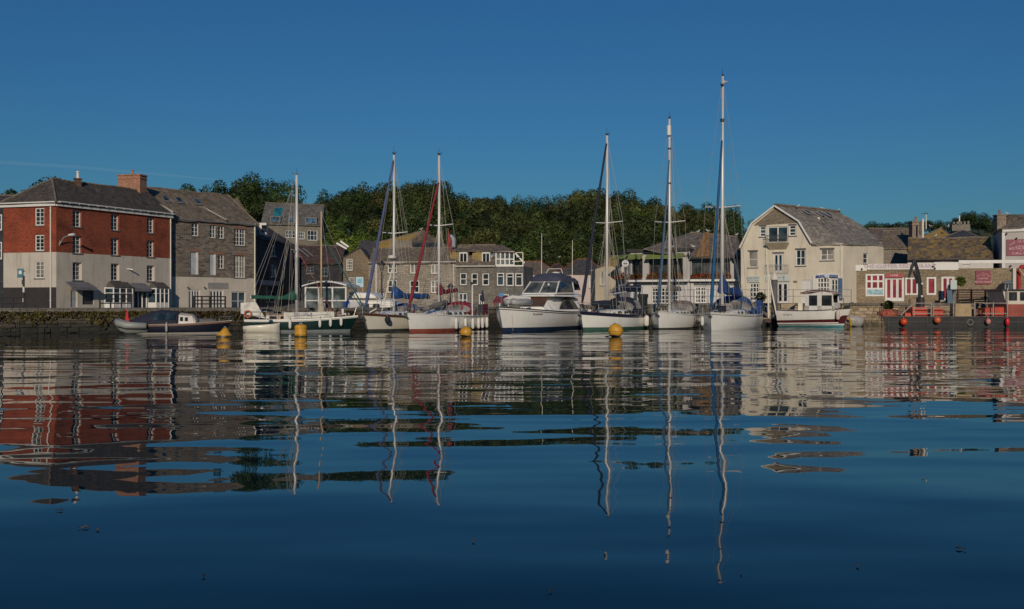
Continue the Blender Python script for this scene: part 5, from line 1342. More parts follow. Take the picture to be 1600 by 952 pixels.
mk = lambda n, l, px, y0, y1, Y, r=.06, c="pole": tag(MB().tube([P(px, y1, Y), P(px, y0, Y)], r, 6).build(n, CREAMGEL), l, c)
mk("flagpole", "white pole standing beside the pale chimney stack", 1442, 342, 373, 97, .1); mk("flagpole", "thin pole right of the white pole by the chimney", 1447, 335, 358, 97, .05)
m = MB(); p = P(1445, 334, 97); m.bar(p - Vector((.3, 0, 0)), p + Vector((.35, 0, .05)), .04); 
for k in range(4): m.bar(p + Vector((-.25 + .17 * k, -.25, 0)), p + Vector((-.25 + .17 * k, .25, 0)), .025)
tag(m.build("television_aerial", DARKM), "rooftop television aerial at the top of the thin pole", "aerial")
m = MB(); r = random.Random(3)
p0, p1 = P(1486, 357, 150), P(1514, 355, 150); m.box((p0 + p1) / 2, ((p1 - p0).length, .8, 1.0))
for k in range(5): q = p0.lerp(p1, (k + .5) / 5); m.box(q + Vector((0, 0, .7)), (.3, .8, .5))
tag(m.build("battlement_wall", HILLSTONE), "small pale battlement wall far off on the skyline", "wall"); mk("flagpole", "flagpole rising from the far battlement wall", 1499, 337, 355, 150, .1)

fU = Fac.px(1566, 90, 1640, 88.5); fV = Fac(XP(1551, 96), 96, fU.a.x, fU.a.y)
fV = Fac(XP(1551, 96.5), 96.5, fU.a.x, fU.a.y)
H = thing("white_house", "tall white building with a maroon restaurant sign at the right edge", "house", (fU.a.x, fU.a.y, 1.85))
ze = ZP(358, 90); A, B = fU.a, fU.b; C, D = B + Vector((2, 6.5, 0)), fV.a
m = MB(); wall(m, fU, rect_outline(0, ZB, fU.L, ze)); plain(m, D, A, ZB, ze); plain(m, B, C, ZB, ze); plain(m, C, D, ZB, ze); m.build("white_wall", render_wall("white_house_render", (.5, .46, .43), (.4, .35, .3), .25), H)
m = MB(); apx = P(1612, 334, 93.5); e = lambda p, k=0: Vector((p.x - k, p.y, ze + .06)); m.surf(e(A, .2) - fU.n * -.2, e(B), apx + Vector((3, 0, 0)), apx, 8, 5, .08, .12); m.surf(e(D, .2), e(A, .2), apx, apx + Vector((0, .1, 0)), 6, 5, .08, .12); m.surf(P(1562, 352, 99), P(1590, 352, 98), P(1605, 334.5, 97), P(1561, 336, 100), 4, 3, .05, .1); m.build("roof", ROOFGREY, H)
chimney(H, V2(P(1562, 0, 98.5)), .9, .8, ZP(362, 98), ZP(337, 98), 0, brickwork("pale_stack", (.3, .2, .13), (.25, .17, .11), (.28, .22, .17)), 1)
m = MB(); fbox(m, fU, 0, ze - .28, fU.L, ze + .02, .004, .15); fbox(m, fU, -.02, 1.9, .22, ze - .29, .004, .04); m.build("white_trim", WHITE, H)
sg = flat_sign(fU, 1572.5, 374.5, 1618, 400, paint("faded_maroon_sign", (.27, .06, .09), .5, .2), H, .08, [("LICENSED", .57, .2), ("RESTAURANT", .43, .32), ("and", .29, .14), ("Coffee Shop", .14, .32)], PINKL)
uc = (fU.u(1572.5) + fU.u(1618)) / 2; zc = fU.z(378, uc)
for i, ch in enumerate("THE CLIPPER"):
    a = (i - 5) * .155; rr = 1.25; p = fU.pt(uc + math.sin(a) * rr * .98, zc - 1.2 + math.cos(a) * rr, .085); text(ch, .3, PINKL, sg, p, fU.d * math.cos(a) + Vector((0, 0, -math.sin(a))), (math.sin(a) * fU.d.x, 0, math.cos(a)))
for x, y in ((1588, 372), (1579, 415), (1572.5, 365)): vent(H, fU, fU.u(x), fU.z(y, fU.u(x)))

# far left edge: near-black slate stands in for the shade on this building
block("slate_house", "dark building cut by the left edge of the picture", -60, 7, 93, 322, 305, SLATEHUNG, ROOFBROWN, 8, 0, 0, "house", [(-6, 335, 3, 360), (-6, 378, 3, 405), (-40, 335, -28, 360), (-40, 378, -28, 405)], ZB)

# ------------------------------------------------------------------ street furniture
def rail(name, label, pts, h, mat, posts, bars, r=.03, cat="railing", group=None):
    t = thing(name, label, cat, pts[0], 0, group)
    ln = [0]
    for a, b_ in zip(pts, pts[1:]): ln.append(ln[-1] + (Vector(b_) - Vector(a)).length)
    def at(d):
        for (a, b_), l0, l1 in zip(zip(pts, pts[1:]), ln, ln[1:]):
            if d <= l1 + 1e-6: return Vector(a).lerp(Vector(b_), (d - l0) / max(l1 - l0, 1e-6))
        return Vector(pts[-1])
    for k in range(posts):
        p = at(ln[-1] * k / (posts - 1)); MB().tube([p, p + Vector((0, 0, h + .04))], r * 1.25, 6).build("post", mat, t)
    for k in range(bars):
        z = h * (1 - k / bars * .92); m = MB(); m.tube([Vector(p) + Vector((0, 0, z)) for p in pts], r, 6); m.build("rail", mat, t)
    return t
gz = ground_z
def G(px, Y, dz=0): x = XP(px, Y); return Vector((x, Y, gz(x, Y) + dz))
rail("railing", "dark metal railing on the quay in front of the first glazed bay", [G(156, 67), G(206, 68)], 1.0, DARKM, 4, 3, .045)
rail("railing", "dark metal railing on the quay before the stone house doors", [G(303, 71.5), G(352, 73)], .9, DARKM, 5, 3, .05)
rail("railing", "low rusty rail along the quay edge at far left", [G(-30, 61.5), G(14, 61.5), G(38, 61.8)], .75, DARKM, 5, 2, .05)
rail("railing", "thin galvanised railing along the quay before the cream house", [G(1040, 85.5), G(1130, 85.2), G(1240, 85), G(1330, 84.5)], 1.25, paint("galvanised_rail", (.25, .25, .24), .4), 14, 2, .025)
t = thing("sign_post", "striped post with a blue square sign at far left of the quay", "sign", G(37, 66)); g0 = G(37, 66)
for k in range(6): MB().tube([g0 + Vector((0, 0, .38 * k)), g0 + Vector((0, 0, .38 * (k + 1)))], .07, 7).build("pole_band", WHITE if k in (1, 3) else DARKM, t)
m = MB(); q = P(32, 427, 66); m.box(q, (.42, .04, .62)); so = m.build("sign_plate", paint("teal_sign", (.06, .18, .24), .4, .2), t); m = MB(); m.box(q + Vector((0, -.03, .05)), (.2, .02, .24)); m.build("sign_symbol", WHITE, so)
m = MB(); m.bar(P(35, 424, 66), P(39, 424, 66), .06); m.box(P(36, 441, 66), (.14, .1, .3)); m.build("bracket", DARKM, t)
def lamp_post(label, px, Y, ytop):
    g0 = G(px, Y); zt = ZP(ytop, Y); t = thing("lamp_post", label, "street lamp", g0, 0, "old lantern posts on the quay")
    m = MB(); m.tube([g0, g0 + Vector((0, 0, .9)), g0 + Vector((0, 0, 1.0)), Vector((g0.x, g0.y, zt - 1.0))], [.13, .11, .07, .055], 8); m.bar(Vector((g0.x - .3, g0.y, zt - 1.35)), Vector((g0.x + .3, g0.y, zt - 1.35)), .05); m.build("pole", DARKM, t)
    m = MB(); c = Vector((g0.x, g0.y, 0))
    for k in range(4):
        a = math.pi / 4 + k * math.pi / 2; d = Vector((math.cos(a), math.sin(a), 0)); m.bar(c + d * .13 + Vector((0, 0, zt - .95)), c + d * .26 + Vector((0, 0, zt - .4)), .035)
    m.lathe((c.x, c.y, zt - .42), [(.34, 0), (.3, .1), (.1, .32), (.04, .42)], 8); o = m.build("lantern", DARKM, t)
    m = MB(); m.lathe((c.x, c.y, zt - .93), [(.15, 0), (.29, .5)], 4); m.build("lantern_glass", glass("lantern_glass", (.2, .2, .18), .1, .3), o)
lamp_post("tall black lantern post in front of the long slate stone house", 596.5, 88, 407); lamp_post("black lantern post behind the maroon sail cover", 704, 96, 442); lamp_post("black lantern post left of the wind generator", 702 - 14, 95, 443)
t = thing("hanging_sign", "round white sign on a black post by the restaurant's bowed end", "sign", G(977, 92)); g0 = G(977, 92); m = MB(); m.tube([g0, Vector((g0.x, 92, ZP(404, 92)))], .07, 7); m.tube([g0 + Vector((.25, 0, 0)), Vector((g0.x + .25, 92, ZP(418, 92)))], .04, 6); m.build("pole", DARKM, t)
RX = Matrix.Rotation(RAD(90), 3, 'X')
m = MB(); m.lathe(P(977, 412, 91.85), [(.32, -.04), (.34, 0), (.32, .04)], 18, RX); so = m.build("sign_disc", WHITE, t); m = MB(); m.lathe(P(977, 412, 91.79), [(.26, -.01), (.26, .01)], 18, RX); m.build("sign_face", paint("grey_sign_face", (.5, .5, .5)), so); m = MB(); m.box(P(977, 412, 91.76), (.36, .02, .09)); m.build("sign_bar", DARKM, so)
t = thing("notice_sign", "pale blue notice on a wooden post by the gabled stone house", "sign", G(562, 92)); m = MB()
for x in (558, 567): m.bar(G(x, 92), P(x, 436, 92), .1)
m.build("post", PALEWOOD, t); m = MB(); m.box(P(562, 441, 91.9), (.72, .05, .98)); so = m.build("sign_plate", paint("pale_blue_notice", (.42, .6, .66), .4), t)
m = MB(); m.box(P(562, 439, 91.86), (.4, .02, .4)); m.build("sign_symbol", paint("blue_symbol", (.15, .4, .55)), so); pass
t = thing("notice_board", "pale notice board on a stone pillar at the red shop's door", "notice board", G(1490, 84.6)); m = MB(); m.box(P(1491, 469, 84.6), (.4, .4, 1.2)); m.build("pillar", HILLSTONE, t); m = MB(); m.box(P(1490, 445, 84.4), (.55, .06, .82)); m.build("board", PALEGREEN, t)
t = thing("menu_board", "blue grey folding menu board outside the red shop's right door", "sign board", G(1483, 84.5)); b0 = G(1483, 84.5)
for s in (-1, 1): MB().hexa([b0 + Vector((-.25, s * .25 - .03, 0)), b0 + Vector((.25, s * .25 - .03, 0)), b0 + Vector((.25, s * .25 + .03, 0)), b0 + Vector((-.25, s * .25 + .03, 0))], [b0 + Vector((-.22, s * .04 - .02, 1.2)), b0 + Vector((.22, s * .04 - .02, 1.2)), b0 + Vector((.22, s * .04 + .02, 1.2)), b0 + Vector((-.22, s * .04 + .02, 1.2))]).build("panel", paint("blue_board", (.07, .12, .18)), t)
def shrub(name, label, c, r_, n, mat, seedn, cat="plant", sq=1.0):
    t = thing(name, label, cat, c); r = random.Random(seedn); m = MB()
    for _ in range(n):
        d = Vector((r.gauss(0, 1), r.gauss(0, 1), r.gauss(0, 1))).normalized(); p = Vector(c) + Vector((d.x, d.y, d.z * sq)) * r_ * r.uniform(.6, 1.05) + Vector((0, 0, r_ * sq)); a = (d + Vector((r.uniform(-1, 1), r.uniform(-1, 1), r.uniform(-1, 1)))).normalized(); b_ = a.cross(Vector((.2, .5, .8))).normalized(); s = r.uniform(.05, .11)
        m.poly([p - a * s, p - b_ * s, p + a * s, p + b_ * s])
    m.build("foliage", mat, t); m = MB(); m.tube([Vector(c), Vector(c) + Vector((0, 0, r_))], .04, 5); m.build("stem", BARK, t); return t
GREENL = leaf("garden_leaves", (.09, .12, .02), (.17, .2, .04), .15)
shrub("potted_shrub", "round clipped green shrub on the wall beside the maroon sign", P(1501, 447, 85), .42, 420, GREENL, 1); shrub("potted_shrub", "low green and pink flowering plant under the cream house", P(1189, 473, 85), .45, 260, FOLI, 2); shrub("potted_shrub", "small yellow green bush on the quay edge by the pile", P(1181, 485, 84.2), .4, 260, GREENL, 3); shrub("potted_shrub", "weedy green tuft on the quay wall beside the barge", P(1389, 484, 83.4), .4, 220, GREENL, 4)
def bench_rail(label, x0, x1):
    a, b_ = P(x0, 466, 84.2), P(x1, 466, 84.2); t = thing("slatted_barrier", label, "barrier", a, 0, "brown slatted barriers below the maroon sign")
    for q in (a, a.lerp(b_, .98)): m = MB(); m.box(q + Vector((0, .04, .1)), (.12, .12, 1.35)); m.build("post", DARKWOOD, t)
    for k in range(4): m = MB(); m.bar(a + Vector((.08, 0, .08 + .21 * k)), b_ + Vector((-.1, 0, .08 + .21 * k)), .04, .11 if k < 3 else .16); m.build("slat", DARKWOOD, t)
for i, (x0, x1) in enumerate(((1497, 1518), (1518, 1540), (1540, 1562))): bench_rail(["dark brown slatted barrier left of the maroon sign", "dark brown slatted barrier directly below the maroon sign", "dark brown slatted barrier beside the dark archway"][i], x0, x1)
for i, (px, Y, lab) in enumerate([(754, 90, "dark blue awning screen standing outside the dormer house"), (783, 91, "round blue sign disc on a pole in front of the slate hung house")]):
    g0 = G(px, Y)
    if i == 0: m = MB(); m.lathe(g0, [(.04, 0), (.05, .5), (.2, .6), (.14, 1.1), (.04, 1.6)], 8); tag(m.build("folded_parasol", paint("navy_canvas", (.02, .025, .06), .8)), "dark blue folded canvas screen standing outside the dormer house", "parasol")
    else:
        t = thing("round_sign", lab, "sign", g0); m = MB(); m.tube([g0, Vector((g0.x, Y, ZP(466, Y)))], .05, 6); m.build("pole", STEEL, t); m = MB(); m.lathe(P(773, 461, Y - .05) + Vector((P(px, 461, Y).x - P(773, 461, Y).x, 0, 0)), [(.22, -.02), (.22, .02)], 14, RX); m.build("sign_disc", paint("blue_disc", (.03, .2, .5), .4), t)
m = MB()
for k, (px, h) in enumerate(((744, 1.6), (760, 1.9), (767, 1.7))): pass
# maroon cafe awning and planters behind the yacht sterns
fX = Fac.px(776, 104, 822, 103); m = MB(); z = ZP(463, 103); m.surf(fX.pt(0, z - .5, 1.2), fX.pt(fX.L, z - .5, 1.2), fX.pt(fX.L, z, .1), fX.pt(0, z, .1), 6, 2, .02, .05); fbox(m, fX, 0, z - .75, fX.L, z - .5, 1.17, 1.2); m.bar(fX.pt(.1, 1.5, 1.1), fX.pt(.1, z - .5, 1.1), .08); m.bar(fX.pt(fX.L - .1, 1.5, 1.1), fX.pt(fX.L - .1, z - .5, 1.1), .08)
tag(m.build("cafe_awning", paint("maroon_canvas", (.2, .02, .035), .8)), "maroon cafe awning at street level of the grey slate hung house", "awning")
# ------------------------------------------------------------------ gulls
def gull():
    t = thing("gull", None, None); w_ = paint("gull_white", (.8, .8, .78), .6, .05); gy = paint("gull_grey", (.35, .37, .4), .6, .1)
    m = MB(); m.rings([[Vector((x, r_ * math.cos(a), z + r_ * 1.05 * math.sin(a))) for a in [2 * math.pi * k / 8 for k in range(8)]] for x, r_, z in ((-.2, .02, .19), (-.12, .065, .19), (0, .085, .2), (.1, .07, .23), (.145, .04, .28), (.16, .045, .33), (.19, .043, .35), (.225, .02, .345))]); m.build("body", w_, t, world=False, smooth=True)
    for s in (-1, 1):
        m = MB(); m.rings([[Vector((x, s * (.06 + .02 * math.cos(a)), z + h * math.sin(a))) for a in [2 * math.pi * k / 6 for k in range(6)]] for x, z, h in ((.1, .24, .03), (0, .23, .06), (-.15, .2, .045), (-.3, .17, .012))]); m.build("wing", gy, t, world=False)
        MB().tube([(0.0, s * .03, 0), (.01, s * .03, .13)], .009, 5).build("leg", POT, t, world=False)
    MB().tube([(.22, 0, .345), (.275, 0, .33)], [.014, .004], 5).build("beak", paint("gull_beak", (.6, .4, .06)), t, world=False)
    return t
g0 = gull(); first = True
for px, py, Y, rz, sc, lab in [(1132, 132, 70.9, 2.8, 1.5, "gull perched near the top of the tallest mast"), (1091, 364.5, 100.2, .4, 1.5, "gull on the left end of the restaurant's slate ridge"), (1106, 363.5, 100.2, 2.6, 1.5, "gull on the middle of the restaurant's slate ridge"), (1151, 369, 101, .2, 1.3, "gull on the right end of the restaurant's slate ridge"), (1051, 389, 95.4, 1, 1.5, "gull on the flat restaurant roof above the wide green awning"), (1083, 388, 95.6, 3, 1.5, "gull on the restaurant roof edge by the gutter"),
                               (1247, 325, 91, .5, 1.4, "gull on the cream house ridge, left of the pair"), (1285, 328.5, 95, 2.9, 1.4, "gull in the middle of the cream house ridge"), (1309, 331.5, 98.6, .1, 1.4, "gull at the far end of the cream house ridge"), (658, 360.5, 126, .3, 1.6, "gull on the peak of the golden lichened roof"), (1462, 372, 95.6, .8, 1.6, "gull on the ochre lichened roof ridge"), (1454, 356, 118, 2, 1.6, "gull on the far golden roof, left of the pair"), (1482, 356.5, 116, 1, 1.8, "larger looking gull beside the far battlement"), (1574, 336.5, 100, 2.8, 1.5, "gull on the roof ridge of the white sign building"), (1331, 381, 90.6, .2, 1.7, "gull low on the cream house's slate slope"), (874, 431 - 27, 126, 1, 1.4, "gull on the dark hipped cottage ridge")]:
    o = g0 if first else copy_tree(g0); first = False
    o.location = P(px, py, Y) - Vector((0, 0, .02)); o.rotation_euler = (0, 0, rz); o.scale = (sc * .68,) * 3; tag(o, lab, "gull", "gulls perched on the roofs")
# ------------------------------------------------------------------ boats
def solve_along(loc, d, px, off=Vector((0, 0, 0))):
    """local x on the boat's centre line whose picture column is px"""
    k = (px - 800) / F; p = loc + off
    return (k * p.y - p.x) / (d.x - k * d.y)
class Boat:
    def __init__(s, name, label, cat, L, B, deg, stem, Y, fb=(1.15, .9), rake=.5, flip=1, group=None, draft=1.0, stern=.72, full=2.2, at_stern=False, power=3.4, sc=1.0):
        """deg: how far the bow is turned from pointing at the camera towards the picture's left (negative: right)."""
        a = RAD(deg) + math.atan((stem - 800) / F); s.d = Vector((-math.sin(a), -math.cos(a), 0)); s.L, s.B = L, B
        ref = Vector((XP(stem, Y), Y, 0))
        s.loc = ref - s.d * (L / 2 - rake) * sc; s.sc = sc
        s.rz = math.atan2(s.d.y, s.d.x); s.fb, s.rake, s.draft, s.stern, s.full, s.power = fb, rake, draft, stern, full, power
        s.t = thing(name, label, cat, s.loc, s.rz, group)
        s.t.scale = (sc, sc, sc); s.M = ORG[s.t.name] = ORG[s.t.name] @ Matrix.Scale(sc, 4)
    def sheer(s, t): return lerp(s.fb[1], s.fb[0], t) - .12 * math.sin(math.pi * t)
    def half(s, t):
        if t < .42: return s.B / 2 * lerp(s.stern, 1, sstep(t / .42) * .6 + t / .42 * .4)
        return s.B / 2 * (1 - ((t - .42) / .58) ** s.full)
    def pt(s, t, z, side):
        zt = s.sheer(t); q = max(0, min(1, (zt - z) / (zt + s.draft)))
        w = s.half(t) * (1 - q ** s.power) * (1 - .22 * q * (t ** 2)) + .015 * (1 - q)
        x = -s.L / 2 + s.L * t - s.rake * q * 1.35 * (t ** 4) + .12 * q * (1 - t) ** 3
        return Vector((x, side * w, z))
    def rows(s, name, mat, z0, z1, n=4, ns=22, out=0.0):
        """A band of the hull skin: z0, z1 are functions of t."""
        m = MB()
        for side in (1, -1):
            vs, fs = [], []
            for i in range(ns + 1):
                t = 1 - (1 - i / ns) ** 1.25
                for j in range(n + 1):
                    p = s.pt(t, lerp(z0(t), z1(t), j / n), side); p.y += side * out; vs.append(p)
            for i in range(ns):
                for j in range(n):
                    q = (i * (n + 1) + j, (i + 1) * (n + 1) + j, (i + 1) * (n + 1) + j + 1, i * (n + 1) + j + 1); fs.append(q if side > 0 else tuple(reversed(q)))
            m.raw(vs, fs)
        return m
    def hull(s, top, boot, bootz=.14, band=None, bandh=.14, strake=None, bottom=None, deckmat=None):
        zb = lambda t: bootz + .06 * t; zs = lambda t: s.sheer(t)
        zt = (lambda t: s.sheer(t) - bandh) if band else zs
        m = s.rows("hull", top, zb, zt, 6)
        # transom
        for side in (1,):
            q = [s.pt(0, lerp(-s.draft, s.sheer(0), k / 8), 1) for k in range(9)]; r = [Vector((p.x, -p.y, p.z)) for p in reversed(q)]; m.poly(r + q)
        h = m.build("hull", top, s.t, False, True)
        h.data.polygons[len(h.data.polygons) - 1].use_smooth = False
        s.rows("", boot, lambda t: -.06, zb, 2).build("boot_stripe", boot, s.t, False, True)
        s.rows("", bottom or boot, lambda t: -s.draft, lambda t: -.06, 4).build("keel", bottom or boot, s.t, False, True)
        if band: s.rows("", band, zt, zs, 1).build("sheer_band", band, s.t, False, True)
        m = MB(); ns = 22; prev = None
        for i in range(ns + 1):
            t = i / ns; a, b = s.pt(t, s.sheer(t), 1), s.pt(t, s.sheer(t), -1); c = Vector((a.x, 0, a.z + .06)); a.z -= .02; b.z -= .02
            if prev: m.poly([prev[0], a, c, prev[2]][::-1]); m.poly([prev[2], c, b, prev[1]][::-1])
            prev = (a, b, c)
        m.build("deck", deckmat or GEL, s.t, False)
        m = MB()
        for side in (1, -1): m.tube([s.pt(1 - (1 - i / 20) ** 1.2, s.sheer(1 - (1 - i / 20) ** 1.2) + .01, side) + Vector((0, side * .015, 0)) for i in range(21)], .035, 5)
        m.build("rubbing_strake", strake or GEL, s.t, False)
        return h
    def lx(s, px, side=0): return solve_along(s.loc, s.d, px, (s.M.to_3x3() @ Vector((0, side, 0)))) / s.sc
    def z_at(s, py, x): return ZP(py, (s.loc + s.d * x * s.sc).y) / s.sc
    def cabin(s, x0, x1, w0, w1, h0, h1, mat, slope=.35, name="coachroof", ports=0, base=None, portmat=None, side_in=.12):
        """x0 aft, x1 forward"""
        m = MB(); z = lambda x: (s.sheer((x + s.L / 2) / s.L) - .02) if base is None else base
        rr = []
        for k in range(9):
            f = k / 8; x = lerp(x0, x1, f); w = lerp(w0, w1, f); h = lerp(h0, h1, f) * (1 if f < .8 else lerp(1, .35, (f - .8) / .2))
            zb = z(x); rr.append([Vector((x, w, zb)), Vector((x, w - side_in, zb + h * .85)), Vector((x, w * .5, zb + h)), Vector((x, 0, zb + h * 1.05)), Vector((x, -w * .5, zb + h)), Vector((x, -w + side_in, zb + h * .85)), Vector((x, -w, zb))])
        m.rings(rr, True, False); o = m.build(name, mat, s.t, False)
        for k in range(ports):
            f = (k + .6) / (ports + .9) * .8; x = lerp(x0, x1, f); w = lerp(w0, w1, f) ; h = lerp(h0, h1, f); zb = z(x)
            for side in (1, -1):
                m = MB(); l = (abs(x1 - x0) / (ports + 1)) * .3
                q = [Vector((x + a * l, side * (w - side_in * (b_ / .85) + .012), zb + h * b_)) for a, b_ in ((-1, .3), (1, .3), (.8, .68), (-.85, .68))]; m.hexa(q, [p + Vector((0, side * .012, 0)) for p in q]); m.build("portlight", portmat or BOATGLASS, o, False)
        return o
    def mast(s, x, height, r=.085, mat=None, base=None, lean=0.0, spreaders=(.55,), spw=.9, rig=True, boom=None, head=True):
        mat = mat or MASTM; z0 = base if base is not None else s.sheer((x + s.L / 2) / s.L) + .3
        o = MB().tube([(x, 0, z0), (x - lean * .5, 0, (z0 + height) / 2), (x - lean, 0, height)], [r * 1.08, r, r * .8], 8).build("mast", mat, s.t, False, True); s.mx, s.mh = x, height
        sw = []
        for f in spreaders:
            z = lerp(z0, height, f); xx = x - lean * f; m = MB()
            for side in (1, -1): m.tube([(xx, 0, z), (xx - .18, side * spw, z + .1)], [.045, .03], 6)
            m.build("spreader", mat, o, False); sw.append((xx - .18, spw, z + .1))
        if head:
            m = MB(); top = Vector((x - lean, 0, height)); m.tube([top, top + Vector((.02, 0, .55))], .012, 4); m.bar(top + Vector((-.35, 0, .12)), top + Vector((.3, 0, .12)), .03); m.bar(top + Vector((-.35, 0, .12)), top + Vector((-.35, 0, .3)), .03); m.box(top + Vector((0, 0, .06)), (.14, .1, .14)); m.build("masthead_gear", DARKM, o, False)
        if rig:
            m = MB(); hb = s.half(.55) - .08
            for side in (1, -1):
                p = Vector((x - .1, side * hb, s.sheer(.55)))
                if sw:
                    q = [p] + [Vector((a, side * b_, c)) for a, b_, c in sw] + [Vector((x - lean, 0, height - .1))]; m.tube(q, .011, 4)
                    m.tube([p + Vector((.35, 0, 0)), Vector((sw[0][0] + .18, 0, sw[0][2] - .12))], .011, 4); m.tube([p - Vector((.45, 0, 0)), Vector((sw[0][0] + .18, 0, sw[0][2] - .12))], .011, 4)
            m.tube([Vector((x - lean, 0, height - .05)), Vector((-s.L / 2 + .15, 0, s.sheer(0) + .1))], .011, 4)
            m.tube([Vector((x - lean - .06, .04, height - .3)), Vector((x - .15, .2, z0 + .2))], .012, 4); m.tube([Vector((x + .1, 0.02, lerp(z0, height, .8))), Vector((x + .25, -.15, z0))], .01, 4)
            m.build("rigging", WIRE, s.t, False)
        return o
    def genoa(s, mat, r=.085, top=.93, xb=None, zb=None):
        b = Vector((xb if xb is not None else s.L / 2 - .25, 0, zb if zb is not None else s.sheer(1) + .35)); t = Vector((s.mx + .1, 0, lerp(b.z, s.mh, top))); n = 14
        pts = [b.lerp(t, i / n) for i in range(n + 1)]
        o = MB().tube(pts, [r * .55] + [r * lerp(1.15, .6, i / n) * (1 + .08 * math.sin(i * 2.1)) for i in range(1, n + 1)], 8).build("furled_genoa", mat, s.t, False, True)
        MB().tube([b - Vector((-.1, 0, .3)), b, t, Vector((s.mx, 0, s.mh - .02))], .016, 5).build("forestay", WIRE, s.t, False)
        MB().lathe(b - Vector((-.04, 0, .2)), [(.05, 0), (.13, .02), (.13, .12), (.05, .15)], 10).build("furling_drum", DARKM, o, False); return o
    def boom(s, length, z, mat, peak=.9, thick=.2, droop=0.0, drop=.1, swing=0):
        x0 = s.mx - .12; bo = MB().tube([(x0, 0, z), (x0 - length, 0, z + droop)], .06, 7).build("boom", MASTM, s.t, False)
        rr = []
        for k in range(11):
            f = k / 10; x = lerp(x0 + .2, x0 - length * .97, f); hgt = thick * 1.25 + peak * max(0, 1 - f / .32) ** 1.3; w = lerp(thick * .85, thick * .5, f) * (1 + .1 * math.sin(k * 2.3)); zz = z + droop * f - drop * (1 + .25 * math.sin(k * 1.9))
            if f == 0: hgt *= .97
            ring = []
            for j in range(10):
                a = 2 * math.pi * j / 10; cy = math.cos(a); sz = math.sin(a); tp = max(0, sz); ring.append(Vector((x, w * cy * (1 - .72 * tp * min(1, peak * max(0, 1 - f / .4))), zz + (hgt if sz > 0 else .05) * sz + .02 * noise.noise(Vector((k, j, 2))))))
            rr.append(ring)
        co = MB().rings(rr).build("sail_cover", mat, s.t, False, True)
        for o in (bo, co):
            R_ = Matrix.Translation((s.mx, 0, 0)) @ Matrix.Rotation(RAD(swing), 4, "Z") @ Matrix.Translation((-s.mx, 0, 0)); o.matrix_local = R_
        return co
    def hood(s, x0, x1, w, h, mat, z=None, name="sprayhood", win=None):
        """x0 aft edge, x1 forward foot"""
        z = z if z is not None else s.sheer((x0 + s.L / 2) / s.L) + .2; rr = []; n = 12
        prof = [(x1, .04, 1.0), (lerp(x1, x0, .28), .72, .97), (lerp(x1, x0, .42), .94, .95), (lerp(x1, x0, .75), 1.0, .95), (x0, .93, .95)]
        for x, hh, ww in prof: rr.append([Vector((x, w * ww * math.copysign(abs(math.cos(math.pi * j / n)) ** .7, math.cos(math.pi * j / n)), z + h * hh * math.sin(math.pi * j / n) ** .75)) for j in range(n + 1)])
        o = MB().rings(rr, False, False).build(name, mat, s.t, False, True)
        def band(j0, j1, k0, k1, nm="hood_window"):
            ks = [k0 + (k1 - k0) * i / 4 for i in range(5)]; js = [j0 + (j1 - j0) * i / 6 for i in range(7)]; vs = []; c = Vector((x0 * .7 + x1 * .3, 0, z))
            def at(k, j):
                a, ja = min(int(k), 3), min(int(j), n - 1); f, g_ = k - a, j - ja
                return rr[a][ja].lerp(rr[a][ja + 1], g_).lerp(rr[a + 1][ja].lerp(rr[a + 1][ja + 1], g_), f)
            for k in ks:
                for j in js: v = at(k, j); vs.append(v + (v - c).normalized() * .03)
            MB().raw(vs, [(i * 7 + j, i * 7 + j + 1, (i + 1) * 7 + j + 1, (i + 1) * 7 + j) for i in range(4) for j in range(6)]).build(nm, win or CLEARPVC, o, False, True)
        for j0, j1 in ((1.5, 4.5), (4.8, 7.2), (7.5, 10.5)): band(j0, j1, .2, .97)
        for j0, j1 in ((.6, 3.0), (9.0, 11.4)): band(j0, j1, 2.1, 3.7)
        return o
    def rails(s, pulpit=True, lifelines=True, pushpit=True, h=.62):
        m = MB()
        if pulpit:
            L_ = s.L / 2; zz = s.sheer(1) + h
            p = [s.pt(.86, s.sheer(.86), 1) * 1.0, s.pt(.95, s.sheer(.95), 1)]
            a = s.pt(.86, s.sheer(.86) + h, 1); c = Vector((L_ + .12, 0, zz + .05)); b = s.pt(.86, s.sheer(.86) + h, -1)
            for q in (a, b): q.z = s.sheer(.86) + h
            m.tube([Vector((a.x, a.y, s.sheer(.86))), a, Vector((L_ - .1, a.y * .35, zz)), c, Vector((L_ - .1, b.y * .35, zz)), b, Vector((b.x, b.y, s.sheer(.86)))], .016, 5)
            for sd in (1, -1): m.tube([Vector((L_ - .35, sd * .12, s.sheer(1))), Vector((L_ - .15, sd * .18, zz))], .015, 5)
            m.build("pulpit", STEEL, s.t, False)
        if pushpit:
            m = MB(); q = [s.pt(.14, s.sheer(.14), 1), s.pt(.0, s.sheer(0), 1), s.pt(0, s.sheer(0), -1), s.pt(.14, s.sheer(.14), -1)]
            for k in (1.0, .55): m.tube([p + Vector((0, 0, h * k)) for p in q], .016, 5)
            for p in q + [q[1].lerp(q[2], .5)]: m.tube([p, p + Vector((0, 0, h))], .016, 5)
            m.build("pushpit", STEEL, s.t, False)
        if lifelines:
            for side in (1, -1):
                m = MB(); pts = [s.pt(t, s.sheer(t), side) + Vector((0, -side * .06, 0)) for t in (.14, .3, .45, .6, .74, .86)]
                for p in pts[1:-1]: m.tube([p, p + Vector((0, 0, h))], .014, 5)
                for k in (1, .5): m.tube([p + Vector((0, 0, h * k)) for p in pts], .008, 4)
                m.build("lifeline", STEEL, s.t, False)
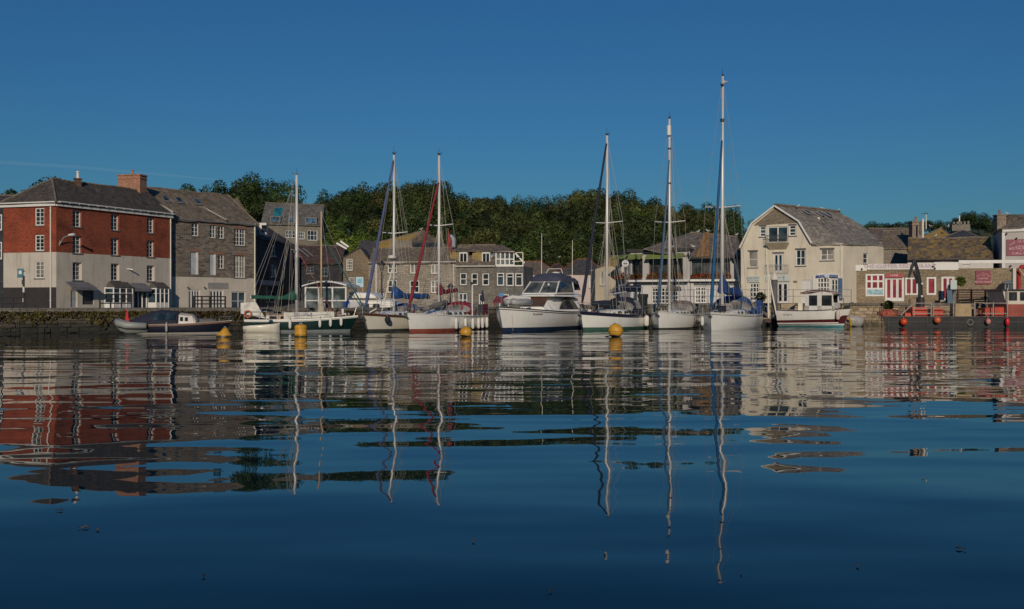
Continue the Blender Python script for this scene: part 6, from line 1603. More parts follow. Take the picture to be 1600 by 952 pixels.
    def anchor(s):
        x = s.L / 2; m = MB(); z = s.sheer(1); m.bar((x - .5, 0, z + .08), (x + .2, 0, z + .02), .06); m.bar((x + .2, 0, z + .02), (x + .1, 0, z - .3), .06); m.hexa([Vector(p) for p in ((x + .12, -.18, z - .3), (x + .3, 0, z - .12), (x + .12, .18, z - .3), (x + .02, 0, z - .36))], [Vector(p) for p in ((x + .12, -.18, z - .26), (x + .3, 0, z - .08), (x + .12, .18, z - .26), (x + .02, 0, z - .3))]); m.build("anchor", STEEL, s.t, False)
    def fender(s, t, side, label, mat=None, ln=.75, r=.13, group=None, drop=.25, name="fender"):
        p = s.pt(t, s.sheer(t) - drop - ln / 2, side); q = s.pt(t, s.sheer(t), side); y = max(abs(p.y), abs(q.y)) + r + .02
        wp = s.M @ Vector((q.x, side * y, s.sheer(t) - drop - ln)); o = thing(name, label, "fender", wp, 0, group)
        prof = [(.03, 0), (r * .7, .05), (r, .14), (r, ln - .14), (r * .7, ln - .05), (.03, ln)]
        MB().lathe(wp, prof, 10).build("fender_body", mat or FEND, o, True, True)
        MB().tube([wp + Vector((0, 0, ln)), s.M @ Vector((q.x, side * (abs(q.y) - .02), s.sheer(t) + .25))], .014, 4).build("rope", ROPE, o)
        return o
CLEARPVC = glass("clear_hood_window", (.2, .19, .17), .12, .5); FEND = paint("fender_white", (.7, .68, .62), .45, .1); ROPE = paint("rope", (.4, .36, .28), .9)
def cloth(name, c, var=.3):
    if name in MATS: return MATS[name]
    m = paint(name, c, .85, var, 2.2); nt = m.node_tree; b = nt.nodes["Principled BSDF"]
    bump(nt, b, noise_tex(nt, coord(nt, "Object", (1, 1, 2.5)), 2.6, 4, .6), .5, .08); return m
BLUEC, NAVYC, MAROONC, GREENC, GREYC, ROYAL = cloth("blue_canvas", (.015, .075, .25)), cloth("navy_canvas_cover", (.016, .02, .04)), cloth("maroon_canvas_cover", (.24, .012, .03)), cloth("green_canvas", (.01, .085, .055)), cloth("grey_canvas", (.2, .18, .16)), cloth("royal_blue_canvas", (.014, .06, .22))
SKYB, STEELB, REDC = cloth("bright_blue_sail", (.012, .1, .24)), cloth("steel_blue_sail", (.07, .12, .19)), cloth("crimson_sail", (.24, .025, .035))
SLATEC = cloth("slate_blue_canvas", (.05, .058, .095)); LILAC = cloth("lilac_blue_sail", (.085, .11, .22)); NAVYG, REDBOOT = paint("navy_gelcoat", (.02, .02, .05), .25, .1, coat=.3), paint("red_antifoul", (.36, .09, .06), .5, .25)
GREENBOOT, DARKBOOT, TEAL, MAR = paint("green_antifoul", (.06, .14, .1), .55, .3), paint("grey_black_antifoul", (.07, .075, .07), .5, .3), paint("teal_antifoul", (.1, .3, .33), .5, .25), paint("maroon_gelcoat", (.095, .02, .022), .3, .15)
BLUEBOOT = paint("navy_antifoul", (.025, .045, .1), .45, .25); TEAK = paint("teak", (.2, .1, .05), .6, .25, 3); VARN = paint("varnished_rail", (.13, .055, .035), .35, .25)

def gear_material():
    m, nt, b = nodes("mixed_deck_things")
    g = N(nt, "ShaderNodeNewGeometry")
    r = N(nt, "ShaderNodeValToRGB"); r.color_ramp.interpolation = 'CONSTANT'
    cs = [(.5, .47, .42), (.05, .05, .055), (.2, .16, .11), (.02, .05, .16), (.3, .29, .27), (.25, .05, .03), (.6, .58, .54), (.03, .03, .03), (.4, .28, .05), (.12, .15, .14)]
    e = r.color_ramp.elements
    while len(e) < len(cs): e.new(0.5)
    for i, c in enumerate(cs): e[i].position = i / len(cs); e[i].color = (*c, 1)
    nt.links.new(g.outputs["Random Per Island"], r.inputs[0]); nt.links.new(r.outputs[0], b.inputs["Base Color"]); b.inputs["Roughness"].default_value = .6
    return m
GEAR = gear_material()
def clutter(s, seedn, n, x0, x1, zoff=0.0, hmax=.4):
    """Winches, blocks, bags, coils and boxes lying about the deck."""
    r = random.Random(seedn); m = MB()
    for k in range(n):
        x = r.uniform(x0, x1); t = (x + s.L / 2) / s.L; w = s.half(t) * .85; y = r.uniform(-w, w); z = s.sheer(t) + zoff; q = r.random(); h = r.uniform(.08, hmax)
        if q < .4: m.box((x, y, z + h / 2), (r.uniform(.08, .35), r.uniform(.08, .3), h), r.uniform(0, 3), r.uniform(.7, 1))
        elif q < .7: m.lathe((x, y, z), [(r.uniform(.05, .12), 0), (r.uniform(.05, .1), h * .5), (.07, h * .6)], 7)
        elif q < .85: m.ball((x, y, z + .08), r.uniform(.08, .16), 7, 5, (1.5, 1, .7))
        else: a = r.uniform(0, 3); m.tube([(x, y, z + .05), (x + .5 * math.cos(a), y * .6, z + h), (x + .9 * math.cos(a), y * .3, z + .1)], .02, 5)
    tag(m.build("deck_gear", GEAR, s.t, False), kind="stuff")
def lines(s, seedn, n=7):
    r = random.Random(seedn); m = MB()
    for k in range(n):
        x = s.mx - r.uniform(.1, .4); a = r.uniform(.35, .98); m.tube([(x, r.uniform(-.15, .15), lerp(1.5, s.mh, a)), (x + r.uniform(-1.8, 1.2), r.choice((-1, 1)) * r.uniform(.3, 1.1), 1.5)], .009, 4)
    m.build("running_rigging", paint("pale_rope", (.5, .46, .38), .9), s.t, False)
def stack(s, x, y, z, mat=GREYC, name="rope_coil", r=.22):
    m = MB()
    for k in range(3):
        m.tube([(x + (r - .02 * k) * math.cos(a), y + (r - .02 * k) * math.sin(a), z + .05 * k) for a in [2 * math.pi * i / 10 for i in range(11)]], .03, 5)
    m.build(name, ROPE, s.t, False)

# --- white yacht with the blue sail cover (left of the pair)
b = Boat("sailing_yacht", "white sailing yacht with blue sail cover and dark wooden rubbing strake", "sailing yacht", 9.6, 3.1, 25, 578, 64, (1.2, .98), .95, group="sailing yachts moored in a row")
b.hull(CREAMGEL, DARKBOOT, .1, strake=VARN)
b.rows("", VARN, lambda t: b.sheer(t) - .13, lambda t: b.sheer(t) - .03, 1, out=.012).build("wooden_strake", VARN, b.t, False, True)
b.cabin(-2.2, 2.2, 1.0, .6, .42, .34, GEL, ports=4); xm = b.lx(615.5); b.mast(xm, b.z_at(242, xm), .09, spreaders=(.5,), spw=.95); b.genoa(LILAC, .11, .96)
b.boom(4.4, b.z_at(463, xm), BLUEC, .8, .27, drop=.12, swing=-12); b.rails(); b.anchor(); b.hood(-2.6, -1.2, 1.05, .75, ROYAL)
clutter(b, 71, 34, -4.2, 4.3, .0, .35); lines(b, 1)
m = MB(); m.lathe((xm + .35, 0, b.z_at(404, xm)), [(.05, -.05), (.28, 0), (.3, .12), (.2, .2), (.05, .22)], 12); m.bar((xm, 0, b.z_at(404, xm)), (xm + .3, 0, b.z_at(404, xm)), .08); m.build("radar_dome", FEND, b.t, False)
m = MB(); m.tube([(2.6, .3, 1.35), (1.4, .5, 4.2)], .035, 6); m.build("whisker_pole", CREAMGEL, b.t, False); stack(b, 3.2, .2, 1.2)
b.fender(.84, 1, "dark rag wrapped fender on the bow of the white yacht with blue sail cover", NAVYC, .45, .2, "fenders hung between the moored boats", .1)
# --- white yacht with maroon sail cover and red boot
b = Boat("sailing_yacht", "white sailing yacht with red waterline, maroon sail cover and crimson furled sail", "sailing yacht", 10.6, 3.4, 27, 641, 63, (1.22, 1.0), .45, group="sailing yachts moored in a row", stern=.8)
b.hull(GEL, REDBOOT, .13); b.cabin(-3.0, 2.3, 1.15, .7, .5, .36, GEL, ports=5); xm = b.lx(686); b.mast(xm, b.z_at(243, xm), .095, spreaders=(.55,), spw=1.0); b.genoa(REDC, .11, .82); b.rails(); b.anchor()
b.boom(3.0, b.z_at(457, xm), MAROONC, .9, .2, .25, drop=.14)
b.hood(-3.5, -2.0, 1.25, .85, MAROONC)
for x, mt, nm in ((-3.4, GREYC, "grey_dodger"), (-4.5, MAROONC, "maroon_dodger")):
    t_ = (x + 5.3) / 10.6; m = MB(); q = [b.pt(t_ + .05, b.sheer(t_ + .05) + .05, 1), b.pt(t_ - .06, b.sheer(t_) + .05, 1)]; m.hexa([q[1], q[0], q[0] - Vector((0, .03, 0)), q[1] - Vector((0, .03, 0))], [q[1] + Vector((-.05, 0, .8)), q[0] + Vector((.03, 0, .8)), q[0] + Vector((.03, -.03, .8)), q[1] + Vector((-.05, -.03, .8))]); m.build(nm, mt, b.t, False)
clutter(b, 72, 40, -4.8, 4.9, .0, .4); lines(b, 2)
xg = b.lx(738, 1.2); m = MB(); m.tube([(xg, 1.2, 1.0), (xg, 1.2, b.z_at(444, xg))], .055, 7); o = m.build("generator_pole", WHITE, b.t, False); zt = b.z_at(443, xg); m = MB()
for k in range(3): a = k * 2.09 + .4; m.bar((xg + .2, 1.2, zt), (xg + .2, 1.2 + .5 * math.cos(a), zt + .5 * math.sin(a)), .05, .02)
m.tube([(xg - .35, 1.2, zt), (xg + .2, 1.2, zt)], [.04, .09], 7); m.build("wind_generator", DARKM, o, False)
m = MB(); m.rings([[Vector((x, y0 + r_ * math.cos(a), z_ + r_ * .8 * math.sin(a))) for a in [2 * math.pi * k / 8 for k in range(8)]] for x, y0, z_, r_ in ((3.4, .25, 1.5, .06), (3.0, .28, 1.52, .2), (1.6, .4, 1.75, .26), (.4, .5, 1.95, .22), (.2, .5, 2.0, .06))])
tag(m.build("x", GREYC, b.t, False, True), None); bpy.data.objects["x"].name = "furled_awning"
for k, (t_, lab) in enumerate(((.62, "first"), (.5, "second"), (.38, "third"), (.26, "fourth"), (.17, "fifth"), (.07, "last"))): b.fender(t_, 1, f"white fender on the red lined yacht, {lab} from its bow", None, .8, .12, "fenders on the yacht with maroon sail cover", .12)
stack(b, 3.3, -.2, 1.25)
m = MB(); xf = xm - .1; m.poly([(xf, .6, 7.2), (xf - .02, .62, 6.0), (xf - .5, .75, 5.2), (xf - .5, .72, 6.3)]); m.build("pennant", cloth("red_white_flag", (.5, .1, .1), .6), b.t, False)
# --- white motor cruiser
b = Boat("motor_cruiser", "large white motor cruiser with navy canopy and grey dinghy on its foredeck", "motor cruiser", 12.0, 3.9, 24, 788, 64, (1.62, 1.25), .9, draft=1.1, stern=.92, full=2.5, power=2.8)
b.hull(GEL, BLUEBOOT, .2, strake=DARKM); b.rows("", DARKM, lambda t: b.sheer(t) - .15, lambda t: b.sheer(t) - .1, 1, out=.01).build("dark_line", DARKM, b.t, False, True)
b.rails(True, False, False, .55)
pre_ = set(b.t.children)
b.cabin(-4.2, 2.0, 1.6, 1.15, 1.2, .95, GEL, name="cabin", side_in=.35)
def panel(q, mat, nm, par, th=.02, sd=1):
    q = [Vector(p) for p in q]; n_ = (q[1] - q[0]).cross(q[2] - q[0]).normalized() * th; return MB().hexa(q, [p + n_ for p in q]).build(nm, mat, par, False)
for sd in (1, -1):
    z0 = 1.38; pts = []
    arc = [(-3.6 + 3.5 * k / 10, .1 + .92 * math.sin(math.pi * (k / 10) ** .8)) for k in range(11)]
    base = [Vector((x, sd * (lerp(1.6, 1.15, (x + 4.2) / 6.2) - .35 * max(0, h_) / 1.1 + .03), z0 + h_)) for x, h_ in arc]
    m = MB(); m.poly(base if sd > 0 else base[::-1]); m.build("cabin_window", BOATGLASS, b.t, False)
panel([(2.25, 1.0, 1.75), (2.25, -1.0, 1.75), (1.15, -.95, 2.5), (1.15, .95, 2.5)], paint("brown_sunscreen", (.1, .05, .035), .6), "windscreen_cover", b.t, .03)
m = MB(); m.rings([[Vector((x, w * cy, 2.38 + h_ * (cz if cz > 0 else 0))) for cy, cz in ((1, 0), (.95, .5), (.7, .9), (0, 1), (-.7, .9), (-.95, .5), (-1, 0))] for x, w, h_ in ((-4.6, 1.5, .3), (-3.4, 1.62, .3), (1.1, 1.4, .2), (1.55, 1.1, .08))], True, False); m.build("flybridge", GEL, b.t, False)
W0 = [(.55, 1.3, 2.6), (.55, -1.3, 2.6), (-.55, -1.12, 3.5), (-.55, 1.12, 3.5)]
f = MB()
for a, c in ((0, 1), (1, 2), (2, 3), (3, 0)): f.bar(W0[a], W0[c], .09)
f.bar((.55, 0, 2.6), (-.55, 0, 3.5), .08)
for sd in (1, -1): f.bar((.55, sd * 1.3, 2.6), (-2.6, sd * 1.55, 2.65), .1, .12); f.bar((-.55, sd * 1.12, 3.5), (-2.4, sd * 1.4, 3.5), .07); f.bar((-2.6, sd * 1.55, 2.65), (-2.6, sd * 1.4, 3.5), .1)
wf = f.build("windscreen_frame", WHITE, b.t, False)
for y0, y1 in ((1.25, .06), (-.06, -1.25)): MB().poly([(.54, y0, 2.64), (.54, y1, 2.64), (-.53, y1 * .87, 3.46), (-.53, y0 * .87, 3.46)]).build("windscreen_pane", glass("pale_windscreen", (.1, .115, .115), .05, .5), wf, False)
for sd in (1, -1): MB().poly([(.5, sd * 1.31, 2.66), (-2.55, sd * 1.56, 2.68), (-2.5, sd * 1.4, 3.46), (-.6, sd * 1.14, 3.46)]).build("side_pane", BLUEGLASS, wf, False)
m = MB(); m.rings([[Vector((x, w * cy, z_ + h_ * cz)) for cy, cz in ((1, 0), (.95, .5), (.6, .92), (0, 1), (-.6, .92), (-.95, .5), (-1, 0))] for x, w, z_, h_ in ((-4.3, 1.45, 2.9, .4), (-3.8, 1.5, 3.3, .6), (-2.0, 1.42, 3.5, .68), (-.9, 1.25, 3.5, .6), (-.5, 1.15, 3.48, .2))], True, False); m.build("canopy", SLATEC, b.t, False, True)
m = MB(); m.rings([[Vector((x, w * cy, z_ + h_ * cz)) for cy, cz in ((1.02, -.1), (1, .5), (.65, .95), (0, 1.03), (-.65, .95), (-1, .5), (-1.02, -.1))] for x, w, z_, h_ in ((-3.3, 1.5, 3.35, .6), (-3.1, 1.5, 3.42, .62))], True, False); m.build("canopy_hoop", SLATEC, b.t, False)
m = MB(); m.lathe((-2.8, 0, 4.02), [(.3, 0), (.34, .06), (.3, .22), (.1, .27)], 12); m.build("radar_dome", FEND, b.t, False)
for y_, z1 in ((1.25, 374), (-1.25, 362)): MB().tube([(-3.0, y_, 3.3), (-3.05, y_, b.z_at(z1, -3))], [.035, .02], 5).build("whip_aerial", CREAMGEL, b.t, False)
m = MB(); m.tube([(-2.4, .8, 3.9), (-2.6, .5, 4.5)], .03, 5); m.tube([(-2.4, -.8, 3.9), (-2.6, -.5, 4.5)], .03, 5); m.tube([(-2.6, .5, 4.5), (-2.6, -.5, 4.5)], .03, 5); m.build("navigation_mast", FEND, b.t, False)
MB().ball((.62, .75, 3.25), .09, 8, 5).build("searchlight", WHITE, b.t, False)
for o in b.t.children:
    if o not in pre_: o.location.x -= 1.7
o = thing("inflatable_dinghy", "rolled grey inflatable dinghy lashed on the motor cruiser's foredeck", "dinghy", b.M @ Vector((3.0, 0, 1.7)), b.rz)
m = MB()
for y_, r_ in ((.55, .27), (-.55, .27)): m.rings([[Vector((x, y_ * k2 + r_ * q * math.cos(a), 2.0 + r_ * q * math.sin(a) * .8 - 1.72 + 0.0)) for a in [2 * math.pi * k / 9 for k in range(9)]] for x, k2, q in ((-1.2, 1, .3), (-1.05, 1, .95), (0, 1, 1), (.7, .8, 1), (1.15, .3, .8))])
DING = paint("grey_pvc", (.36, .36, .35), .5, .2); m.build("buoyancy_tubes", DING, o, False, True); m = MB(); m.box((-.1, 0, .34), (1.9, 1.0, .25)); m.tube([(-.9, .6, .5), (.3, -.2, .62), (.9, -.5, .4)], .13, 8); m.build("folded_hull", FEND, o, False)
b.fender(.05, 1, "long white fender at the stern quarter of the motor cruiser", None, 1.0, .17, "fenders hung between the moored boats", .05)
text("Broadwater", .22, DARKM, b.t, b.M @ (b.pt(.74, 1.15, 1) + Vector((0, .02, 0))), b.M.to_3x3() @ (b.pt(.70, 1.15, 1) - b.pt(.78, 1.15, 1)), (0, 0, 1), "boat_name", .003)
m = MB(); m.tube([b.pt(.93, 1.2, 1), b.pt(.93, 1.2, 1) + Vector((.3, .2, -1.15))], .012, 4); m.build("mooring_line", ROPE, b.t, False)
# --- navy banded yacht
b = Boat("sailing_yacht", "white sailing yacht with navy sheer band, navy furled sail and green waterline", "sailing yacht", 9.4, 3.2, 26, 913, 66, (1.3, 1.05), .6, group="sailing yachts moored in a row", stern=.8)
b.hull(GEL, GREENBOOT, .17, NAVYG, .2, NAVYG); b.cabin(-2.6, 2.0, 1.05, .65, .5, .36, GEL, ports=3); xm = b.lx(948.5); b.mast(xm, b.z_at(212, xm), .1, spreaders=(.5,), spw=1.15); b.genoa(NAVYC, .115, .95, zb=1.9); b.rails(); b.anchor()
clutter(b, 73, 40, -4.4, 4.2, .0, .45); lines(b, 3)
m = MB(); m.rings([[Vector((x, .15 + w * math.cos(a), 1.85 + hh * math.sin(a))) for a in [2 * math.pi * k / 8 for k in range(8)]] for x, w, hh in ((2.9, .05, .05), (2.6, .35, .2), (1.2, .6, .26), (-.2, .65, .24), (-.8, .2, .1))]); m.build("sail_bag", NAVYC, b.t, False, True)
b.hood(-3.1, -1.2, 1.3, 1.15, NAVYC); MB().tube([(xm - .1, 0, 2.5), (xm - 3.4, 0, 2.75)], .06, 6).build("boom", MASTM, b.t, False)
m = MB(); m.hexa([Vector(p) for p in ((-.6, -.5, 3.0), (.1, -.5, 3.0), (.1, 1.0, 3.0), (-.6, 1.0, 3.0))], [Vector(p) for p in ((-.6, -.5, 3.45), (.1, -.5, 3.45), (.1, 1.0, 3.45), (-.6, 1.0, 3.45))]); 
m = MB(); x0 = -4.0
for y_ in (-.9, .9): m.tube([(x0, y_, 1.0), (x0, y_, 3.1)], .03, 6); m.tube([(x0 + 1.0, y_, 1.0), (x0 + 1.0, y_, 3.1)], .03, 6); m.tube([(x0, y_, 3.1), (x0 + 1, y_, 3.1)], .03, 6)
m.tube([(x0, -.9, 3.1), (x0, .9, 3.1)], .03, 6); m.tube([(x0 + 1, -.9, 3.1), (x0 + 1, .9, 3.1)], .03, 6); o = m.build("stern_gantry", STEEL, b.t, False)
m = MB(); m.box((x0 + .1, 0, 3.0), (.05, 1.7, .5)); m.build("solar_panel", paint("solar_cell", (.01, .012, .03), .2), o, False)
m = MB(); m.box((-4.5, .75, 1.7), (.5, .55, 1.3)); m.box((-4.5, .75, 2.45), (.6, .62, .3)); m.build("outboard_cover", paint("black_cover", (.02, .022, .02), .7), b.t, False)
m = MB(); m.tube([(-4.3, -.6, 1.6), (-4.3, .1, 1.6), (-4.25, .35, 2.0)], .06, 7); m.build("horseshoe_buoy", paint("yellow_foam", (.55, .45, .06), .7), b.t, False)
b.fender(.17, 1, "fat white fender on the navy banded yacht's stern quarter", None, .85, .19, "fenders on the navy banded yacht", .02); b.fender(.02, 1, "last white fender at the navy banded yacht's transom", None, .8, .19, "fenders on the navy banded yacht", .15)
# --- yacht with the grey beige cover
b = Boat("sailing_yacht", "plain white sailing yacht with grey beige sail cover and radar reflector near the masthead", "sailing yacht", 10.4, 3.1, 13, 1030, 69, (1.25, 1.0), .4, group="sailing yachts moored in a row", stern=.75)
b.hull(GEL, DARKBOOT, .06); b.cabin(-2.6, 2.6, 1.05, .65, .45, .33, GEL, ports=4); xm = b.lx(1046); b.mast(xm, b.z_at(186, xm), .1, spreaders=(.46,), spw=1.15); b.genoa(STEELB, .09, .78); b.rails(); b.anchor()
b.boom(3.8, b.z_at(450, xm), GREYC, .55, .26, drop=.15); b.hood(-3.4, -1.7, 1.2, .95, cloth("tan_grey_canvas", (.17, .13, .12))); zz = b.z_at(213, xm); clutter(b, 74, 34, -4.8, 4.8, .0, .4); lines(b, 4)
m = MB(); m.lathe((xm + .16, 0, zz), [(.1, 0), (.17, .06), (.17, .72), (.1, .8)], 10); m.build("radar_reflector", WHITE, b.t, False); m = MB(); m.lathe((xm, 0, zz - 1.0), [(.13, 0), (.13, .12)], 8); m.lathe((xm, 0, zz - 3.6), [(.13, 0), (.13, .12)], 8); m.build("mast_fitting", DARKM, b.t, False)
m = MB(); m.tube([(4.2, -.3, 1.6), (.8, -.35, 9.6)], .05, 6); m.build("spinnaker_pole", CREAMGEL, b.t, False)
for k, (lab, z_, mt) in enumerate((("dark blue ball fender high on the plain white yacht's quarter", .02, NAVYC), ("black ball fender low on the plain white yacht's quarter", .5, RUBBER))): b.fender(.06, 1, lab, mt, .42, .2, "fenders on the plain white yacht", z_)
stack(b, 3.6, .1, 1.25); b.fender(.24, 1, "short white fender on the side of the plain white yacht", None, .6, .11, "fenders on the plain white yacht", .15)
# --- tall yacht with bright blue canvas
b = Boat("sailing_yacht", "tall masted white yacht seen bow on with bright blue canvas and sprayhood", "sailing yacht", 12.0, 3.9, 12, 1112, 67.5, (1.22, 1.05), .45, group="sailing yachts moored in a row", stern=.85)
b.hull(GEL, GEL, .05, strake=GEL, bottom=DARKBOOT); b.rows("", DARKM, lambda t: b.sheer(t) - .13, lambda t: b.sheer(t) - .09, 1, out=.012).build("dark_line", DARKM, b.t, False, True)
b.cabin(-3.0, 3.0, 1.35, .8, .5, .36, GEL, ports=4); xm = b.lx(1128.5); b.mast(xm, b.z_at(119, xm), .115, spreaders=(.44,), spw=1.3, lean=.12); b.genoa(SKYB, .12, .72); b.rails(); b.anchor()
b.boom(4.2, b.z_at(450, xm), ROYAL, 1.35, .42, -.3, drop=.3, swing=-8); b.hood(-3.2, -1.2, 1.62, 1.3, ROYAL); stack(b, 1.2, .2, 1.75, r=.4); stack(b, .4, -.5, 1.75, r=.3)
clutter(b, 75, 40, -5.4, 5.4, .0, .45); lines(b, 5)
m = MB(); zz = b.z_at(133, xm); m.box((xm + .1, 0, zz), (.3, .2, .12)); m.lathe((xm - .02, 0, b.z_at(190, xm)), [(.15, 0), (.15, .2)], 8); m.build("mast_fitting", DARKM, b.t, False); m = MB(); m.box((4.4, .5, 1.5), (.4, .5, .45)); m.build("sail_bag", NAVYC, b.t, False)
m = MB(); m.box((-5.3, 1.5, 1.6), (.35, .4, 1.1)); m.build("outboard_cover", ROYAL, b.t, False)
b.fender(.9, -1, "white fender on the shaded bow of the tall masted yacht", None, .7, .13, "fenders hung between the moored boats", .2)
# --- green ketch
b = Boat("ketch", "dark green hulled ketch with two masts, green boom cover and cluttered white deck", "sailing boat", 8.4, 2.8, -82, 541, 64, (1.15, .85), .9, draft=1.0, stern=.75, sc=.87)
HG = paint("bottle_green_hull", (.006, .024, .02), .3, .2, coat=.3); b.hull(HG, paint("grey_boot_line", (.22, .24, .24), .5), .12, WHITE, .09, GEL, HG)
m = b.rows("", GEL, lambda t: b.sheer(t), lambda t: b.sheer(t) + .09, 1); m.build("bulwark", GEL, b.t, False)
b.cabin(-2.6, 1.6, 1.05, .75, .55, .45, paint("tan_coachroof", (.45, .33, .22), .6), ports=3)
xm = b.lx(463.5); b.mast(xm, b.z_at(274, xm), .12, spreaders=(.46,), spw=.95); hm = b.mh
rr = b.boom(3.4, b.z_at(467, xm), GREENC, .75, .2, .1, drop=.06)
x2 = b.lx(502); MB().tube([(x2, 0, 1.2), (x2, 0, b.z_at(331, x2))], [.08, .055], 8).build("mast", paint("varnished_spar", (.55, .4, .22), .5, .15), b.t, False, True)
m = MB()
for x_, z_, y_ in ((4.6, 1.5, 0), (2.6, 1.2, 1.2), (2.6, 1.2, -1.2)): m.tube([(x2, 0, b.z_at(333, x2)), (x_, y_, z_)], .013, 4)
for x_, y_ in ((-4.6, .5), (-4.7, -.4), (-2.6, 1.3), (-3.2, 1.3), (-1.9, -1.2)): m.tube([(xm, 0, hm - .2 if abs(y_) < 1 else hm * .8), (x_, y_, 1.1)], .014, 4)
m.build("rigging", WIRE, b.t, False)
MB().tube([(x2, .05, 7.5), (4.9, 0, 1.4)], [.04, .06], 6).build("furled_staysail", cloth("teal_sail", (.02, .12, .12)), b.t, False)
MB().tube([(xm, .1, 6.3), (x2 + .8, .4, 1.5)], .03, 5).build("red_halyard", paint("red_rope", (.3, .08, .06), .8), b.t, False)
m = MB(); m.rings([[Vector((x2 + w * math.cos(a) * .9, w * math.sin(a), z_)) for a in [2 * math.pi * k / 9 for k in range(9)]] for z_, w in ((1.1, .25), (1.4, .34), (1.9, .3), (2.3, .2), (2.6, .08))]); m.build("lashed_sail", cloth("cream_canvas", (.5, .44, .34)), b.t, False, True)
m = MB(); q = [b.pt(.36, b.sheer(.36) + .1, -1), b.pt(.8, b.sheer(.8) + .1, -1)]; side_out = Vector((0, -.03, 0)); m.hexa([q[0], q[1], q[1] - side_out, q[0] - side_out], [q[0] + Vector((0, 0, .52)), q[1] + Vector((0, 0, .42)), q[1] + Vector((0, .03, .42)), q[0] + Vector((0, .03, .52))]); dg = m.build("name_dodger", cloth("white_dodger", (.66, .63, .56)), b.t, False)
q2 = (q[0].lerp(q[1], .38)); rg = (b.M.to_3x3() @ (q[1] - q[0])); text("SINGALA", .3, paint("blue_letters", (.08, .14, .3), .5), dg, b.M @ (q2 + Vector((0, -.01, .3))), rg, (0, 0, 1), "boat_name", .006)
b.rails(True, True, True, .7)
m = MB(); m.tube([(4.5, 0, 1.15), (5.6, 0, 1.75)], [.07, .04], 6); m.build("bowsprit", WHITE, b.t, False)
m = MB(); m.poly([(-4.5, -.9, 1.4), (-2.6, -1.1, 1.0), (-3.4, -.7, 2.25), (-4.6, -.5, 2.2)]); m.poly([(-4.5, -.9, 1.4), (-4.6, -.5, 2.2), (-4.7, .6, 1.9), (-4.6, .6, 1.2)]); m.build("cockpit_dodger", cloth("white_dodger", (.66, .63, .56)), b.t, False)
m = MB(); r = random.Random(8)
clutter(b, 77, 60, -3.9, 3.6, .15, .6); lines(b, 6, 5)
for k in range(10):
    x_ = r.uniform(-4.2, 3.8); y_ = r.uniform(-.9, .4); m.box((x_, y_, 1.25 + r.uniform(0, .35)), (r.uniform(.1, .4), r.uniform(.1, .3), r.uniform(.1, .4)), r.uniform(0, 3))
tag(m.build("deck_gear", paint("mixed_deck_gear", (.3, .22, .18), .8, .7, 5), b.t, False), kind="stuff")
m = MB(); m.box((-3.2, -.6, 1.6), (.25, .2, .5)); m.build("blue_bag", BLUEC, b.t, False); m = MB(); m.tube([(-3.9 + .25 * math.cos(a), -1.12, 1.35 + .25 * math.sin(a)) for a in [2 * math.pi * k / 12 for k in range(13)]], .06, 6); m.build("lifebuoy", paint("orange_ring", (.5, .14, .06), .6), b.t, False)
for k, t_ in enumerate((.42, .68, .77, .86)): b.fender(t_, -1, f"white fender on the green ketch, {['nearest the stern', 'second from the stern', 'second from the bow', 'nearest the bow'][k]}", None, .62, .1, "fenders on the green ketch", .0)
o = thing("tender", "cream coloured tender dinghy floating behind the green ketch's stern", "dinghy", Vector((XP(408, 62.5), 62.5, 0)), .05)
m = MB(); m.rings([[Vector((x, w * cy, cz * hh)) for cy, cz in ((1, .5), (1.05, .36), (.9, .1), (.5, -.12), (0, -.2), (-.5, -.12), (-.9, .1), (-1.05, .36), (-1, .5), (-.8, .44), (-.6, .15), (0, .05), (.6, .15), (.8, .44))] for x, w, hh in ((-1.05, .5, .8), (-.6, .6, .9), (.3, .6, 1), (.9, .4, 1.1), (1.2, .08, 1.25))]); m.build("tender_hull", CREAMGEL, o, False, True); m = MB(); m.box((-.4, 0, .3), (.25, 1.05, .04)); m.box((.4, 0, .33), (.25, 1.0, .04)); m.build("thwart", PALEWOOD, o, False)
o = thing("fender", "round white ball fender on the green ketch's stern quarter", "fender", Vector((XP(418.5, 62), 62, .75))); MB().ball(Vector((XP(418.5, 62), 62, .95)), .15).build("fender_body", FEND, o, True, True)
# --- dark launch with navy canvas
b = Boat("motor_launch", "dark navy motor launch with navy canvas cover and small white cabin", "motor launch", 8.8, 2.6, -75, 346, 59.3, (1.1, .8), .9, draft=.8, stern=.8, sc=.72)
DN = paint("navy_black_hull", (.012, .013, .024), .28, .15, coat=.3); b.hull(DN, paint("pale_waterline", (.4, .37, .33), .5), .1, TEAK, .14, paint("pale_rail", (.42, .36, .3), .5), DN)
m = MB(); m.rings([[Vector((x, w * cy, .8 + hh * cz)) for cy, cz in ((1, 0), (.95, .45), (.7, .88), (0, 1), (-.7, .88), (-.95, .45), (-1, 0))] for x, w, hh in ((-4.1, .85, .25), (-3.6, .95, .6), (-2.9, 1.0, .95), (-1.6, 1.02, 1.25), (-.2, 1.0, 1.15), (.1, .95, 1.05))], True, False); cv = m.build("canvas_cover", NAVYC, b.t, False, True)
for x0, x1 in ((-1.9, -1.0), (-.9, -.1)):
    for sd in (1, -1): MB().poly([(x0, sd * 1.04, 1.2), (x1, sd * 1.03, 1.2), (x1, sd * .93, 1.75), (x0, sd * .9, 1.75)]).build("cover_window", BLUEGLASS, cv, False)
b.cabin(.1, 1.5, .85, .6, .95, .7, paint("white_cabin", (.4, .37, .33), .4), name="cabin", ports=2, side_in=.15); b.cabin(1.8, 3.2, .65, .4, .4, .28, paint("dark_foredeck", (.1, .09, .09), .6))
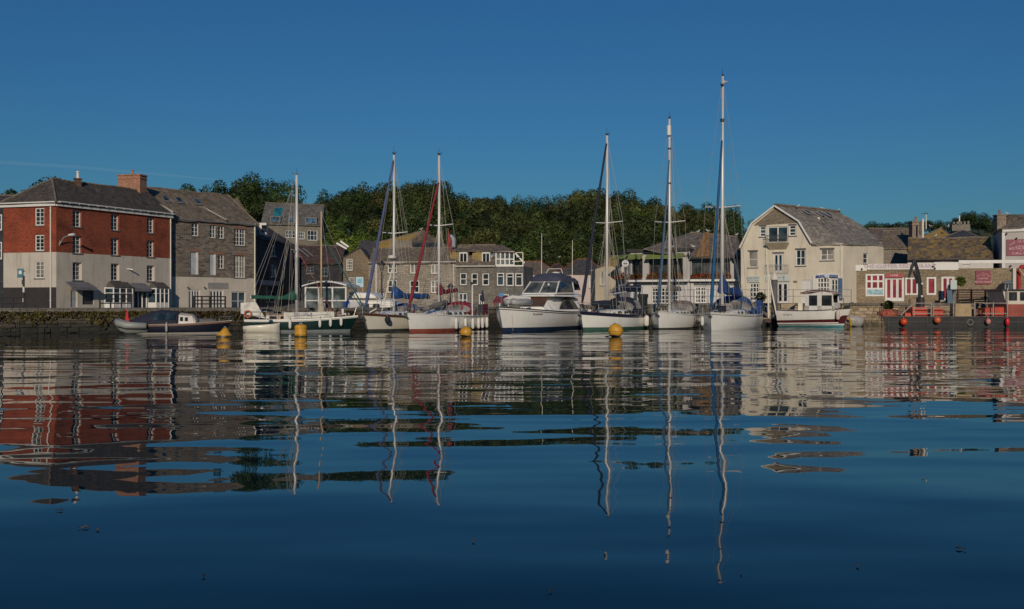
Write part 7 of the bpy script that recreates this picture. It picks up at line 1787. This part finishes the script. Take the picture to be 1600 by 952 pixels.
m = MB(); m.tube([(.6, .3, 1.9), (.6, .3, 1.9), (1.6, .1, 5.0)], .03, 5); m.build("whip_aerial", WHITE, b.t, False); b.rails(True, False, False, .4)
m = MB(); m.tube([(-4.3, 0, .8), (-4.55, 0, 2.3)], .025, 5); o = m.build("ensign_staff", PALEWOOD, b.t, False); m = MB(); m.rings([[Vector((-4.5 - w * math.cos(a), w * .5 * math.sin(a), z_)) for a in [2 * math.pi * k / 7 for k in range(7)]] for z_, w in ((.95, .24), (1.3, .17), (1.7, .11), (2.1, .04))]); m.build("ensign", paint("ensign_red", (.5, .02, .025), .7, .2), o, False)
b.fender(.42, -1, "slim grey fender hanging at the middle of the dark launch", DING, .6, .08, "fenders hung between the moored boats", .05)
o = thing("inflatable_dinghy", "pale grey inflatable tender tied to the dark launch's stern", "dinghy", Vector((XP(208, 58.5), 58.5, 0)), RAD(188))
m = MB()
for sd in (1, -1): m.tube([(-.9, sd * .5, .5), (.3, sd * .52, .55), (.75, sd * .38, .66), (.95, 0, .78)], [.2, .22, .22, .2], 9)
PV = paint("pale_pvc", (.3, .31, .29), .5, .12); m.build("buoyancy_tubes", PV, o, False, True); m = MB(); m.rings([[Vector((x, w, .45 + k)), Vector((x, w * .6, .1 + k)), Vector((x, 0, -.05 + k)), Vector((x, -w * .6, .1 + k)), Vector((x, -w, .45 + k))] for x, w, k in ((-.9, .5, 0), (.3, .5, 0), (.7, .3, .15), (.92, .05, .35))], True, False); m.build("dinghy_hull", PV, o, False, True); m = MB(); m.box((-.9, 0, .42), (.06, .9, .5)); m.build("transom", DARKM, o, False)
# --- white wheelhouse boat behind the ketch
b = Boat("passenger_boat", "white passenger boat with curved cabin roof behind the ketch's masts", "passenger boat", 7.5, 2.9, -72, 556, 74, (1.3, 1.0), .7, draft=.5, stern=.85)
b.hull(GEL, DARKBOOT, .1); pc = MB(); zc0, zc1 = b.z_at(483, 0), b.z_at(449, 0)
xa, xb = b.lx(478, -1.2), b.lx(541, -1.2)
for y_ in (-1.25, 1.25):
    for f_ in (0, .33, .67, 1): pc.bar((lerp(xa, xb, f_), y_, 1.0), (lerp(xa, xb, f_), y_, zc1), .12)
    for z_ in (zc0 + .05, lerp(zc0, zc1, .38), zc1 - .05): pc.bar((xa, y_, z_), (xb, y_, z_), .09)
for x_ in (xa, xb):
    for z_ in (zc0, zc1 - .05): pc.bar((x_, -1.25, z_), (x_, 1.25, z_), .1)
pc.hexa([Vector(p) for p in ((xa, -1.24, 1), (xb, -1.24, 1), (xb, 1.24, 1), (xa, 1.24, 1))], [Vector(p) for p in ((xa, -1.24, zc0), (xb, -1.24, zc0), (xb, 1.24, zc0), (xa, 1.24, zc0))])
co = pc.build("cabin", WHITE, b.t, False); gl_ = glass("cabin_glass", (.1, .12, .12), .06, .6)
for k in range(3): MB().poly([(lerp(xa, xb, k / 3) + .06, -1.22, zc0), (lerp(xa, xb, (k + 1) / 3) - .06, -1.22, zc0), (lerp(xa, xb, (k + 1) / 3) - .06, -1.22, zc1), (lerp(xa, xb, k / 3) + .06, -1.22, zc1)]).build("pane", gl_, co, False)
m = MB(); m.rings([[Vector((lerp(xa - .25, xb + .25, f_), y_, zc1 + .02 + .34 * math.sin(math.pi * f_) + dz)) for y_, dz in ((-1.45, 0), (-1.4, .1), (1.4, .1), (1.45, 0))] for f_ in [k / 12 for k in range(13)]]); m.build("curved_roof", WHITE, b.t, False)
m = MB(); m.box((xb + .6, -1.0, 1.7), (.9, .06, .9)); m.box((xa + 1.4, -1.38, 1.6), (.5, .06, .6)); m.build("white_panel", WHITE, b.t, False); m = MB(); m.box((xb + .1, -1.4, 1.7), (.45, .08, .7)); m.build("blue_panel", ROYAL, b.t, False)
o = thing("small_motorboat", "small white motorboat with dark outboards right of the passenger boat", "motorboat", Vector((XP(556, 71.5), 71.5, .0)), RAD(-95)); m = MB(); m.rings([[Vector((x, w * cy, z_)) for cy, z_ in ((1, 1.2), (1, .7), (.7, 0), (0, -.2), (-.7, 0), (-1, .7), (-1, 1.2))] for x, w in ((-1.8, .5), (-.5, .6), (1, .5), (1.8, .05))], True, False); m.build("boat_hull", RUBBER, o, False); m = MB(); m.rings([[Vector((x, w * cy, 1.2 + hh * cz)) for cy, cz in ((1, 0), (.95, .8), (.5, 1), (-.5, 1), (-.95, .8), (-1, 0))] for x, w, hh in ((-1.5, .5, .75), (.4, .5, .8), (1.2, .35, .35))], True, False); m.build("cuddy", FEND, o, False)
# --- white cruiser half hidden behind the blue covered yacht
b = Boat("motor_cruiser", "white cabin boat half hidden behind the yacht with the blue sail cover", "motorboat", 8.0, 2.9, -70, 668, 74, (1.5, 1.2), .7, draft=.5, stern=.9)
b.hull(GEL, DARKBOOT, .1); b.cabin(-3.6, 1.6, 1.3, .9, 1.1, .9, GEL, name="cabin", ports=4, side_in=.2); b.cabin(-2.8, -.6, 1.1, 1.0, .5, .4, GEL, name="flybridge", base=2.3); b.rails(True, True, True, .6)
# --- white motorboat by the quay
b = Boat("motorboat", "small white wheelhouse motorboat with maroon stripe and teal waterline", "motorboat", 5.6, 2.2, -76, 1318, 75.5, (1.5, 1.35), .55, draft=.4, stern=.92, full=3.0)
b.hull(FEND, TEAL, .12, None, .1, DARKM)
b.rows("", MAR, lambda t: .28 + .1 * t, lambda t: .52 + .16 * t, 1, out=.014).build("maroon_stripe", MAR, b.t, False, True); m = b.rows("", MAR, lambda t: .3, lambda t: lerp(.5, .95, sstep((t - .84) / .1)), 2, 30, out=.018); m.build("maroon_bow_panel", MAR, b.t, False, True)
m = MB(); m.tube([b.pt(t_, .27 + .1 * t_, -1) + Vector((0, -.04, 0)) for t_ in [k / 10 for k in range(10)]], .05, 6); m.build("rubbing_band", WHITE, b.t, False)
xa, xb = b.lx(1258.5, -.8), b.lx(1304, -.8); z0, z1 = 1.35, b.z_at(459.5, 0)
m = MB(); ps = [xa, lerp(xa, xb, .13), lerp(xa, xb, .42), lerp(xa, xb, .57), lerp(xa, xb, .92), xb]
for sd in (-1, 1):
    y0, y1 = sd * .84, sd * .9
    for a, c in ((0, 1), (2, 3), (4, 5)): m.hexa([Vector((ps[a], y1, z0)), Vector((ps[c], y1, z0)), Vector((ps[c], y0, z0)), Vector((ps[a], y0, z0))], [Vector((ps[a], y1, z1)), Vector((ps[c] - (.12 if c == 5 else 0), y1, z1)), Vector((ps[c] - (.12 if c == 5 else 0), y0, z1)), Vector((ps[a], y0, z1))])
    m.hexa([Vector((xa, y1, z0)), Vector((xb, y1, z0)), Vector((xb, y0, z0)), Vector((xa, y0, z0))], [Vector((xa, y1, z0 + .35)), Vector((xb, y1, z0 + .35)), Vector((xb, y0, z0 + .35)), Vector((xa, y0, z0 + .35))]); m.bar((xa, sd * .87, z1 - .06), (xb - .1, sd * .87, z1 - .06), .07, .12)
for x_ in (xa, xb - .06): m.box((x_ + .03, 0, z0 + .3), (.06, 1.7, .6)); m.bar((x_, -.87, z1 - .05), (x_, .87, z1 - .05), .07, .1)
wh = m.build("wheelhouse", FEND, b.t, False)
for a, c in ((1, 2), (3, 4)):
    for sd in (-1, 1): MB().poly([(ps[a], sd * .86, z0 + .33), (ps[c], sd * .86, z0 + .33), (ps[c], sd * .86, z1 - .1), (ps[a], sd * .86, z1 - .1)]).build("wheelhouse_window", BOATGLASS, wh, False)
m = MB(); m.rings([[Vector((lerp(xa - .35, xb + .12, f_), y_, z1 - .02 + .2 * math.sin(math.pi * f_) + dz)) for y_, dz in ((-1.0, 0), (-.95, .09), (.95, .09), (1.0, 0))] for f_ in [k / 10 for k in range(11)]]); m.build("wheelhouse_roof", paint("pinkish_roof", (.45, .33, .3), .6, .2), b.t, False)
m = MB(); m.rings([[Vector((lerp(xa - .36, xb - .3, f_), y_, z1 + .06 + .2 * math.sin(math.pi * f_ * .9) + dz)) for y_, dz in ((-1.02, 0), (-1.0, .05), (1.0, .05), (1.02, 0))] for f_ in [k / 10 for k in range(11)]]); m.build("roof_edge", MAR, b.t, False)
clutter(b, 76, 16, .9, 2.3, .0, .35)
m = MB(); m.box((xa - .5, -.3, 1.6), (.35, .4, .65)); m.build("engine_box", CREAMGEL, b.t, False); m = MB(); m.tube([(xb + .4, -.3, 1.5), (xb + .4, -.3, 1.85)], .06, 6); m.tube([(xb + .9, .2, 1.5), (xb + .9, .2, 1.9), (xb + 1.2, .2, 1.95)], .04, 6); m.box((xb + .75, -.1, 1.62), (.3, .3, .2)); m.build("deck_winch", DARKM, b.t, False)
text("MULLET II", .17, GRT, b.t, b.M @ (b.pt(.17, .98, -1) + Vector((0, -.03, 0))), b.M.to_3x3() @ (b.pt(.3, .98, -1) - b.pt(.1, .98, -1)), (0, 0, 1), "boat_name", .003)
b.fender(.86, -1, "pinkish white fender on the maroon bow of the wheelhouse motorboat", paint("pinkish_fender", (.62, .52, .47), .5), .8, .16, "fenders hung between the moored boats", .05)
o = thing("rowing_dinghy", "small grey dinghy with yellow bow tied behind the wheelhouse motorboat", "dinghy", Vector((XP(1334, 78), 78, 0)), RAD(20)); m = MB(); m.rings([[Vector((x, w * cy, z_ + k)) for cy, z_ in ((1, .75), (.9, .3), (.5, .0), (0, -.1), (-.5, 0), (-.9, .3), (-1, .75), (-.85, .7), (-.5, .2), (0, .12), (.5, .2), (.85, .7))] for x, w, k in ((-.65, .35, .2), (-.2, .5, .12), (.4, .5, 0), (.85, .3, .05))]); m.build("dinghy_hull", paint("grey_gelcoat", (.42, .4, .38), .5), o, False, True); m = MB(); m.tube([(-.6, .38, .5), (-.72, 0, .72), (-.6, -.38, .5), (-.55, -.3, .1)], .1, 7); m.build("yellow_fender_rim", paint("yellow_pvc", (.55, .33, .03), .5), o, False)
# ------------------------------------------------------------------ work barge with its crane
Yb = 76.0; zd = ZP(494.5, Yb)
x0, x1 = XP(1378, Yb), XP(1660, Yb)
H = thing("work_barge", "black flat work barge with orange red deck gear along the red shop's quay", "barge", (x0, Yb, 0))
STEELBLK = paint("tarred_steel", (.02, .02, .021), .6, .5, 1.5); ORANGE = paint("orange_red_paint", (.55, .06, .025), .5, .3, 2)
m = MB(); m.hexa([Vector((x0 + .5, Yb, -.6)), Vector((x1, Yb, -.6)), Vector((x1, Yb + 5, -.6)), Vector((x0 + 2.7, Yb + 5, -.6))], [Vector((x0, Yb, zd)), Vector((x1, Yb, zd)), Vector((x1, Yb + 5, zd)), Vector((x0 + 2.2, Yb + 5, zd))]); m.build("hull", STEELBLK, H)
m = MB(); m.bar((x0, Yb - .03, zd - .04), (x1, Yb - .03, zd - .04), .09); m.bar((x0 + .2, Yb - .02, .42), (x1, Yb - .02, .42), .06)
for k in range(14): x = lerp(x0, x1, (k + .5) / 14); m.bar((x, Yb - .02, .05), (x, Yb - .02, zd), .05)
m.build("rubbing_bars", paint("worn_steel", (.07, .068, .065), .6, .5, 2), H)
m = MB(); m.tube([Vector((XP(1515, Yb) + .22 * math.cos(a), Yb - .08, .38 + .22 * math.sin(a))) for a in [2 * math.pi * k / 14 for k in range(15)]], .08, 7); m.build("tyre_fender", paint("grey_tyre", (.13, .12, .11), .8), H)
TAN = paint("tan_plywood", (.42, .31, .17), .75, .2, 2)
def deckbox(px0, px1, py0, py1, mat, nm, dy=1.2, Y=None):
    Y = Y or Yb + .6; a, c = P(px0, py1, Y), P(px1, py0, Y); m = MB(); m.hexa([Vector((a.x, Y, zd)), Vector((c.x, Y, zd)), Vector((c.x, Y + dy, zd)), Vector((a.x, Y + dy, zd))], [Vector((a.x + .04, Y + .04, c.z)), Vector((c.x - .04, Y + .04, c.z)), Vector((c.x - .04, Y + dy, c.z)), Vector((a.x + .04, Y + dy, c.z))]); return m.build(nm, mat, H)
deckbox(1425, 1449, 480, 495, ORANGE, "engine_housing", 1.5); deckbox(1414, 1424, 489, 495, ORANGE, "toolbox"); deckbox(1459, 1474, 481, 495, ORANGE, "engine_housing", 1.2); deckbox(1539, 1552, 481, 495, ORANGE, "fuel_tank"); deckbox(1554, 1573, 480, 495, ORANGE, "fuel_tank"); pb = deckbox(1492.5, 1519, 475, 495, TAN, "plywood_locker", 1.0)
m = MB()
for k in range(1, 3): z = lerp(zd, ZP(475, Yb), k / 3); m.bar(Vector((XP(1492.5, Yb) + .05, Yb + .62, z)), Vector((XP(1519, Yb) - .1, Yb + .62, z)), .03)
m.build("locker_battens", PALEWOOD, pb)
m = MB(); r = random.Random(4)
for k in range(30): px = r.choice([r.uniform(1380, 1412), r.uniform(1452, 1490), r.uniform(1521, 1540)]); m.box(Vector((XP(px, Yb + 1.5), Yb + r.uniform(.8, 2.5), zd + r.uniform(.1, .35))), (r.uniform(.1, .5), r.uniform(.1, .4), r.uniform(.15, .6)), r.uniform(0, 3))
tag(m.build("deck_clutter", paint("mixed_barge_gear", (.2, .1, .07), .8, .8, 4), H), kind="stuff")
m = MB(); m.ball(P(1388, 491, Yb + 1), .55, 10, 6, (1.3, .8, .75)); m.build("orange_net_heap", paint("orange_netting", (.4, .1, .06), .9, .5, 6), H)
PALER = paint("pale_rail_paint", (.4, .35, .29), .5, .25)
for px, py in ((1428, 473), (1455, 474), (1458, 474), (1490, 470), (1523, 472), (1552, 472), (1574, 450)):
    a = Vector((XP(px, Yb + .15), Yb + .15, zd)); MB().tube([a, Vector((a.x, a.y, ZP(py, Yb)))], .05, 6).build("stanchion", PALER, H)
m = MB(); pR = lambda px, py: P(px, py, Yb + .15)
for y_ in (474, 482, 490): m.tube([pR(1428, y_), pR(1456, y_)], .035, 5); m.tube([pR(1459, y_), pR(1484, y_)], .03, 5) if y_ > 474 else None; m.tube([pR(1535, y_ if y_ > 474 else 474), pR(1574, y_)], .035, 5) if y_ != 482 else None
m.tube([pR(1407, 493), pR(1427, 475)], .05, 6); m.build("guard_rails", PALER, H)
# crane
cr = MATS["dark_metal"]; kb = P(1438, 474, Yb + 1.5); cz = lambda px, py: P(px, py, Yb + 1.5)
m = MB(); m.tube([Vector((kb.x, kb.y, zd)), cz(1438, 465)], .32, 9); m.build("crane_pedestal", cr, H)
m = MB(); m.tube([cz(1438, 466), cz(1438, 447), cz(1434.5, 427), cz(1429.5, 408)], [.19, .17, .15, .13], 6); m.bar(cz(1440, 460), cz(1437, 432), .12); mo = m.build("crane_boom", cr, H)
m = MB(); m.tube([cz(1430, 406), cz(1424.5, 418), cz(1420, 434)], [.14, .12, .09], 6); m.build("crane_jib", cr, H)
m = MB(); m.tube([cz(1427.5, 424), cz(1434, 443)], .1, 6); m.build("hydraulic_ram", cr, H)
m = MB(); m.tube([cz(1420, 434), cz(1421.5, 471)], .02, 5); m.box(cz(1421.5, 471), (.14, .14, .3)); m.build("hoist_wire", paint("wire_brown", (.16, .1, .05), .7), H)
for px, py in ((1438.5, 443.5), (1438, 463)): MB().box(cz(px, py) - Vector((0, .28, 0)), (.14, .05, .14)).build("white_plate", WHITE, mo)
# wheelhouse
YW = Yb + .4; a, c = P(1573, 495, YW), P(1640, 469, YW)
H2 = thing("workboat", "workboat with red deckhouse and white wheelhouse at the right edge beside the barge", "workboat", (a.x, YW, 0))
m = MB(); m.hexa([Vector((a.x, YW, zd)), Vector((c.x, YW, zd)), Vector((c.x, YW + 3, zd)), Vector((a.x, YW + 3, zd))], [Vector((a.x, YW, ZP(475.5, YW))), Vector((c.x, YW, ZP(475.5, YW))), Vector((c.x, YW + 3, ZP(475.5, YW))), Vector((a.x, YW + 3, ZP(475.5, YW)))]); m.build("deckhouse", paint("faded_red_paint", (.33, .075, .05), .5, .3), H2)
zw0, zw1 = ZP(475.5, YW), ZP(455, YW); xw = a.x - .05; WCR = paint("cream_wheelhouse", (.62, .56, .46), .45, .12)
fw = Fac(xw, YW, c.x, YW); m = MB(); hs = [fw.rect(1576.5, 457, 1588.5, 469.5), fw.rect(1594, 457, 1606, 469.5), fw.rect(1612, 457, 1624, 469.5)]; wall(m, fw, [(0, zw0), (fw.L, zw0), (fw.L, zw1), (-.25, zw1)], hs, .12); m.poly([Vector((xw, YW, zw0)), Vector((xw - .25, YW, zw1)), Vector((xw - .25, YW + 2.6, zw1)), Vector((xw, YW + 2.6, zw0))][::-1]); m.poly([Vector((xw - .25, YW, zw1)), Vector((c.x, YW, zw1)), Vector((c.x, YW + 2.6, zw1)), Vector((xw - .25, YW + 2.6, zw1))]); wo = m.build("wheelhouse", WCR, H2)
for h in hs: MB().poly([fw.pt(h[0], h[1], -.08), fw.pt(h[2], h[1], -.08), fw.pt(h[2], h[3], -.08), fw.pt(h[0], h[3], -.08)]).build("pane", BOATGLASS, wo); mm = MB(); [mm.bar(p, q, .05) for p, q in zip([fw.pt(h[0], h[1]), fw.pt(h[2], h[1]), fw.pt(h[2], h[3]), fw.pt(h[0], h[3])], [fw.pt(h[2], h[1]), fw.pt(h[2], h[3]), fw.pt(h[0], h[3]), fw.pt(h[0], h[1])])]; mm.build("window_seal", DARKM, wo)
m = MB(); m.hexa([Vector((xw - .4, YW - .1, zw1 + .01)), Vector((c.x, YW - .1, zw1 + .01)), Vector((c.x, YW + 2.7, zw1 + .01)), Vector((xw - .4, YW + 2.7, zw1 + .01))], [Vector((xw - .35, YW - .05, zw1 + .14)), Vector((c.x, YW - .05, zw1 + .14)), Vector((c.x, YW + 2.7, zw1 + .14)), Vector((xw - .35, YW + 2.7, zw1 + .14))]); m.build("wheelhouse_roof", DARKM, H2)
REDB = paint("bright_red_paint", (.45, .03, .03), .4, .15); m = MB(); m.tube([P(1591.5, 452, YW + 1), P(1591.5, 424, YW + 1), P(1596, 417, YW + 1), P(1615, 416, YW + 1)], .17, 7); m.tube([P(1612, 452, YW + 1), P(1612, 420, YW + 1)], .17, 7); m.build("red_gantry", REDB, H2)
m = MB(); m.bar(P(1584, 452, YW + .8), P(1584, 419, YW + .8), .25, .25); m.build("cream_post", WCR, H2); m = MB(); m.bar(P(1592, 420, YW + .5), P(1602, 434, YW + .5), .1); m.build("yellow_brace", paint("pale_yellow", (.5, .42, .25), .5), H2)
m = MB(); 
for px in (1571, 1576, 1580): m.tube([P(px, 454, YW + 1), P(px, 440 + (px % 4), YW + 1)], .06, 6); m.ball(P(px, 442, YW + 1), .16, 7, 5)
m.build("lamps", STEEL, H2)
m = MB(); m.hexa([Vector((a.x - .3, YW + .05, -.5)), Vector((c.x, YW + .05, -.5)), Vector((c.x, YW + 3.2, -.5)), Vector((a.x - .3, YW + 3.2, -.5))], [Vector((a.x - .3, YW + .05, zd - .01)), Vector((c.x, YW + .05, zd - .01)), Vector((c.x, YW + 3.2, zd - .01)), Vector((a.x - .3, YW + 3.2, zd - .01))]); m.build("workboat_hull", STEELBLK, H2)
# buoy fenders along the barge
for px, py, rr_, sq, c, lab in ((1412, 503, .29, 1, (.6, .07, .02), "red orange ball fender at the left of the barge"), (1464.5, 500.5, .27, 1, (.58, .13, .05), "paler orange ball fender in the middle of the barge"), (1544, 502.5, .2, 1.25, (.55, .22, .19), "pink pear shaped fender on the barge"), (1574, 503, .17, 2.0, (.6, .02, .02), "long bright red fender below the white wheelhouse")):
    p = P(px, py, Yb - .3); o = thing("ball_fender", lab, "fender", p, 0, "fenders along the work barge")
    MB().ball(p, rr_, 12, 9, (1, 1, sq)).build("fender_body", paint("fender_" + str(px), c, .4, .12), o, True, True); MB().tube([p + Vector((0, 0, rr_ * sq - .02)), Vector((p.x, Yb - .05, zd + .1))], .02, 5).build("rope", ROPE, o)
# ------------------------------------------------------------------ pontoon, pile, gangway
YP = 79
o = thing("jetty", "low weathered jetty deck between the tall yacht and the small motorboat", "jetty", P(1210, 500, YP)); a, c = XP(1186, YP), XP(1232, YP); zj = ZP(497, YP)
n_ = 12
for k in range(n_): xa_, xb_ = lerp(a, c, k / n_) + .01, lerp(a, c, (k + 1) / n_) - .01; MB().hexa([Vector((xa_, YP, zj - .1)), Vector((xb_, YP, zj - .1)), Vector((xb_, YP + 3.5, zj - .1)), Vector((xa_, YP + 3.5, zj - .1))], [Vector((xa_, YP, zj + .01 * (k % 3))), Vector((xb_, YP, zj + .01 * (k % 3))), Vector((xb_, YP + 3.5, zj)), Vector((xa_, YP + 3.5, zj))]).build("deck_plank", paint("grey_planks", (.3, .24, .17), .8, .3, 3), o)
m = MB(); m.box(((a + c) / 2, YP + 1.7, zj - .25), (c - a, 3.2, .25)); m.build("deck_beam", DARKWOOD, o)
for px in (1193, 1210, 1228): MB().tube([Vector((XP(px, YP), YP + .3, -2)), Vector((XP(px, YP), YP + .3, zj - .1))], .28, 9).build("leg", QSTONE, o)
o = thing("mooring_pile", "thick dark mooring pile with a white conical cap", "mooring pile", P(1210, 500, 80)); pb = P(1210, 505, 80)
MB().tube([Vector((pb.x, 80, -2)), P(1210, 437, 80)], .27, 12).build("pile", paint("pile_steel", (.12, .11, .11), .7, .3, 1), o, True, True); MB().lathe(P(1210, 437.5, 80), [(.36, 0), (.37, .12), (.06, .62), (.02, .66)], 12).build("pile_cap", paint("white_cap", (.66, .61, .53), .5, .1), o)
m = MB(); m.tube([Vector((pb.x, 80, 1.0)), Vector((pb.x, 80, 1.15))], .3, 12); m.build("pile_band", DARKM, o)
for lab, x0_, y0_, x1_, y1_, r_ in (("tall white pole standing upright by the mooring pile", 1201, 497, 1199.5, 408, .07), ("white pole leaning against the mooring pile", 1214, 497, 1199, 418, .06)):
    tag(MB().tube([P(x0_, y0_, 79.4), P(x1_, y1_, 79.4 if r_ > .065 else 79.7)], r_, 7).build("pole", CREAMGEL), lab, "pole", "white poles beside the mooring pile")
o = thing("gangway", "grey metal gangway ramp sloping down to the jetty", "gangway", P(1185, 490, 80)); m = MB()
for dy in (0, 1.1): m.bar(P(1176, 478, 83 + dy), P(1203, 495, 80 + dy), .12, .2); m.tube([P(1176, 466, 83 + dy), P(1203, 483, 80 + dy)], .035, 6); [m.tube([P(lerp(1176, 1203, f), lerp(478, 495, f), lerp(83, 80, f) + dy), P(lerp(1176, 1203, f), lerp(466, 483, f), lerp(83, 80, f) + dy)], .03, 5) for f in (.02, .35, .68, .98)]
m.build("side_frame", ALU, o); m = MB(); m.hexa([P(1176, 479, 83), P(1203, 496, 80), P(1203, 496, 81.1), P(1176, 479, 84.1)], [P(1176, 478, 83), P(1203, 495, 80), P(1203, 495, 81.1), P(1176, 478, 84.1)]); m.build("walkway", paint("grey_grating", (.2, .19, .18), .7), o)
o = thing("timber_dolphin", "weathered timber frame with algae standing in the water before the quay wall", "fender frame", P(1231, 500, 80)); WT = tidal_stone("tidal_timber", (.36, .29, .19), (.1, .1, .03), 0.0, 1.0)
for px in (1222.5, 1238): m = MB(); m.bar(Vector((XP(px, 80), 80, -1.5)), P(px, 479, 80), .3, .3); m.build("post", WT, o)
m = MB(); m.bar(P(1220, 478.5, 80), P(1241, 477.5, 80), .32, .35); m.build("head_beam", WT, o)
for k in range(6): m = MB(); z = .15 + k * .25; m.bar(Vector((XP(1224.5, 80.1), 80.12, z)), Vector((XP(1236, 80.1), 80.12, z)), .1, .1); m.build("rung", WT, o)
# ------------------------------------------------------------------ mooring buoys
def buoy_paint():
    """Faded yellow plastic with scuffs, green weed at the waterline."""
    m, nt, b = nodes("buoy_yellow")
    g = N(nt, "ShaderNodeNewGeometry"); sp = N(nt, "ShaderNodeSeparateXYZ"); nt.links.new(g.outputs["Position"], sp.inputs[0])
    v = coord(nt, "Object"); f = noise_tex(nt, v, 3, 6, .7)
    c = ramp(nt, f, [(.3, (.4, .19, .015)), (.5, (.62, .31, .02)), (.75, (.66, .4, .09))])
    c = mixc(nt, ramp(nt, noise_tex(nt, coord(nt, "Object", (4, 4, .7)), 2.2, 5, .7), [(.55, (0, 0, 0)), (.7, (.6,) * 3)]), c, (.3, .2, .12))
    ad = N(nt, "ShaderNodeMath", operation='MULTIPLY_ADD', i_1=.16); nt.links.new(noise_tex(nt, v, 6, 3), ad.inputs[0]); nt.links.new(sp.outputs[2], ad.inputs[2])
    k = ramp(nt, ad.outputs[0], [(.1, (1, 1, 1)), (.2, (0, 0, 0))])
    nt.links.new(mixc(nt, k, c, (.035, .04, .015)), b.inputs["Base Color"]); b.inputs["Roughness"].default_value = .45
    return m
YELL = buoy_paint()
def waterline(lab, px, Y, make):
    o = thing("mooring_buoy", lab, "mooring buoy", Vector((XP(px, Y), Y, 0)), 0, "yellow mooring buoys"); make(o, Vector((XP(px, Y), Y, 0))); return o
def ballbuoy(r, hz):
    def f(o, c):
        MB().ball(c + Vector((0, 0, hz)), r, 16, 11).build("float", YELL, o, True, True); m = MB(); m.lathe(c + Vector((0, 0, hz - .04)), [(r * 1.0, 0), (r * 1.045, .015), (r * 1.045, .06), (r * 1.0, .075)], 18); m.build("seam", YELL, o)
        m = MB(); q = c + Vector((-.05, 0, hz + r - .01)); m.lathe(q, [(.09, 0), (.07, .03)], 8); m.tube([q + Vector((.06 * math.cos(t), 0, .04 + .06 * math.sin(t))) for t in [2 * math.pi * k / 8 for k in range(9)]], .015, 5); m.build("mooring_ring", STEEL, o)
        m = MB(); m.tube([c + Vector((-r * 1.0, -.1, .05)), c + Vector((-r * .4, -r * .9, .1)), c + Vector((r * .2, -r * 1.0, .06))], .03, 6); m.tube([c + Vector((-r, -.1, .05)), c + Vector((-r * 1.5, -.2, .0))], .03, 5); m.build("mooring_rope", RUBBER, o)
    return f
def canbuoy(o, c):
    MB().lathe(c, [(.28, -.25), (.34, -.2), (.345, .1), (.345, .5), (.33, .6), (.25, .66), (.05, .68)], 18).build("float", YELL, o, True, True); m = MB()
    for z in (.12, .46): m.lathe(c + Vector((0, 0, z)), [(.342, 0), (.362, .02), (.362, .06), (.342, .08)], 18)
    m.build("seam", YELL, o); m = MB(); m.tube([c + Vector((.07 * math.cos(t), 0, .7 + .07 * math.sin(t))) for t in [2 * math.pi * k / 8 for k in range(9)]], .018, 5); m.build("mooring_ring", STEEL, o)
def conebuoy(o, c):
    MB().rings([[c + Vector((x + r * .85 * math.cos(a), r * math.sin(a) * .9, max(-.2, z))) for a in [2 * math.pi * k / 14 for k in range(14)]] for z, r, x in ((-.2, .5, 0), (.0, .52, 0), (.12, .48, 0), (.34, .24, .05), (.46, .16, .06), (.49, .04, .06))]).build("float", YELL, o, True, True); m = MB(); m.tube([c + Vector((.06 + .06 * math.cos(t), 0, .5 + .06 * math.sin(t))) for t in [2 * math.pi * k / 8 for k in range(9)]], .016, 5); m.build("mooring_ring", STEEL, o)
waterline("yellow cone shaped mooring buoy near the dark launch's bow", 350, 54, conebuoy); waterline("upright yellow can buoy floating before the green ketch", 470, 54, canbuoy)
waterline("smallest round yellow buoy before the red lined yacht", 728, 53.5, ballbuoy(.34, .24)); waterline("largest round yellow buoy before the navy banded yacht", 962, 53.5, ballbuoy(.41, .34))
# ------------------------------------------------------------------ floating leaves and scraps near the camera
LF = [leaf("dead_leaf", (.07, .05, .03), (.13, .1, .06), .0), paint("dark_weed", (.02, .02, .012), .6)]
r = random.Random(21)
for i, (px, py, s, lab) in enumerate([(133, 826, .07, "dead leaf on the water below the red house reflection, left of its twin"), (153, 829, .07, "darker dead leaf floating just right of another leaf at lower left"), (740, 847, .055, "single curled leaf floating at lower centre"), (1340, 886, .05, "pale leaf floating at lower right"), (94, 799, .05, "tiny dark scrap of weed floating left of the chimney reflection"), (1499, 859, .06, "flat dark weed strand floating near the right edge"), (1428, 708, .07, "small scrap of weed under the white building's reflection"), (318, 902, .05, "faint leaf fragment floating near the bottom left"), (1158, 897, .04, "tiny fragment floating under the tallest mast's reflection"), (860, 926, .035, "tiny pale fragment floating at the bottom centre")]):
    Y = 1500 * CH / (py - 476); c = Vector((XP(px, Y), Y, .012)); s *= .5; o = thing("floating_leaf", lab, "leaf", c); a = r.uniform(0, 3); d = Vector((math.cos(a), math.sin(a) * .8, 0)); e = Vector((-d.y, d.x, 0))
    m = MB(); q = [(-1, 0, .0), (-.5, .38, .012), (.1, .45, .02), (.6, .25, .014), (1.05, .02, .004), (.6, -.3, .012), (0, -.42, .02), (-.5, -.3, .008)]
    top = [c + d * s * u + e * s * v + Vector((0, 0, z * s * 14)) for u, v, z in q]; bot = [p - Vector((0, 0, .004)) for p in top]; n = len(q); m.raw(top + bot, [tuple(range(n)), tuple(reversed(range(n, 2 * n)))] + [(k, n + k, n + (k + 1) % n, (k + 1) % n) for k in range(n)]); m.build("leaf_blade", LF[i % 2 if i > 3 else 0], o); m = MB(); m.tube([c - d * s, c - d * s * 1.6 + Vector((0, 0, .004))], .003, 4); m.build("stalk", LF[1], o)
